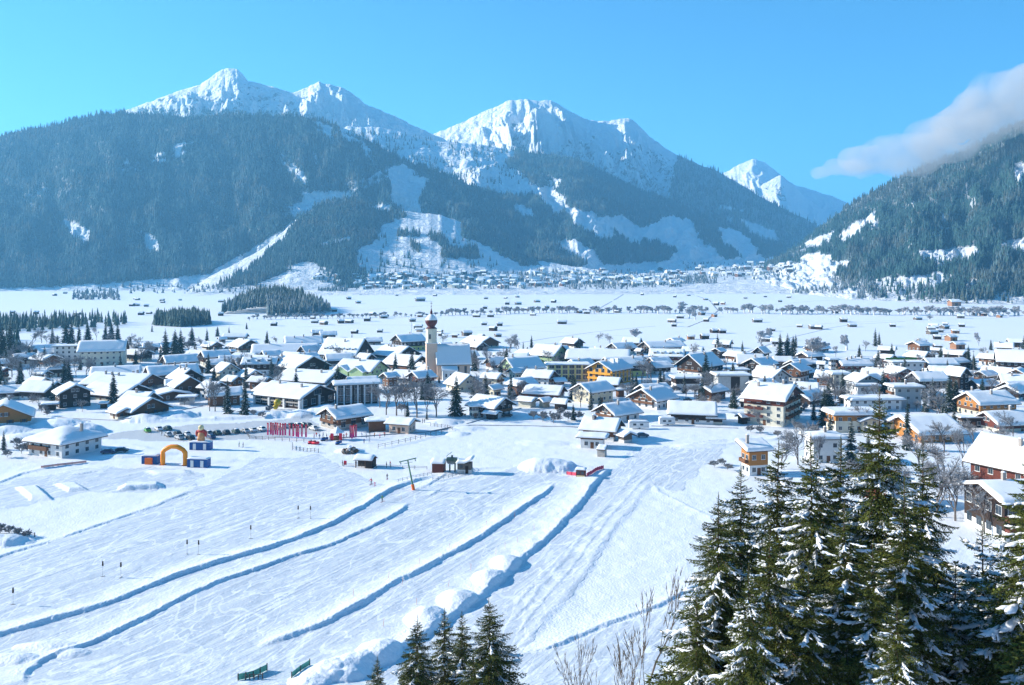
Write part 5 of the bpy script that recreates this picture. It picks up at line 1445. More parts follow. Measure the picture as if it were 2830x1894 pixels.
# --- village conifers: tip pixel, base row
VC = [spruce_meshes('village_spruce', 18, .26, .55, 8, 0, 61, .45, needle=M_NEEDLE2), spruce_meshes('village_spruce', 18, .21, .55, 8, 0, 62, .7, needle=M_NEEDLE2, padz=1.3), spruce_meshes('village_spruce', 18, .32, .6, 8, 0, 63, .5, needle=M_NEEDLE2)]
def P(c, x, y): return CROPS[c][0] + x * .2561, CROPS[c][1] + y * .2561
def vcon(c, x, yt, yb, v, label, w=1.0, grp='snowy firs in the village'):
    U, Vt = P(c, x, yt); _, Vb = P(c, x, yb)
    X, Y = flat_xy(U, Vb); h = (Vb - Vt) / pxm(Vb)
    sc = h / 18
    spruce(VC[v], X, Y, -.1, (U * 7.7) % 6.28, sc, label, grp, 'fir_tree', sc * w)
for a in [
    (1, 25, 60, 470, 0, 'dark fir at the left edge behind the village'), (1, 110, 15, 480, 1, 'tall pale green fir second from the left edge'), (1, 565, 90, 320, 0, 'lone dark fir left of the fir row'),
    (1, 710, 40, 290, 2, 'first fir of the row behind the cream apartment house'), (1, 770, 20, 290, 0, 'second fir of the row behind the cream apartment house'), (1, 850, 50, 280, 1, 'third fir of the row behind the cream apartment house'), (1, 950, 45, 260, 2, 'last fir of the row behind the cream apartment house'),
    (1, 1140, 45, 250, 0, 'left fir of the trio above the apartment roof'), (1, 1200, 30, 250, 2, 'middle fir of the trio above the apartment roof'), (1, 1270, 45, 250, 0, 'right fir of the trio above the apartment roof'),
    (1, 480, 295, 520, 0, 'dark fir in front of the dark gabled house'), (1, 865, 385, 560, 1, 'snowy fir at the corner of the apartment house'), (1, 1785, 105, 480, 0, 'left of the three tall dark firs near the lane'), (1, 1890, 110, 400, 2, 'middle of the three tall dark firs near the lane'), (1, 1950, 105, 410, 0, 'right of the three tall dark firs near the lane'),
    (1, 2070, 80, 300, 2, 'broad fir standing right of the three tall ones'), (1, 40, 1200, 1420, 1, 'small snowy fir beside the white farmhouse'), (1, 1640, 60, 150, 1, 'pale frosted fir on the meadow edge'),
    (2, 670, 95, 250, 1, 'frosted fir behind the cream chalet'), (2, 785, 80, 200, 2, 'round frosted fir at the field edge'), (2, 1100, 40, 120, 0, 'small fir out on the field edge'), (2, 910, 85, 160, 1, 'small frosted fir beside the long low roof'), (2, 1320, 125, 290, 0, 'dark fir beside the wide dark gable'),
    (2, 890, 630, 1025, 1, 'big snowy fir left of the dark hall'), (2, 1080, 630, 1035, 1, 'big snow dusted fir nearest the dark hall'), (2, 985, 250, 370, 1, 'thin fir before the white roof at the back'), (2, 760, 450, 510, 0, 'fir top beside the cream chalet'),
    (3, 1605, 590, 1050, 0, 'large dark fir between the bare trees and the wide gabled chalet'), (3, 1805, 345, 570, 0, 'dark slender fir right of the church'), (3, 1080, 870, 1060, 1, 'small fir under the bare trees'), (3, 1420, 600, 700, 1, 'fir tip near the church annex'), (3, 1285, 985, 1090, 1, 'little snowy fir behind the restaurant'),
    (4, 440, 575, 870, 1, 'snowy fir left of the white hipped house'), (4, 660, 175, 320, 0, 'slim fir at the edge of the fields'), (4, 570, 240, 340, 1, 'short fir left of the slim fir'), (4, 1110, 915, 1100, 0, 'conifer by the frosted bushes in the centre'), (4, 1400, 830, 960, 2, 'green conifer at the beige house wall'), (4, 1095, 560, 700, 1, 'snow covered fir in front of the glazed pavilion'),
    (4, 2090, 555, 750, 1, 'snow bent fir right of the ochre hotel'), (4, 1790, 600, 750, 2, 'low snowy fir at the corner of the ochre hotel'), (4, 935, 390, 520, 1, 'fir in front of the pale green house'),
    (5, 785, 355, 730, 0, 'tall roadside fir in front of the white bungalow'), (5, 1585, 150, 430, 0, 'left of the twin tall firs by the fields'), (5, 1665, 155, 430, 0, 'right of the twin tall firs by the fields'), (5, 1180, 235, 380, 1, 'white frosted fir by the fields'), (5, 100, 330, 420, 1, 'fir beside the round shouldered roof'), (5, 520, 250, 330, 0, 'small fir at the end of the broad dark gable'),
    (5, 2065, 720, 1160, 0, 'tall snowy fir right of the cream hotel'), (5, 2120, 780, 1000, 1, 'second fir close to the tall snowy one by the hotel'), (5, 1950, 860, 1100, 1, 'blue shaded fir beside the cream hotel'),
    (6, 770, 325, 560, 0, 'dark fir standing above the flat shop roof'), (6, 385, 560, 920, 0, 'slim fir before the grey green gable'), (6, 825, 530, 870, 0, 'fir between the grey green gable and the red brown hotel'), (6, 1265, 670, 880, 0, 'upper of two firs right of the dark fronted house'), (6, 1275, 800, 1020, 0, 'lower of two firs right of the dark fronted house'),
    (6, 1540, 580, 1010, 0, 'largest of the dark fir cluster on the right'), (6, 1600, 620, 1000, 2, 'fir behind the largest of the dark cluster'), (6, 1475, 770, 1070, 1, 'snow dusted fir in front of the dark cluster'), (6, 1590, 960, 1230, 0, 'low fir below the dark cluster'), (6, 1625, 395, 540, 1, 'small snowy fir by the flat shop roof'), (6, 1950, 455, 570, 0, 'left of two firs by the right edge roofs'), (6, 2000, 440, 580, 0, 'right of two firs by the right edge roofs'),
    (6, 1085, 860, 1420, 0, 'very slim dark fir before the orange timber house'), (6, 2140, 800, 950, 0, 'small fir beside the roof with skylights'), (6, 2100, 700, 850, 1, 'fir beside the low snowy roof on the right'), (6, 480, 1050, 1560, 1, 'dense snowy fir in front of the white domed house'), (6, 660, 1200, 1650, 1, 'snowy fir beside the tallest spruce tip'), (6, 250, 1000, 1250, 1, 'frosted fir at the orange balcony')]:
    w = 0.55 if 'very slim' in a[5] else (0.8 if 'slim' in a[5] else 1.0)
    vcon(*a, w=w)

# --- bare frosted trees of the village
def vbare(U, V, h, v, label, w=1.0, grp='bare frosted trees in the village', name='bare_tree'):
    X, Y = flat_xy(U, V); sc = h / 12
    bare(BARE[v], X, Y, -.1, (U * 3.3) % 6.28, sc, label, grp, name, sc * w)
BT = []
for c, x, y, h, v in [(3, 850, 1040, 15, 0), (3, 960, 1050, 17, 1), (3, 1180, 1070, 18, 0), (3, 1390, 1060, 16, 1), (3, 1050, 1040, 14, 2), (3, 1290, 1050, 14, 2), (3, 780, 960, 12, 1),
                      (3, 1720, 560, 13, 0), (3, 1850, 590, 12, 1), (3, 1950, 560, 13, 2), (3, 2060, 520, 13, 1), (3, 2180, 390, 14, 0), (3, 2280, 380, 13, 1),
                      (2, 700, 1000, 14, 2), (2, 760, 1000, 13, 0), (2, 980, 600, 13, 1), (2, 900, 600, 11, 0), (2, 1540, 580, 11, 1), (2, 1650, 590, 11, 0), (2, 2120, 460, 12, 1), (2, 480, 400, 12, 0), (2, 620, 330, 10, 1), (2, 100, 430, 12, 1),
                      (1, 130, 640, 15, 0), (1, 250, 700, 14, 1), (1, 330, 690, 13, 2), (1, 60, 520, 14, 1), (1, 230, 470, 14, 0), (1, 330, 450, 13, 1), (1, 430, 560, 12, 0), (1, 560, 640, 12, 1), (1, 740, 650, 14, 0), (1, 820, 640, 13, 2), (1, 930, 640, 12, 1), (1, 1430, 440, 13, 0), (1, 1530, 470, 13, 1), (1, 1620, 420, 12, 2), (1, 1000, 560, 10, 1), (1, 1500, 330, 10, 0),
                      (1, 350, 300, 14, 1), (1, 450, 270, 13, 0), (1, 620, 330, 13, 1), (1, 1040, 240, 12, 2), (1, 30, 350, 14, 0),
                      (4, 1850, 700, 14, 0), (4, 1950, 720, 15, 1), (4, 130, 900, 14, 1), (4, 30, 980, 13, 0), (4, 250, 640, 10, 2), (4, 610, 690, 9, 1), (4, 850, 500, 10, 0), (4, 1190, 960, 9, 1), (4, 480, 330, 12, 2), (4, 1380, 260, 9, 1),
                      (5, 790, 880, 13, 0), (5, 1050, 910, 9, 1), (5, 660, 880, 8, 2), (5, 570, 880, 8, 0), (5, 1400, 650, 7, 1), (5, 2180, 900, 13, 2), (5, 1950, 470, 13, 1), (5, 1380, 330, 10, 0), (5, 2230, 950, 11, 1),
                      (6, 60, 470, 14, 0), (6, 310, 880, 13, 1), (6, 1360, 980, 13, 0), (6, 1430, 1130, 14, 1), (6, 1370, 800, 11, 2), (6, 1740, 720, 9, 1), (6, 600, 1230, 11, 0)]:
    U, V = P(c, x, y); BT.append((U, V, h, v))
for x, y, h, v in [(2205, 1290, 13, 0), (2160, 1300, 11, 1), (2260, 1290, 10, 2), (2420, 1330, 9, 1), (2370, 1345, 8, 0), (2590, 1430, 15, 0), (2640, 1440, 14, 1), (2560, 1400, 13, 2), (2690, 1400, 12, 1), (2480, 1370, 9, 0), (2720, 1350, 11, 2), (2610, 1330, 13, 1), (2540, 1300, 13, 0), (2660, 1290, 12, 2), (2690, 1230, 10, 1), (2610, 1250, 11, 0),
                   (2100, 1180, 8, 1), (2230, 1230, 9, 0), (2330, 1350, 8, 2), (2750, 1250, 10, 0), (2800, 1210, 10, 1), (2720, 1480, 12, 0), (2760, 1300, 9, 1)]:
    BT.append((x, y, h, v))
ADJ = ['wispy', 'spreading', 'upright', 'broad crowned', 'twiggy', 'tall thin']
def near_words(U, V):
    tbl = [(150, 'far left gardens'), (330, 'left gardens'), (480, 'garden beside the three dark firs'), (640, 'left village lane'), (800, 'yard of the dark hall'), (1000, 'lane by the green guesthouse'), (1130, 'grove behind the restaurant'), (1260, 'grove right of the restaurant roofs'), (1420, 'gardens right of the church'), (1600, 'central gardens'),
           (1800, 'garden of the ochre hotel'), (1960, 'lane beside the flat workshop'), (2120, 'forecourt of the cream hotel'), (2290, 'gardens right of the cream hotel'), (2450, 'garden of the beige gables'), (2600, 'slope behind the tall spruces'), (2720, 'thicket above the big dark chalet'), (9999, 'thicket at the right edge')]
    w = [t for k, t in tbl if U < k][0]
    row = 'rear' if V < 1010 else ('middle' if V < 1120 else 'front')
    return w, row
seen = {}
for i, (U, V, h, v) in enumerate(BT):
    w, row = near_words(U, V); k = (w, row); n = seen.get(k, 0); seen[k] = n + 1
    vbare(U, V, h, v, '%s bare tree, %s row of the %s' % (ADJ[n % 6], row, w), w=1.25 if v != 2 else .9)
# frosted shrubs
rngb = random.Random(5)
SH = [(1530, 1170, 5), (1500, 1165, 4.5), (1475, 1160, 4), (1570, 1165, 4.5), (1600, 1160, 4), (1550, 1150, 4), (60, 1255, 4), (45, 1235, 3.5), (85, 1245, 3.5), (20, 1265, 3), (115, 1140, 4), (130, 1150, 3), (510, 1120, 4), (470, 1105, 4), (495, 1110, 3.5), (1390, 1130, 4), (1110, 1140, 4),
      (2100, 1200, 3.5), (2075, 1195, 3), (1900, 1120, 4), (1830, 1105, 3.5), (1985, 1110, 4), (2040, 1100, 3.5), (2310, 1130, 3), (2200, 1190, 4), (2250, 1200, 4), (2150, 1210, 3), (700, 1150, 3), (725, 1155, 3), (745, 1140, 3.5), (1760, 1120, 3.5), (1720, 1080, 4), (1975, 1292, 2.5), (1995, 1286, 2.5), (2010, 1300, 2.5),
      (0, 1475, 2.6), (25, 1478, 2.4), (50, 1482, 2.2), (75, 1486, 2.0), (2380, 1260, 4), (2300, 1240, 4), (1360, 1060, 4), (1240, 1010, 4), (620, 1010, 4), (350, 1080, 3.5), (420, 1090, 3), (300, 1010, 4), (560, 1060, 3.5)]
for i, (U, V, h) in enumerate(SH):
    X, Y = flat_xy(U, V); sc = h / 4
    w, row = near_words(U, V); k = ('s', w, row); n = seen.get(k, 0); seen[k] = n + 1
    lab = '%s frosted shrub at the %s side of the %s' % (['low', 'rounded', 'scruffy', 'white dusted', 'small', 'dense'][n % 6], row, w) if not V > 1460 else 'dry reddish shrub by the track at the left edge, number %s from it' % ['one', 'two', 'three', 'four'][i - 35 if 35 <= i < 39 else 0]
    bare(BUSH[i % 2], X, Y, -.1, i * 1.3, sc, lab, 'frosted shrubs between the houses', 'shrub', sc * 1.3)

# --- groves on the valley floor (masses far off)
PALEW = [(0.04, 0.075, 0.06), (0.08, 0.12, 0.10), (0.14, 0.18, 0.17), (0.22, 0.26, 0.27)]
def grove(name, poly, n, h0, h1, seed, label, cols=FROSTY, hill=0):
    rng = np.random.default_rng(seed); xs, ys, zs = [], [], []
    bu = [p[0] for p in poly]; bv = [p[1] for p in poly]
    while len(xs) < n:
        u, v = rng.uniform(min(bu), max(bu)), rng.uniform(min(bv), max(bv))
        if in_poly(np.array([u]), np.array([v]), poly)[0]:
            x, y = flat_xy(u, v); xs.append(x); ys.append(y)
            t = (u - min(bu)) / (max(bu) - min(bu)); zs.append(hill * math.sin(math.pi * min(1, max(0, t))) ** .8 * (1 - (v - min(bv)) / (max(bv) - min(bv))) if hill else 0)
    tag(forest_mesh(name, np.array(xs), np.array(ys), np.array(zs), h0, h1, rng, cols, .16), label, 'wood', kind='stuff')
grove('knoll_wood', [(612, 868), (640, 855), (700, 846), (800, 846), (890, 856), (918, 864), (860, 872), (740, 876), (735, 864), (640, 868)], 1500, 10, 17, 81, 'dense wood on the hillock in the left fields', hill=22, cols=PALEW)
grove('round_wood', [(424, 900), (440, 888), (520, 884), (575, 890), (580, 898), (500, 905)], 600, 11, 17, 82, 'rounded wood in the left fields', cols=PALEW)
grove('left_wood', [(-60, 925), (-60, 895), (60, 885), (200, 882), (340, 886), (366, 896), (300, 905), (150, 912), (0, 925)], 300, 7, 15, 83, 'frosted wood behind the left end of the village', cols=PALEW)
grove('edge_wood', [(-60, 1000), (-60, 930), (40, 935), (60, 990)], 55, 12, 19, 84, 'firs crowding the left edge', cols=GREEN)

# ------------------------------------------------------------------ smaller chalets, sheds and trees that fill the lanes
rfl = random.Random(12)
FTY = [('cD', 'cream and dark timber'), ('wD', 'white and dark timber'), ('DD', 'dark timber'), ('BB', 'brown timber'), ('bD', 'beige'), ('wB', 'white and brown')]
REG = [(300, 'left edge'), (600, 'brown barn'), (850, 'long blue roofs'), (1050, 'grand hotel'), (1250, 'church'), (1450, 'pyramid roof'), (1650, 'ochre hotel'), (1850, 'dormered house'), (2050, 'flat workshop'), (2250, 'cream hotel'), (2450, 'grey green gable'), (2650, 'dark fir cluster'), (9999, 'right edge')]
cnt = {}; made = 0; tries = 0
def free(x, y, r):
    return all((x - a) ** 2 + (y - b) ** 2 > (r + c) ** 2 for a, b, c in HOUSES)
while made < 92 and tries < 6000:
    tries += 1
    U = rfl.uniform(-40, 2840); V = rfl.uniform(958, 1128 if U > 1300 or U < 900 else 1060)
    if 1010 < U < 1300 and V > 1060: continue
    x, y = flat_xy(U, V); W = rfl.uniform(9, 13.5); L = W * rfl.uniform(1.0, 1.35)
    if not free(x, y, L * .42): continue
    HOUSES.append((x, y, L * .5)); made += 1
    w, wn = rfl.choice(FTY); reg = [t for k, t in REG if U < k][0]; k = (wn, reg); n = cnt.get(k, 0); cnt[k] = n + 1
    turn = rfl.choice([-50, -30, -20, 25, 40]); H_ = rfl.uniform(5.2, 7.4)
    house_at(x, y, L, W, H_, R(turn), w, '%s %s chalet among larger roofs near the %s%s' % (['small', 'squat', 'hidden', 'little', 'low'][n % 5], wn, reg, ', gable %s' % ('right' if turn < 0 else 'left')), pitch=rfl.choice([22, 26, 30]), snow=rfl.uniform(.5, 1.0), chim=rfl.choice([0, 1, 1]), storeys=rfl.choice([1, 2]))
made = 0
while made < 300:
    U = rfl.uniform(-40, 2860); V = rfl.uniform(950, 1140)
    if 380 < U < 1300 and V > 1105: continue
    x, y = flat_xy(U, V)
    if not all((x - a) ** 2 + (y - b) ** 2 > (c * .9) ** 2 for a, b, c in HOUSES): continue
    made += 1; w, row = near_words(U, V); reg = [t for k, t in REG if U < k][0]
    t = rfl.random()
    if t < .3:
        sc = rfl.uniform(8, 15) / 18; v = rfl.randrange(3)
        spruce(VC[v], x, y, -.1, rfl.uniform(0, 6), sc, 'small snowy fir standing between houses near the %s' % reg, 'small firs scattered among the houses', 'fir_tree', sc)
    elif t < .62:
        sc = rfl.uniform(.45, .95); bare(BARE[rfl.randrange(3)], x, y, -.1, rfl.uniform(0, 6), sc, 'small bare garden tree near the %s' % reg, 'small bare trees among the houses', 'bare_tree', sc * 1.15)
    else:
        sc = rfl.uniform(.45, .9); bare(BUSH[made % 2], x, y, -.1, rfl.uniform(0, 6), sc, 'frosted garden bush near the %s' % reg, 'garden bushes among the houses', 'shrub', sc * 1.3)
# ------------------------------------------------------------------ barns on the meadows
def barn_mesh(name, L, W, H, wood, snow=.6, seed=0, flat=False):
    m = MB(); rise = W * .22; e = H - rise
    m.prism([(-W / 2, -1.2), (W / 2, -1.2), (W / 2, e), (0, H), (-W / 2, e)], -L / 2, L / 2, 0)
    m.prism([(-W / 2 - .6, e - .35), (0, H - .12), (W / 2 + .6, e - .35), (W / 2 + .6, e - .2), (0, H + .05), (-W / 2 - .6, e - .2)], -L / 2 - .6, L / 2 + .6, 1)
    m.box(-L * .16, L * .12, -W / 2 - .06, -W / 2, 0, e * .7, 1)
    n0 = len(m.f)
    snow_roof(m, L + 1.1, W + 1.1, H + .06, rise + .25, snow, seed=seed, mi=2, nx=8, ny=8)
    me = m.mesh(name, [wood, M_EAVE, M_ROOFSNOW])
    return me
BARNS = [barn_mesh('hay_barn', 8, 6, 4.4, M_GWOOD, seed=1), barn_mesh('hay_barn', 7, 7, 5, M_DWOOD, seed=2), barn_mesh('hay_barn', 10, 6, 4.2, M_GWOOD, seed=3), barn_mesh('hay_barn', 7, 6, 4.6, mat('russet_timber', (0.30, 0.15, 0.08), .8, vary=.3, scale=2, stretch=(1, 1, 6)), seed=4)]  # last variant has warm reddish brown boards
def barn(U, V, v, sc, deg, label, group='hay barns scattered over the snowy meadows'):
    X, Y = flat_xy(U, V)
    o = bpy.data.objects.new('hay_barn', BARNS[v]); COL.objects.link(o)
    o.location = (X, Y, 0); o.rotation_euler = (0, 0, R(deg)); o.scale = (sc, sc, sc)
    tag(o, label, 'barn', group)
BL = [(1338, 899, 0), (1381, 901, 1), (1363, 914, 1), (1376, 931, 0), (1215, 922, 3), (1156, 909, 0), (1015, 888, 1), (965, 893, 2), (942, 894, 1), (1140, 889, 0), (1164, 832, 2), (1343, 827, 0), (1397, 826, 0), (1402, 842, 1), (1432, 842, 2), (1484, 836, 2),
      (1512, 852, 1), (1430, 823, 0), (1530, 837, 1), (1473, 873, 2), (1356, 877, 0), (1317, 877, 2), (1161, 877, 3), (1097, 818, 0), (1074, 805, 1), (990, 839, 0), (964, 828, 1), (1202, 819, 0), (1253, 813, 1), (1553, 896, 2), (1453, 858, 0), (1340, 854, 1),
      (1775, 816, 1), (1806, 809, 0), (1903, 818, 2), (1865, 822, 1), (1950, 830, 2), (1980, 844, 1), (1998, 842, 3), (1880, 880, 2), (1939, 871, 0), (1974, 876, 3), (1952, 889, 1), (1857, 891, 2), (1863, 903, 1), (1706, 865, 0), (1653, 864, 0), (1602, 866, 1), (1622, 868, 0),
      (1909, 938, 3), (1947, 937, 1), (1995, 922, 1), (2093, 891, 2), (1973, 921, 1), (2467, 904, 1), (2248, 910, 0), (2263, 911, 1), (2355, 904, 2), (2332, 889, 2), (2580, 905, 2), (2582, 912, 1), (2573, 914, 0), (2576, 924, 2), (2613, 900, 1), (2610, 909, 2), (2596, 919, 0), (2640, 922, 3),
      (2590, 938, 1), (2547, 950, 1), (2591, 965, 1), (2595, 978, 2), (2536, 885, 2), (2658, 904, 1), (2121, 945, 2), (2133, 916, 0), (2582, 824, 3), (2524, 832, 1), (2331, 890, 1), (2720, 873, 3), (2309, 866, 1), (2297, 818, 2), (2249, 815, 2), (2440, 824, 0), (2470, 826, 2),
      (2256, 775, 2), (2201, 789, 1), (2125, 792, 0), (2027, 802, 2), (2085, 812, 0), (2115, 822, 1), (2060, 826, 0), (2180, 824, 0), (2156, 835, 1), (2700, 872, 1), (2762, 878, 3), (2655, 880, 0),
      (610, 873, 1), (448, 833, 1), (450, 838, 0), (374, 828, 0), (380, 830, 0), (151, 818, 1), (180, 812, 0), (520, 806, 1), (612, 836, 2), (498, 831, 0), (412, 868, 2), (390, 871, 1), (372, 845, 0), (365, 847, 1), (380, 846, 0), (404, 848, 0), (215, 870, 2), (100, 868, 1), (35, 866, 0),
      (924, 862, 1), (1030, 873, 1), (1060, 880, 2), (865, 882, 0), (870, 893, 2), (757, 901, 1), (895, 898, 0), (2210, 905, 0), (1330, 935, 1), (1290, 928, 0), (1050, 920, 1), (980, 923, 1)]
rb = random.Random(3)
for U, V, v in BL:
    side = 'left' if U < 900 else ('middle' if U < 1850 else 'right')
    depth = 'far' if V < 850 else ('middle distance' if V < 895 else 'near')
    kd = {0: 'grey hay barn', 1: 'dark hay barn', 2: 'long grey hay barn', 3: 'reddish hay barn'}[v]
    barn(U, V, v, rb.uniform(.65, 1.0) * (1.1 if V < 850 else 1), rb.uniform(-35, 35), '%s, one of the tiny ones dotting the %s %s fields' % (kd, depth, side), 'hay barns scattered over the snowy meadows')
barn(2628, 942, 3, 1.05, 18, 'larger salmon timber barn in the right fields beyond the green parapet')
barn(2646, 964, 3, 1.1, 12, 'orange timber barn nearest the village on the right')
barn(2637, 846, 3, 2.2, 3, 'long red brown barn at the foot of the right mountain')
barn(1161, 833, 2, 1.7, 20, 'large twin roofed barn in the middle fields')
# ------------------------------------------------------------------ far village on the fan
def front_pos(U, V):
    best = None
    for Ly in (L8, L6, L7, L5, L4, L2):
        if not (Ly.us[0] < U < Ly.us[-1]): continue
        if np.interp(U, Ly.us, Ly.V[Ly.nt - 1]) < V - .5:
            p = Ly.pos(U, V)
            if V < HV + 3 or p.z < 2:
                pass
            if best is None or p.y < best.y: best = p
    if V > HV + 30:
        x, y = flat_xy(U, V)
        if best is None or y < best.y: best = Vector((x, y, 0))
    return best
FARH = [barn_mesh('distant_house', 14, 11, 8.5, w, snow=1.2, seed=i) for i, w in enumerate((M_CREAM, M_WHITE, M_DWOOD, M_BWOOD, M_GREYW))]
rf = random.Random(9)
zones = [((985, 1500), (757, 800), 125), ((1130, 1400), (770, 795), 25), ((1480, 1900), (748, 792), 110), ((1880, 2190), (728, 778), 62), ((860, 1000), (762, 790), 10)]
for (u0, u1), (v0, v1), n in zones:
    for i in range(n):
        U = rf.uniform(u0, u1); V = v0 + (v1 - v0) * rf.random() ** .9
        if u0 >= 1880: V = np.interp(U, [1880, 2190], [758, 734]) + rf.uniform(-14, 20)
        p = front_pos(U, V)
        if p is None: continue
        o = bpy.data.objects.new('distant_house', FARH[rf.randrange(5)]); COL.objects.link(o)
        s = rf.uniform(.8, 1.35) * min(1.5, max(1, p.y / 3300 / KY)); o.location = p; o.scale = (s, s, s); o.rotation_euler = (0, 0, R(rf.choice([-30, 25, 0, 60]) + rf.uniform(-15, 15)))
        w = 'in the dense left half' if U < 1400 else ('in the scattered centre' if U < 1880 else 'climbing into the valley mouth')
        tag(o, 'tiny snow roofed house %s of the distant village' % w, 'house', 'houses of the distant village')
def far_church():
    p = front_pos(1466, 782); r = empty('distant_church', p); tag(r, 'tiny white church tower in the distant village', 'church')
    MB().box(-4, 4, -4, 4, -3, 26).build('tower', M_WHITE, r); MB().lathe([(5, 26), (3, 32), (0, 42)], n=8).build('spire', M_ROOFSNOW, r)
    MB().prism([(-7, -3), (7, -3), (7, 10), (0, 18), (-7, 10)], 4, 26).build('nave', M_WHITE, r)
far_church()
def scatter_on(name, n, zs, h0, h1, seed, label, cols):
    rng = np.random.default_rng(seed); pts = []
    for (u0, u1, v0, v1, k) in zs:
        for i in range(k):
            u = rng.uniform(u0, u1); v = rng.uniform(v0, v1); p = front_pos(u, v)
            if p: pts.append(tuple(p))
    A = np.array(pts)
    tag(forest_mesh(name, A[:, 0], A[:, 1], A[:, 2], h0, h1, rng, cols, .3), label, 'trees', kind='stuff')
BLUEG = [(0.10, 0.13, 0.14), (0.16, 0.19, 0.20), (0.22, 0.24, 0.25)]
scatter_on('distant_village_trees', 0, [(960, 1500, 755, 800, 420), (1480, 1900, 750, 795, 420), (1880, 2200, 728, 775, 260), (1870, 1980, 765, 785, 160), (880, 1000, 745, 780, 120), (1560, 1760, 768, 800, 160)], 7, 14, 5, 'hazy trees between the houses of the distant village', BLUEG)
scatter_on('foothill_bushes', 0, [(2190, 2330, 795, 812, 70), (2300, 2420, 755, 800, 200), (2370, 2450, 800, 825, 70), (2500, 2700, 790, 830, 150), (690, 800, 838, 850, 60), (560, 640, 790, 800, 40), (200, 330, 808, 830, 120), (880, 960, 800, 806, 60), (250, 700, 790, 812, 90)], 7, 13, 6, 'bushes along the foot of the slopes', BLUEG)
# river trees: a row of individual bare trees
HEDGE = [bare_meshes('bare_tree', 12, 71, 5, .45, 4, twr=.12, upright=.9, bole=.05), bare_meshes('bare_tree', 12, 72, 5, .5, 4, twr=.12, upright=.9, bole=.05)]
for h in HEDGE: h[0].materials[0] = h[1].materials[0] = mat('river_twigs', (0.62, 0.62, 0.64), .9, vary=.3)
for i in range(150):
    U = 1240 + i * 10.8 + rb.uniform(-4, 4)
    if 1960 < U < 1990 or rb.random() < .08: continue
    V = np.interp(U, [1240, 1500, 2000, 2830], [872, 866, 866, 874]) + rb.uniform(-2, 1.5)
    X, Y = flat_xy(U, V); s = rb.uniform(.5, 1.15) * (1.0 if U > 1990 else .85)
    bare(HEDGE[i % 2], X, Y, 0, rb.uniform(0, 6), s, 'bare grey tree in the long %s row along the river' % ('right' if U > 1985 else 'central'), 'bare trees lining the river', 'bare_tree', s * 1.7)
for i in range(46):
    U = 690 + i * 12 + rb.uniform(-4, 4); V = np.interp(U, [690, 1250], [884, 874]) + rb.uniform(-2, 2)
    X, Y = flat_xy(U, V); s = rb.uniform(.3, .6)
    bare(HEDGE[i % 2], X, Y, 0, rb.uniform(0, 6), s, 'low bare bush in the thin left part of the river row', 'bare trees lining the river', 'bush', s * 1.8)
for U, V, s, lb in [(1755, 943, .9, 'rounded leafless tree at the near edge of the fields'), (2702, 942, .6, 'lone small tree in the right fields'), (1905, 880, 1.1, 'pale bare tree among the middle barns'), (1922, 884, 1.0, 'second bare tree beside the pale one among barns'), (2340, 968, 1.0, 'leafless tree by the field path'), (2255, 995, 1.3, 'tall frosted tree at the right village edge'), (2130, 940, .9, 'bare tree by the yellow gable'), (2105, 945, .8, 'small bare tree left of the yellow gable'), (2569, 888, .6, 'lone bush near the barn cluster'), (1885, 860, 1.2, 'taller bare tree rising from the river row')]:
    X, Y = flat_xy(U, V); bare(HEDGE[int(U) % 2], X, Y, 0, 1, s, lb, None, 'bare_tree', s * 1.2)
# ------------------------------------------------------------------ lanes across the fields
def fz(x, y): return float(ground_z(np.array([x]), np.array([y]))[0]) + (float(fbm(np.array([x / 160]), np.array([y / 160]), 3, 21)[0]) - .5) * 1.2 * (450 * KY < y < 3000)
def lane(pts, w, material, label, name='lane', lift=.06):
    P3 = [flat_xy(*p) for p in pts]; V = []; 
    fine = []
    for i in range(len(P3) - 1):
        a, b = P3[i], P3[i + 1]; n = max(2, int(math.hypot(b[0] - a[0], b[1] - a[1]) / 8))
        for k in range(n): fine.append((a[0] + (b[0] - a[0]) * k / n, a[1] + (b[1] - a[1]) * k / n))
    fine.append(P3[-1])
    for i, (x, y) in enumerate(fine):
        x2, y2 = fine[min(i + 1, len(fine) - 1)]; x1, y1 = fine[max(i - 1, 0)]
        d = math.hypot(x2 - x1, y2 - y1) or 1; nx, ny = -(y2 - y1) / d, (x2 - x1) / d
        ww = w * rb.uniform(.8, 1.15)
        for s in (-1, -.33, .33, 1):
            px, py = x + nx * ww / 2 * s, y + ny * ww / 2 * s
            V.append((px, py, fz(px, py) + lift - (.35 if abs(s) == 1 else 0)))
    me = np_mesh(name, V, grid_quads(len(fine), 4), smooth=True)
    o = link(name, me, mats=[material]); tag(o, label, kind='structure')
M_LANE = mat('trodden_snow', (0.42, 0.45, 0.50), .8, vary=.2, scale=.3)
M_ROADS = mat('cleared_road', (0.30, 0.31, 0.33), .8, vary=.3, scale=.2)
lane([(2060, 975), (2110, 958), (2200, 930), (2300, 906), (2360, 896), (2500, 890)], 5, M_LANE, 'field lane curving past the barns')
lane([(1440, 948), (1520, 934), (1640, 918), (1810, 902)], 5, M_LANE, 'field lane behind the village')
lane([(1640, 862), (1700, 828), (1735, 806)], 9, M_LANE, 'straight lane to the distant village')
lane([(1900, 905), (1960, 880), (1985, 858), (1960, 830), (1890, 806)], 6, M_ROADS, 'winding road past the barns')
lane([(1300, 905), (1500, 896), (1660, 886)], 2.5, M_LANE, 'faint track across the meadow')
lane([(820, 905), (1000, 898), (1200, 899)], 2.5, M_LANE, 'faint track across the left meadow')
lane([(930, 1212), (1180, 1195), (1300, 1176), (1460, 1178), (1640, 1184)], .9, M_ROADS, 'dark edge of the cleared footpath', lift=.25)
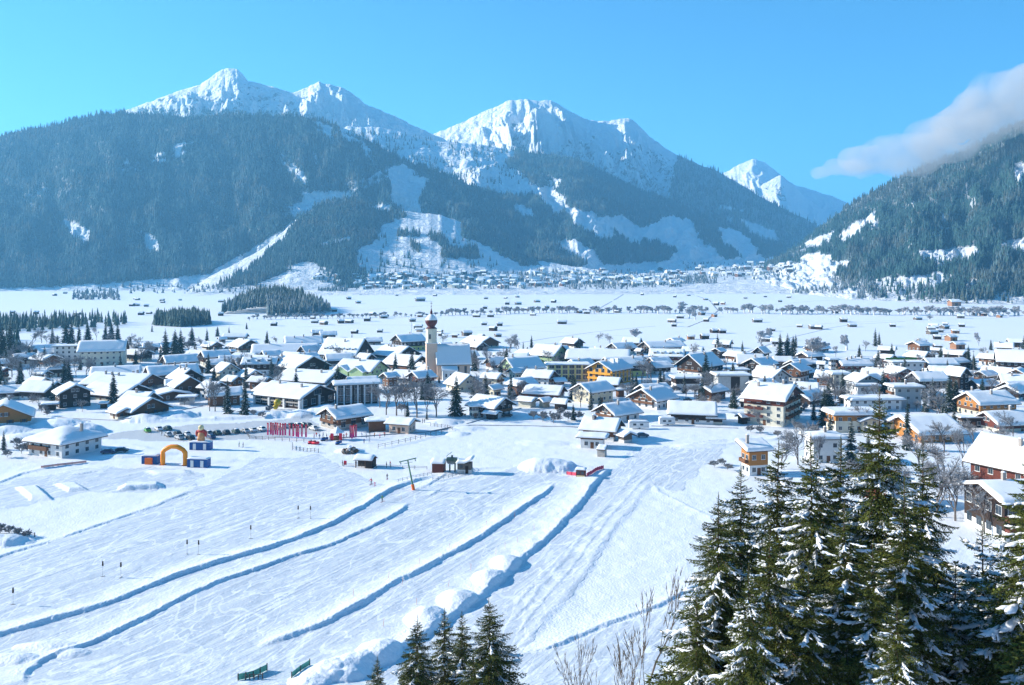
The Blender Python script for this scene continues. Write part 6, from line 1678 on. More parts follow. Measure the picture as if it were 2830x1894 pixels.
lane([(2040, 1184), (1900, 1180), (1800, 1178)], 1.2, M_ROADS, 'cleared road before the thick roofed house', lift=.2)
lane([(250, 1165), (160, 1155), (360, 1165), (420, 1150), (560, 1122)], .8, M_ROADS, 'cleared footpath in the left gardens', lift=.2)
lane([(1290, 1172), (1400, 1140), (1440, 1128)], 1.2, M_ROADS, 'driveway by the frosted bushes', lift=.2)

lane([(2160, 905), (2300, 893), (2560, 884), (2760, 880)], 1.6, M_LANE, 'faint ski track across the right meadow')
lane([(930, 862), (1180, 845), (1420, 838)], 3, M_LANE, 'faint track across the far meadow')
lane([(2050, 850), (2250, 832), (2480, 826)], 3, M_LANE, 'faint track below the right mountain')
lane([(1240, 918), (1420, 910), (1600, 922), (1760, 930)], 1.2, M_LANE, 'thin ski track behind the village')
# ------------------------------------------------------------------ cars
def car_meshes():
    out = {}
    def body(m, mi=0):
        # side profile (x along the car), lofted across the width with tumblehome
        prof = [(-2.1, .35), (-2.15, .75), (-2.0, .95), (-1.55, 1.0), (-.95, 1.42), (.55, 1.46), (1.25, 1.02), (1.95, .86), (2.15, .62), (2.12, .35)]
        secs = [(-.84, .94), (-.80, 1.0), (.80, 1.0), (.84, .94)]
        b = len(m.v)
        for yy, k in secs:
            for x, z in prof:
                inn = .14 if z > 1.2 else 0
                m.v.append((x * k, yy * (1 - inn), .35 + (z - .35) * (k if z > 1 else 1)))
        n = len(prof)
        for s in range(3):
            for i in range(n):
                j = (i + 1) % n
                m.f.append((b + s * n + i, b + s * n + j, b + (s + 1) * n + j, b + (s + 1) * n + i)); m.m.append(mi)
        m.f.append(tuple(b + i for i in range(n))[::-1]); m.m.append(mi); m.f.append(tuple(b + 3 * n + i for i in range(n))); m.m.append(mi)
    m = MB(); body(m); out['body'] = m
    g = MB()
    for s in (-1, 1):
        q = [(-1.35, s * .83, 1.02), (.98, s * .83, 1.02), (.5, s * .745, 1.37), (-.9, s * .745, 1.36)]
        g.face(q if s < 0 else q[::-1])
    g.face([(1.29, -.70, 1.05), (1.29, .70, 1.05), (.63, .62, 1.45), (.63, -.62, 1.45)]); g.face([(-1.60, .70, 1.03), (-1.60, -.70, 1.03), (-1.02, -.62, 1.42), (-1.02, .62, 1.42)])
    out['windows'] = g
    w = MB().tube((0, -.11, 0), (0, .11, 0), .32, n=12); w.tube((0, -.12, 0), (0, .12, 0), .17, n=8, mi=1); out['wheel'] = w
    l = MB().box(-.04, .04, -.17, .17, -.07, .07); out['headlight'] = l
    s = MB(); s.ball((-.2, 0, 1.42), .85, .62, .16, 10, 5, 0, .06, -.1); out['snow'] = s
    return out
CM = car_meshes()
M_TYRE = mat('tyre_rubber', (0.02, 0.02, 0.02), .8); M_RIM = mat('wheel_rim', (0.4, 0.4, 0.42), .35, metal=.7)
M_LAMP = mat('lamp_glass', (0.7, 0.7, 0.66), .1, spec=.8)
CGL = CM['windows'].mesh('windows', [M_GLASS]); CWH = CM['wheel'].mesh('wheel', [M_TYRE, M_RIM]); CHL = CM['headlight'].mesh('headlight', [M_LAMP]); CSN = CM['snow'].mesh('roof_frost', [M_TREESNOW], True)
CARC = dict(black=(0.012, .013, .015), silver=(.42, .43, .45), white=(.7, .7, .7), green=(.10, .38, .03), blue=(.02, .04, .12), grey=(.12, .125, .13), red=(.35, .02, .02), darkgreen=(.02, .06, .05))
CB = {k: CM['body'].mesh('body', [mat('car_paint_' + k, v, .3, vary=.03, spec=.6)]) for k, v in CARC.items()}
def car(U, V, col, deg, label, snow=False, group='cars in the car park', z=0.03):
    X, Y = flat_xy(U, V); r = empty('parked_car', (X, Y, z), R(deg)); tag(r, label, 'car', group); r.scale = (1.08,) * 3
    put('body', CB[col], r, (0, 0, 0)); put('windows', CGL, r, (0, 0, 0))
    for x in (-1.35, 1.3):
        for y in (-.78, .78): put('wheel', CWH, r, (x, y, .32))
    for y in (-.55, .55): put('headlight', CHL, r, (2.12, y, .66))
    if snow: put('roof_frost', CSN, r, (0, 0, 0))
cars = [(30, 1225, 'green', 'bright green car at the left end of the car park'), (150, 1210, 'white', 'white car parked behind the green one'), (248, 1205, 'darkgreen', 'dark green car in the back of the left cluster'), (255, 1272, 'silver', 'silver car at the front of the left cluster'),
        (355, 1262, 'black', 'black car in the middle of the left cluster'), (372, 1302, 'silver', 'silver car in the foremost row of the left cluster'), (458, 1268, 'white', 'pale car left of the inflatable figure'), (492, 1308, 'black', 'black car just left of the inflatable figure'), (712, 1298, 'blue', 'blue car right of the inflatable figure'),
        (690, 1258, 'grey', 'grey car behind the blue one'), (782, 1255, 'darkgreen', 'first dark car of the slanting middle row'), (882, 1250, 'black', 'second car of the slanting middle row, black'), (983, 1238, 'darkgreen', 'dark green car third in the slanting row'), (1083, 1232, 'silver', 'silver car fourth in the slanting row'), (1170, 1222, 'white', 'white car ending the slanting row'),
        (1265, 1212, 'white', 'white car just left of the pink banners'), (1490, 1180, 'white', 'white car behind the pink banners'), (1580, 1175, 'black', 'black car behind the pink banners'), (1650, 1172, 'white', 'pale car second from right behind the banners'), (1712, 1170, 'darkgreen', 'dark car behind the right banners'), (1765, 1172, 'grey', 'grey car close to the restaurant corner'),
        (1822, 1205, 'white', 'white car at the restaurant wall'), (1390, 1195, 'silver', 'silver car in the row behind the banners')]
for i, (x, y, c, l) in enumerate(cars):
    U, V = P(2, x, y); car(U, V, c, 130 + (i * 37 % 11) - 5, l, snow=(i % 3 == 0))
for U, V, c, dg, l in [(1880, 1005, 'white', 20, 0), (1400, 1152, 'black', 20, 'dark car on the driveway by the frosted bushes'), (1775, 1208, 'grey', 10, 'snowed in car right of the split roof villa'), (300, 1254, 'blue', 5, 'snow capped dark car right of the white farmhouse'), (335, 1250, 'black', 8, 'second snow capped car right of the farmhouse'), (2260, 1050, 'silver', 5, 'car parked left of the snow draped house'), (2275, 1047, 'black', 5, 'dark car beside the silver one in the lane'), (1830, 1079, 'black', 0, 'car on the lane below the ochre hotel'), (1870, 1078, 'grey', 0, 'grey car on the lane below the ochre hotel'), (1950, 1078, 'blue', 0, 'blue car on the lane before the workshop')]:
    if l: car(U, V, c, dg, l, True, 'cars in the village lanes')
def caravan(U, V, L, deg, label):
    X, Y = flat_xy(U, V); r = empty('caravan', (X, Y, 0), R(deg)); tag(r, label, 'caravan')
    m = MB().prism([(-1.1, .5), (1.1, .5), (1.15, 2.4), (.9, 2.7), (-.9, 2.7), (-1.15, 2.4)], -L / 2, L / 2); m.build('body', M_WHITE, r)
    for x in (-L * .3, L * .05): MB().box(x, x + 1.2, -1.18, -1.13, 1.4, 2.1).build('window', M_GLASS, r)
    for y in (-1, 1): put('wheel', CWH, r, (.2, y, .32)); 
    m = MB(); snow_roof(m, L, 2.3, 2.7, 0, .55, seed=2, flat=True, nx=8, ny=6); m.build('roof_snow', M_ROOFSNOW, r, True)
caravan(1765, 1185, 7.5, 0, 'white caravan parked right of the villa')
caravan(1843, 1175, 6.0, 2, 'snow loaded caravan before the thick roofed house')
# ------------------------------------------------------------------ people (skinned figures, shared mesh)
def person_mesh(name, arm=0.25, stride=.12, bend=0.0):
    J = {'pel': (0, 0, .95), 'chest': (bend, 0, 1.32), 'neck': (bend * 1.2, 0, 1.5), 'head': (bend * 1.4, 0, 1.64), 'crown': (bend * 1.4, 0, 1.74)}
    V = [J['pel'], J['chest'], J['neck'], J['head'], J['crown']]; E = [(0, 1), (1, 2), (2, 3), (3, 4)]; Rr = [.15, .17, .06, .10, .07]
    for s in (-1, 1):
        b = len(V); V += [(bend, s * .19, 1.42), (bend + .02, s * (.24 + arm * .4), 1.15), (bend + .16, s * (.22 + arm * .5), .93), (bend + .20, s * (.22 + arm * .5), .85)]; E += [(1, b), (b, b + 1), (b + 1, b + 2), (b + 2, b + 3)]; Rr += [.075, .055, .042, .04]
        b = len(V); V += [(0, s * .10, .9), (.04 + s * stride * .5, s * .12, .5), (s * stride, s * .13, .08), (s * stride + .16, s * .14, .04)]; E += [(0, b), (b, b + 1), (b + 1, b + 2), (b + 2, b + 3)]; Rr += [.095, .068, .05, .045]
    me = bpy.data.meshes.new('tmp'); me.from_pydata(V, E, []); o = bpy.data.objects.new('tmp', me); COL.objects.link(o)
    mo = o.modifiers.new('s', 'SKIN')
    for i, v in enumerate(me.skin_vertices[0].data): v.radius = (Rr[i], Rr[i]); v.use_root = (i == 0)
    sb = o.modifiers.new('b', 'SUBSURF'); sb.levels = 1; sb.render_levels = 1
    dg = bpy.context.evaluated_depsgraph_get(); ev = o.evaluated_get(dg); out = bpy.data.meshes.new_from_object(ev)
    bpy.data.objects.remove(o); out.name = name
    return out
PB = [person_mesh('body', .2, .14), person_mesh('body', .5, .05, .05), person_mesh('body', .15, .02)]
M_SKIN = mat('skin', (0.55, 0.33, 0.24), .6)
PM = {}
def person_body(v, jc, tc):
    k = (v, jc, tc)
    if k in PM: return PM[k]
    me = PB[v].copy(); me.materials.clear()
    for m in (mat('trousers_%s' % tc, CLO[tc], .9), mat('jacket_%s' % jc, CLO[jc], .8), M_SKIN): me.materials.append(m)
    for p in me.polygons:
        z = p.center.z; p.material_index = 0 if z < .93 and abs(p.center.y) < .21 else (1 if z < 1.5 else 2); p.use_smooth = True
    PM[k] = me; return me
CLO = dict(black=(.015, .015, .018), red=(.5, .02, .02), blue=(.03, .07, .3), pink=(.6, .08, .2), orange=(.7, .2, .02), white=(.6, .6, .6), green=(.05, .2, .06), navy=(.02, .03, .08), brown=(.1, .06, .03))
HAT = MB().ball((0, 0, 1.70), .115, .105, .11, 10, 6, 0, 0, -.15)
HM = {c: HAT.mesh('hat', [mat('hat_' + c, CLO[c], .9)], True) for c in ('black', 'red', 'white')}
SK = MB().box(-.75, .85, -.05, .05, 0, .025).box(.85, 1.0, -.045, .045, .02, .07).mesh('ski', [mat('ski_red', (.4, .03, .03), .3)])
def person(U, V, v, jc, tc, deg, label, skis=False, hat='black', sc=1.0):
    X, Y = flat_xy(U, V); z = float(ground_z(np.array([X]), np.array([Y]))[0])
    o = bpy.data.objects.new('person', person_body(v, jc, tc)); COL.objects.link(o); o.location = (X, Y, z + (.03 if skis else 0)); o.rotation_euler = (0, 0, R(deg)); o.scale = (sc,) * 3
    tag(o, label, 'person', None); put('hat', HM[hat], o, (0, 0, 0))
    if skis:
        for y in (-.13, .13): put('ski', SK, o, (0, y, -.03))
for a in [(661, 1236, 0, 'green', 'brown', 200, 'person in a green jacket walking left of a companion'), (672, 1237, 0, 'black', 'black', 200, 'person in black walking on the snow by the containers'),
          (1168, 1170, 0, 'black', 'black', 20, 'left one of two dark walkers beyond the ski school hut'), (1173, 1171, 0, 'navy', 'black', 20, 'right one of two dark walkers beyond the ski school hut'),
          (946, 1288, 2, 'black', 'black', 0, 'person in black standing beside the red sign'), (984, 1289, 2, 'navy', 'black', 90, 'person at the left corner of the lift hut'), (1068, 1293, 2, 'black', 'black', 0, 'person right of the lift hut'), (1078, 1290, 1, 'red', 'black', 30, 'person in a red jacket right of the lift hut')]: person(*a)
person(1026, 1339, 1, 'red', 'black', 250, 'skier in red above the first piste bank', True); person(1036, 1343, 1, 'pink', 'pink', 250, 'child in pink beside the red skier', True, 'white', .65); person(1056, 1388, 1, 'green', 'black', 60, 'small skier riding the tow track', True)
person(1070, 1325, 2, 'black', 'black', 90, 'lone dark skier under the lift pylon', True, sc=.9)
CW = [('pink', 'black'), ('red', 'black'), ('blue', 'black'), ('white', 'navy'), ('black', 'black'), ('orange', 'black')]
for i, (u, v, l) in enumerate([(868, 1212, 'left most guest before the restaurant terrace'), (874, 1208, 'second guest before the restaurant terrace'), (883, 1213, 'guest in blue near the terrace'), (893, 1208, 'guest in a white top near the terrace'), (903, 1212, 'guest in black left of the umbrella'), (912, 1216, 'guest in orange left of the umbrella'), (950, 1213, 'guest in pink right of the umbrella'), (957, 1210, 'guest in red right of the umbrella'),
                               (1000, 1208, 'guest in blue by the low bar'), (1012, 1212, 'guest in a white top by the low bar'), (1022, 1204, 'person in black by the low bar'), (1035, 1209, 'person in orange by the low bar'), (1050, 1212, 'person in pink by the ski school door'), (1063, 1207, 'person in red by the ski school door'), (1006, 1226, 'person walking below the low bar'), (1021, 1222, 'person in a white top walking below the low bar'), (447, 1205, 'person standing beside the left car cluster')]):
    j, t = CW[i % 6]; person(u, v, i % 3, j, t, i * 47, l)
# ------------------------------------------------------------------ banners, arch, containers
M_RED = mat('banner_red', (0.70, 0.015, 0.05), .6, vary=.05); M_PINK = mat('banner_pink', (0.75, 0.05, 0.22), .6, vary=.05); M_STEEL = mat('steel', (0.35, .37, .38), .4, metal=.8); M_BLUE = mat('container_blue', (0.01, 0.09, 0.30), .5, vary=.15, scale=1); M_ORANGE = mat('orange_plastic', (0.85, 0.16, 0.01), .5, vary=.05)
def banner_mesh(h, w):
    m = MB(); n = 8
    for mi, (z0, z1) in ((0, (h * .45, h)), (1, (h * .12, h * .45))):
        for i in range(n):
            a, b = i / n, (i + 1) / n
            f = lambda t: (.03 + w * t, .10 * math.sin(t * 7))
            (x0, y0), (x1, y1) = f(a), f(b)
            m.face([(x0, y0, z0), (x1, y1, z0), (x1, y1, z1), (x0, y0, z1)], mi); m.face([(x0, y0 + .012, z1), (x1, y1 + .012, z1), (x1, y1 + .012, z0), (x0, y0 + .012, z0)], mi)
    for k in range(5): m.box(.2, .5, -.03 - .1, -.01 - .1 + .0, h * .5 + k * .42, h * .5 + k * .42 + .18, 2)
    return m.mesh('banner', [M_RED, M_PINK, mat('banner_mark', (.75, .6, .65), .6)])
BN = banner_mesh(5.0, .62); BP = MB().tube((0, 0, 0), (0, 0, 5.2), .04, n=6).mesh('pole', [M_STEEL])
for i, (u, v) in enumerate([(738, 1207), (746, 1206), (752, 1208), (759, 1206), (765, 1207), (772, 1208), (779, 1209), (786, 1208), (798, 1209), (808, 1211), (817, 1212), (822, 1213), (832, 1212), (843, 1213), (966, 1215), (970, 1217), (975, 1214), (981, 1213)]):
    X, Y = flat_xy(u, v); r = empty('banner_flag', (X, Y, 0), R((-20, 5, 25, -5)[i % 4]))
    tag(r, ('%s of the fourteen pink and red banners on poles by the fence' % ['leftmost', 'second', 'third', 'fourth', 'fifth', 'sixth', 'seventh', 'eighth', 'ninth', 'tenth', 'eleventh', 'twelfth', 'thirteenth', 'rightmost'][i]) if i < 14 else '%s red banner of the tight bunch right of the umbrella' % ['first', 'second', 'third', 'last'][i - 14], 'banner', 'red and pink banners')
    put('banner', BN, r, (0, 0, 0)); put('pole', BP, r, (0, 0, 0))
def arch():
    X, Y = flat_xy(481, 1286); r = empty('inflatable_arch', (X, Y, 0), R(-6)); tag(r, 'orange yellow inflatable arch at the finish area', 'arch')
    M_ARCH = mat('arch_fabric', (0.92, 0.29, 0.005), .45, vary=.06, scale=1, bump=.2)
    W, Hh, rad = 3.6, 5.7, .72
    pts = [(-W, -.1), (-W, 1.4), (-W, 2.8), (-W, 3.9), (-W * .82, 4.75), (-W * .5, 5.35), (-W * .25, Hh), (W * .25, Hh), (W * .5, 5.35), (W * .82, 4.75), (W, 3.9), (W, 2.8), (W, 1.4), (W, -.1)]
    m = MB(); n = 14; b = 0
    for i, (x, z) in enumerate(pts):
        x0, z0 = pts[max(i - 1, 0)]; x1, z1 = pts[min(i + 1, len(pts) - 1)]; dx, dz = x1 - x0, z1 - z0; l = math.hypot(dx, dz); nx, nz = -dz / l, dx / l
        rr = rad * (1.0 if i % 3 else .93)
        for k in range(n):
            a = 2 * math.pi * k / n; m.v.append((x + nx * math.cos(a) * rr, math.sin(a) * rr, z + nz * math.cos(a) * rr))
    for i in range(len(pts) - 1):
        for k in range(n):
            k2 = (k + 1) % n; m.f.append((i * n + k, i * n + k2, (i + 1) * n + k2, (i + 1) * n + k)); m.m.append(0)
    m.build('arch_tube', M_ARCH, r, True)
    for s in (-1, 1): MB().box(s * W - .8, s * W + .8, -.8, .8, -.1, .14).build('foot', M_ORANGE, r)
arch()
def container(U, V, L, deg, label, doors=2, panel=None):
    X, Y = flat_xy(U, V); r = empty('container', (X, Y, 0), R(deg)); tag(r, label, 'container', 'blue containers around the arch')
    m = MB().box(-L / 2, L / 2, -1.2, 1.2, -.2, 2.5)
    k = int(L / .5)
    for i in range(k):
        x = -L / 2 + .15 + i * (L - .3) / k; m.box(x, x + .2, -1.25, -1.2, .1, 2.35)
    m.build('shell', M_BLUE, r)
    for d in range(doors): x = -L / 2 + L * (d + .5) / doors; MB().box(x - .5, x + .5, -1.32, -1.25, .1, 2.1).build('door', M_WHITE, r)
    if panel: MB().box(-L * .22, L * .22, -1.9, -1.32, 0, 2.0).build('counter', M_ORANGE, r)
    m = MB(); snow_roof(m, L, 2.4, 2.5, 0, .4, seed=L, flat=True, nx=8, ny=6); m.build('roof_snow', M_ROOFSNOW, r, True)
container(418, 1281, 5.0, -4, 'blue container with orange counter left of the arch', 1, True); container(550, 1290, 6.4, -8, 'blue container right of the arch'); container(556, 1242, 7, -4, 'blue container carrying the inflatable figure')
X, Y = flat_xy(556, 1242)
r = empty('inflatable_figure', (X, Y + .1, 2.85), R(-10)); tag(r, 'large tan and red inflatable figure standing on a blue container', 'inflatable figure')
M_TAN = mat('tan_fabric', (0.55, 0.26, 0.10), .6, vary=.1); M_CRM = mat('cream_fabric', (0.72, 0.60, 0.32), .6, vary=.1); M_RF = mat('red_fabric', (0.42, 0.04, 0.03), .6, vary=.1)
MB().ball((0, 0, 1.6), 1.25, 1.0, 1.7, 16, 10).build('body', M_TAN, r, True); MB().ball((-.75, -.1, .5), .65, .7, .8, 12, 8).build('leg', M_TAN, r, True); MB().ball((.75, -.1, .5), .65, .7, .8, 12, 8).build('leg', M_TAN, r, True)
MB().ball((0, .1, 3.2), 1.55, .9, .75, 16, 8).build('coat', M_RF, r, True); h = MB().ball((0, -.1, 4.3), .95, .9, 1.0, 16, 10).build('head', M_CRM, r, True)
for s in (-1, 1): MB().ball((s * 1.6, 0, 2.4), .45, .5, 1.1, 12, 8).build('arm', M_RF, r, True)
MB().ball((-.35, -.92, 4.45), .12, .08, .14, 8, 5).build('eye', M_DWOOD, h); MB().ball((.35, -.92, 4.45), .12, .08, .14, 8, 5).build('eye', M_DWOOD, h)
X, Y = flat_xy(767, 1131); r = empty('inflatable_balloon', (X, Y, 0)); tag(r, 'yellow balloon figure in front of the dark hall', 'balloon')
M_YB = mat('yellow_fabric', (0.5, 0.36, 0.01), .4, vary=.05); MB().ball((0, 0, 2.9), 1.55, 1.4, 1.5, 18, 12).build('top', M_YB, r, True); MB().ball((-.9, 0, .9), 1.2, 1.0, 1.05, 14, 10).build('base', M_YB, r, True)
def parasol():
    X, Y = flat_xy(932, 1215); r = empty('umbrella_bar', (X, Y, 0)); tag(r, 'white topped umbrella bar with red sides on the terrace', 'umbrella bar')
    MB().lathe([(2.7, 2.6), (1.6, 3.3), (.35, 4.3), (0, 4.7)], n=8).build('canopy', M_ROOFSNOW, r); MB().tube((0, 0, 0), (0, 0, 4.5), .1).build('pole', M_STEEL, r)
    for s in (-1, 1): MB().box(s * 1.5 - .55, s * 1.5 + .55, -1.6, -1.5, 0, 2.5).build('side_panel', M_RED, r)
    MB().lathe([(1.6, 0), (1.6, 1.1), (1.3, 1.15)], n=12).build('counter', M_BWOOD, r)
parasol()
# ------------------------------------------------------------------ rails and fences
def fence(pts, label, h=1.15, step=2.2, name='wooden_fence', m_=None, net=None, rail=True, slant=0):
    W = [flat_xy(*p) for p in pts]; x0, y0 = W[0]; r = empty(name, (x0, y0, 0)); tag(r, label, 'fence')
    mm = m_ or M_GWOOD; rails = MB(); nets = MB()
    last = None; cnt = 0
    for i in range(len(W) - 1):
        a, b = W[i], W[i + 1]; L = math.hypot(b[0] - a[0], b[1] - a[1]); n = max(1, int(L / step))
        for k in range(n + (i == len(W) - 2)):
            x = a[0] + (b[0] - a[0]) * k / n; y = a[1] + (b[1] - a[1]) * k / n; z = fz(x, y)
            p = (x - x0, y - y0, z)
            if cnt < 60: MB().box(p[0] - .07, p[0] + .07, p[1] - .07, p[1] + .07, z - .4, z + h * rb.uniform(.9, 1.12)).build('post', mm, r)
            cnt += 1
            if last:
                if rail:
                    for f in (.45, .85): rails.tube((last[0], last[1], last[2] + h * f), (p[0], p[1], p[2] + h * f), .05, n=4)
                if net:
                    nets.face([(last[0], last[1], last[2] + .05), p[:2] + (p[2] + .05,), p[:2] + (p[2] + h * .95,), (last[0], last[1], last[2] + h * .95)])
            last = p
    if rail: rails.build('rail', mm, r)
    if net: nets.build('netting', net, r)
fence([(683, 1203), (690, 1213), (760, 1218), (860, 1224)], 'low grey fence around the banner enclosure', 1.2, 2.4)
fence([(808, 1232), (808, 1245), (880, 1252)], 'short fence of stakes below the red machines', 1.3, 1.3)
fence([(1045, 1240), (1120, 1224), (1190, 1206), (1250, 1190)], 'stake fence running up right of the restaurant', 1.5, 2.6)
fence([(1190, 1178), (1230, 1184), (1250, 1190)], 'dark rail fence beside the footpath', 1.3, 1.5)
fence([(950, 1289), (1000, 1292), (1080, 1294), (1180, 1298)], 'long low rail in front of the lift hut', 1.0, 3)
M_NETG = mat('green_net', (0.12, 0.40, 0.30), .7, vary=.2); M_NETR = mat('pink_net', (0.75, 0.12, 0.18), .7, vary=.2); M_NETO = mat('salmon_net', (0.78, .40, .33), .7, vary=.1)
fence([(658, 1900), (700, 1882), (738, 1862)], 'green safety net on stakes at the bottom edge', 1.0, 1.2, 'safety_net', None, M_NETG, False)
fence([(806, 1900), (830, 1880), (856, 1860)], 'second green safety net right of the first', 0.9, 1.2, 'safety_net', None, M_NETG, False)
fence([(678, 1896), (726, 1892)], 'small timber rack below the green nets', .8, .5)
fence([(1566, 1313), (1592, 1317)], 'pink net left of the start cabin', 1.0, 1.2, 'safety_net', M_RED, M_NETR, True)
fence([(1622, 1322), (1645, 1308), (1668, 1297)], 'bright pink net right of the start cabin', 1.1, 1.2, 'safety_net', M_RED, M_NETR, True)
fence([(114, 1296), (160, 1290), (238, 1281)], 'faint salmon snow fence below the white farmhouse', .7, 3, 'snow_fence', M_NETO, M_NETO, False)
fence([(0, 1480), (50, 1478), (96, 1484)], 'broken dark fence at the left edge', .9, 1.6)
fence([(1196, 1330), (1240, 1322), (1290, 1308), (1300, 1296)], 'snowy guide rails at the tow lift exit', 1.0, 1.4, 'guide_rail', M_STEEL)
fence([(1100, 1336), (1150, 1325), (1192, 1313)], 'snowy guide rails at the tow lift entrance', 1.0, 1.4, 'guide_rail', M_STEEL)
# ------------------------------------------------------------------ tow lift
def pylon():
    X, Y = flat_xy(1143, 1354); r = empty('lift_pylon', (X, Y, 0), R(20)); tag(r, 'green leaning tow lift pylon with orange base pad', 'pylon'); r.rotation_euler = (0, R(-11), R(10))
    Mg = mat('pylon_green', (0.10, 0.22, 0.13), .5, vary=.15)
    MB().tube((0, 0, -.3), (0, 0, 8.4), .26, .18, 10).build('mast', Mg, r); MB().tube((0, 0, 0), (0, 0, 1.5), .42, .42, 12).build('base_pad', M_ORANGE, r)
    a = MB().box(-2.4, 2.4, -.12, .12, 8.2, 8.45).tube((-1.2, 0, 7.5), (1.2, 0, 7.5), .06).build('crossarm', Mg, r)
    for s in (-1, 1):
        MB().box(s * 2.0 - .15, s * 2.0 + .15, -.9, .9, 7.75, 7.95).tube((s * 2, 0, 7.9), (s * 2, 0, 8.3), .06).build('roller_battery', M_STEEL, a)
pylon()
def station():
    X, Y = flat_xy(1243, 1305); r = empty('lift_station', (X, Y, 0), R(-8)); tag(r, 'tow lift station with dark shed, drive machinery and snow roof', 'lift station')
    MB().prism([(-1.6, -.3), (1.8, -.3), (1.8, 2.8), (0, 3.5), (-1.6, 2.8)], -5, -1.6).build('shed', M_RWOOD, r); m = MB(); snow_roof(m, 4.2, 4.4, 3.6, .8, .5, seed=2, nx=8, ny=8); m.v = [(a - 3.3, b + .1, c) for a, b, c in m.v]; m.build('shed_snow', M_ROOFSNOW, r, True)
    Mg = mat('machine_green', (0.08, 0.13, 0.10), .5, vary=.2)
    MB().box(-.2, .2, -.2, .2, 0, 4.2).box(1.4, 1.8, -.2, .2, 0, 4.2).box(-.9, 2.2, -.7, .7, 3.2, 4.3).tube((.7, 0, 4.2), (.7, 0, 5.0), .3).build('drive_frame', Mg, r)
    w = MB().tube((0, 0, -.08), (0, 0, .08), 1.3, n=18).build('bullwheel', M_STEEL, r); w.location = (.6, -1.3, 3.2); w.rotation_euler = (R(12), R(8), 0)
    p = MB().box(-.1, 1.9, -.6, .6, 0, .12).build('tilted_cover', Mg, r); p.location = (-.9, 0, 4.7); p.rotation_euler = (0, R(-38), 0)
    MB().box(2.6, 6.6, -1.5, 1.5, 1.2, 3.0).build('cabin', M_GWOOD, r); MB().box(2.5, 6.8, -1.6, 1.6, -.2, 1.2).build('cabin_base', M_GREYW, r)
    m = MB(); snow_roof(m, 4.9, 3.8, 3.1, 0, .9, seed=5, flat=True, nx=8, ny=8); m.v = [(a + 4.7, b, c + max(0, a) * .45) for a, b, c in m.v]; m.build('cabin_snow', M_ROOFSNOW, r, True)
    MB().box(3.2, 4.2, -1.56, -1.5, 1.7, 2.6).build('window', M_GLASS, r); MB().box(5, 5.9, -1.62, -1.5, .1, 2.3).build('door', M_DWOOD, r)
station()
def lift_hut():
    X, Y = flat_xy(1010, 1291); r = empty('lift_hut', (X, Y, 0), R(-12)); tag(r, 'dark open fronted lift hut with rounded snow roof', 'hut')
    MB().box(-2.7, 2.7, .6, 1.9, -.2, 2.4).box(.7, 2.7, -1.6, .6, -.2, 2.4).build('wall', M_DWOOD, r)
    for x in (-2.6, 0.4): MB().box(x, x + .18, -1.6, -1.4, 0, 2.4).build('post', M_BWOOD, r)
    MB().prism([(-2.1, 2.3), (0, 3.3), (2.2, 2.3), (2.2, 2.45), (0, 3.45), (-2.1, 2.45)], -3.1, 3.1).build('roof', M_RWOOD, r)
    m = MB(); snow_roof(m, 6.0, 4.3, 3.46, 1.0, .6, seed=3, nx=10, ny=8); m.build('roof_snow', M_ROOFSNOW, r, True)
lift_hut()
def cabin():
    X, Y = flat_xy(1606, 1319); r = empty('start_cabin', (X, Y, 0), R(-14)); tag(r, 'small dark red control cabin with pink nets on both sides', 'cabin')
    MB().box(-1.3, 1.3, -1, 1, -.2, 2.3).build('wall', M_RWOOD, r); MB().box(-1.0, -.15, -1.05, -1, 1.0, 1.9).build('window', M_GLASS, r); MB().box(.15, 1.0, -1.05, -1, 1.0, 1.9).build('window', M_GLASS, r); MB().box(-1.2, 1.2, -1.06, -1, .1, .7).build('sign_board', M_CRM, r)
    m = MB(); snow_roof(m, 3.0, 2.4, 2.3, 0, .45, seed=3, flat=True, nx=8, ny=8); m.build('roof_snow', M_ROOFSNOW, r, True)
cabin()
X, Y = flat_xy(954, 1289); r = empty('notice_board', (X, Y, 0)); tag(r, 'red notice board at the end of the rail', 'sign'); MB().box(-.45, .45, -.06, .06, .5, 1.7).build('board', M_RED, r); MB().box(-.35, -.27, -.04, .04, -.2, .5).box(.27, .35, -.04, .04, -.2, .5).build('post', M_STEEL, r)
# tow bars standing over the tow track
TM = MB().tube((0, 0, 0), (0, 0, 2.1), .035, n=5); TB = MB().tube((0, 0, 2.1), (0, 0, 3.0), .17, .13, n=8); TT = MB().tube((0, 0, 3.0), (-.25, 0, 4.1), .02, n=4).mesh('cord', [M_STEEL]); TF = MB().tube((-.45, 0, .05), (.45, 0, .05), .04, n=5).mesh('crossbar', [M_GWOOD])
TMm = TM.mesh('rod', [M_STEEL]); TBm = TB.mesh('spring_box', [M_DWOOD])
for i, (u, v) in enumerate([(36, 1672), (284, 1594), (334, 1597), (517, 1532), (549, 1534), (693, 1490), (824, 1433), (858, 1434)]):
    X, Y = flat_xy(u, v); r = empty('tow_bar', (X, Y, fz(X, Y) + .02), i * .7); tag(r, '%s thin tow bar with dark spring box over the left piste' % ['leftmost', 'second', 'third', 'fourth', 'fifth', 'sixth', 'seventh', 'rightmost'][i], 'tow bar', 'tow bars in a row up the left piste')
    for nm, me in (('rod', TMm), ('spring_box', TBm), ('cord', TT), ('crossbar', TF)): put(nm, me, r, (0, 0, 0))
ST = MB().tube((0, 0, -.3), (0, 0, 1.3), .04, .03, 5).mesh('marker_stake', [mat('stake_orange', (.5, .2, .1), .8)])
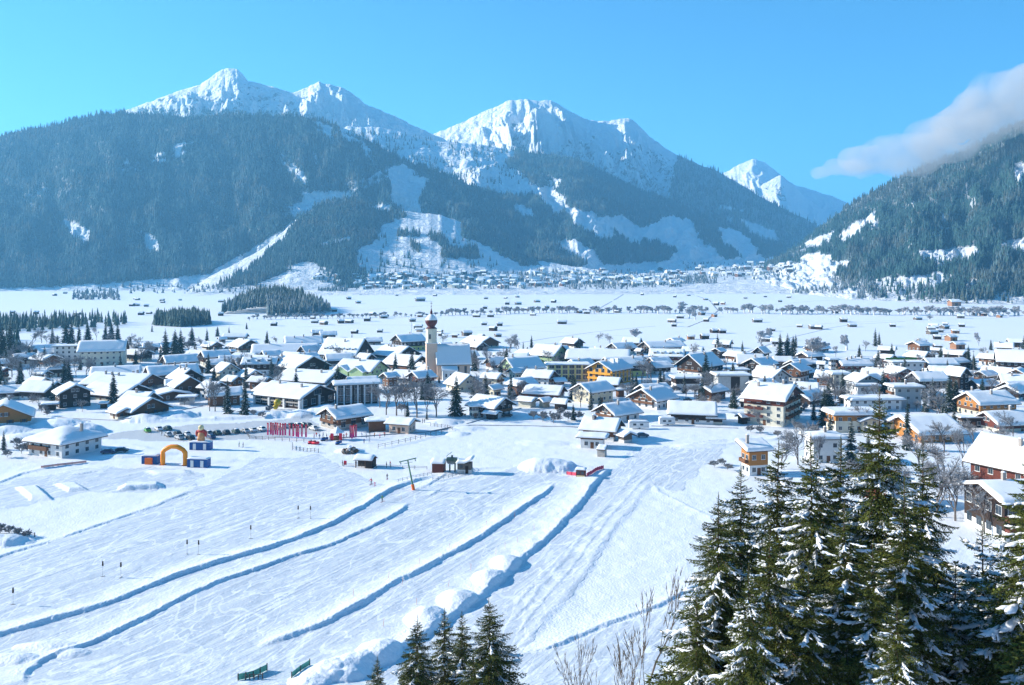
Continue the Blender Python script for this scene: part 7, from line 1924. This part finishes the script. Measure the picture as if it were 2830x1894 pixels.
for i, (x, y) in enumerate([(160, 1045), (365, 940), (445, 970), (545, 860), (725, 775), (845, 890), (940, 640), (1020, 580), (1100, 575), (990, 800), (1045, 765), (1120, 735), (1215, 650), (1285, 580), (530, 1090), (715, 985), (335, 1215), (155, 470), (108, 470), (438, 480)]):
    u, v = 900 + x * .4745, 1150 + y * .4745; X, Y = flat_xy(u, v + 6); o = bpy.data.objects.new('marker_stake', ST); COL.objects.link(o); o.location = (X, Y, fz(X, Y)); o.rotation_euler = (R(rb.uniform(-9, 9)), R(rb.uniform(-9, 9)), 0)
    tag(o, 'thin orange brown marker stake planted along the snow banks of the tow track', 'stake', 'marker stakes along the banks')
def boulders():
    X, Y = flat_xy(968, 1252); r = empty('rock_heap', (X, Y, 0)); tag(r, 'heap of brown boulders and logs below the terrace', 'rock heap')
    for i in range(26):
        a = rb.uniform(0, 6.28); d = rb.random() ** .6 * 2.6; s = rb.uniform(.4, .95)
        MB().ball((d * math.cos(a), d * math.sin(a) * .8, max(0, 1.9 - d * .6)), s, s * .9, s * .7, 7, 5, 0, .22).build('boulder', [M_STONE, M_GWOOD, M_BWOOD][i % 3], r)
    m = MB()
    for i in range(9):
        a = rb.uniform(0, 6.28); d = rb.random() * 2; m.ball((d * math.cos(a), d * math.sin(a) * .8, max(0, 2.3 - d * .6)), .6, .5, .22, 8, 4, 0, .1)
    m.build('snow_patch', M_TREESNOW, r, True)
boulders()
# snow machines: two red ones before the umbrella
def machine(u, v, deg, label, m1):
    X, Y = flat_xy(u, v); r = empty('snowmobile', (X, Y, 0), R(deg)); tag(r, label, 'snowmobile')
    MB().prism([(-.5, .35), (.5, .35), (.42, .95), (-.42, .95)], -1.2, 1.2).ball((.9, 0, .8), .6, .42, .35, 10, 6).build('body', m1, r, True); MB().box(-1.1, .1, -.22, .22, .9, 1.15).build('seat', M_TYRE, r); MB().box(-1.4, .2, -.25, .25, 0, .35).build('track', M_TYRE, r)
    for s in (-1, 1): MB().box(.5, 1.7, s * .55 - .08, s * .55 + .08, .02, .08).build('ski', M_STEEL, r)
    MB().tube((.55, -.4, 1.3), (.55, .4, 1.3), .03).tube((.55, 0, .9), (.55, 0, 1.3), .04).build('handlebar', M_STEEL, r)
machine(862, 1227, 20, 'left red snowmobile below the banner fence', M_RED); machine(872, 1229, -10, 'red snowmobile right of its twin', M_RED); machine(897, 1218, 40, 'blue snowmobile near the terrace', M_BLUE); machine(936, 1228, 60, 'blue machine beside the rock heap', M_BLUE)
def upole(u, vt, vb, label):
    X, Y = flat_xy(u, vb); h = (vb - vt) / pxm(vb); r = empty('utility_pole', (X, Y, 0)); tag(r, label, 'pole'); MB().tube((0, 0, -.3), (0, 0, h), .14, .09, 6).build('mast', M_GWOOD, r); MB().box(-.8, .8, -.06, .06, h - .8, h - .65).build('crossarm', M_GWOOD, r)
upole(2690, 968, 1024, 'slim utility pole in front of the right fields'); upole(2024, 938, 985, 'thin mast above the narrow yellowish eaves'); upole(1137, 885, 922, 'slender pole out on the field left of the church')
# ------------------------------------------------------------------ cloud clinging to the right mountain
def cloud():
    lumps = [(2290, 478, 40, 12), (2350, 462, 60, 26), (2410, 440, 75, 42), (2480, 420, 85, 50), (2550, 410, 90, 46), (2610, 385, 85, 52), (2670, 345, 85, 62), (2720, 305, 85, 66), (2770, 270, 80, 62), (2815, 235, 70, 50), (2880, 250, 80, 70), (2740, 350, 70, 40), (2510, 455, 80, 32), (2620, 420, 60, 25), (2850, 300, 80, 60)]
    m = MB(); y0 = 3300 * KY
    rc = random.Random(4)
    for i, (u, v, rx, rz) in enumerate(lumps):
        y = y0 + rc.uniform(-120, 120); s = y / FPX
        m.ball(((u - CX) * s, y, ZC + (HV - v) * s), rx * s * 1.15, rx * s * 1.0, rz * s * 1.15, 20, 12)
    o = m.build('cloud', [], None, True)
    rm = o.modifiers.new('r', 'REMESH'); rm.mode = 'VOXEL'; rm.voxel_size = 7
    dg = bpy.context.evaluated_depsgraph_get(); me = bpy.data.meshes.new_from_object(o.evaluated_get(dg)); o.modifiers.clear(); o.data = me
    n = len(me.vertices); co = np.empty(n * 3); me.vertices.foreach_get('co', co); co = co.reshape(-1, 3); no = np.empty(n * 3); me.vertices.foreach_get('normal', no); no = no.reshape(-1, 3)
    d = (fbm(co[:, 0] / 70, co[:, 2] / 60 + co[:, 1] / 90, 4, 8) - .5) * 55
    co = co + no * d[:, None]; me.vertices.foreach_set('co', co.ravel()); me.update()
    M = bpy.data.materials.new('cloud_mist'); M.use_nodes = True; n_, l_ = M.node_tree.nodes, M.node_tree.links
    n_.remove(n_['Principled BSDF']); p = n_.new('ShaderNodeVolumePrincipled'); p.inputs['Color'].default_value = (.92, .92, .93, 1); p.inputs['Density'].default_value = 0.010; p.inputs['Anisotropy'].default_value = .1
    g = n_.new('ShaderNodeNewGeometry'); nz = n_.new('ShaderNodeTexNoise'); nz.inputs['Scale'].default_value = .008; nz.inputs['Detail'].default_value = 5; nz.inputs['Distortion'].default_value = .6
    mr = n_.new('ShaderNodeMapRange'); mr.inputs['From Min'].default_value = .30; mr.inputs['From Max'].default_value = .72; mr.inputs['To Min'].default_value = 0.0; mr.inputs['To Max'].default_value = .013
    l_.new(g.outputs['Position'], nz.inputs['Vector']); l_.new(nz.outputs['Fac'], mr.inputs['Value']); l_.new(mr.outputs[0], p.inputs['Density'])
    l_.new(p.outputs[0], n_['Material Output'].inputs['Volume']); me.materials.clear(); me.materials.append(M)
    tag(o, 'pale wispy cloud resting on the right mountain', 'cloud', kind='stuff')
cloud()
# ------------------------------------------------------------------ air
hz = MB().box(-16000, 16000, -400, 26000, -300, 2600)
M_HAZE = bpy.data.materials.new('haze_air'); M_HAZE.use_nodes = True
n_, l_ = M_HAZE.node_tree.nodes, M_HAZE.node_tree.links
n_.remove(n_['Principled BSDF'])
pv = n_.new('ShaderNodeVolumePrincipled')
pv.inputs['Color'].default_value = (0.22, 0.62, 1.0, 1)
pv.inputs['Density'].default_value = 0.0001
pv.inputs['Anisotropy'].default_value = 0.2
l_.new(pv.outputs[0], n_['Material Output'].inputs['Volume'])
hzo = hz.build('haze', [M_HAZE])
tag(hzo, 'thin blue winter haze filling the valley', kind='stuff')
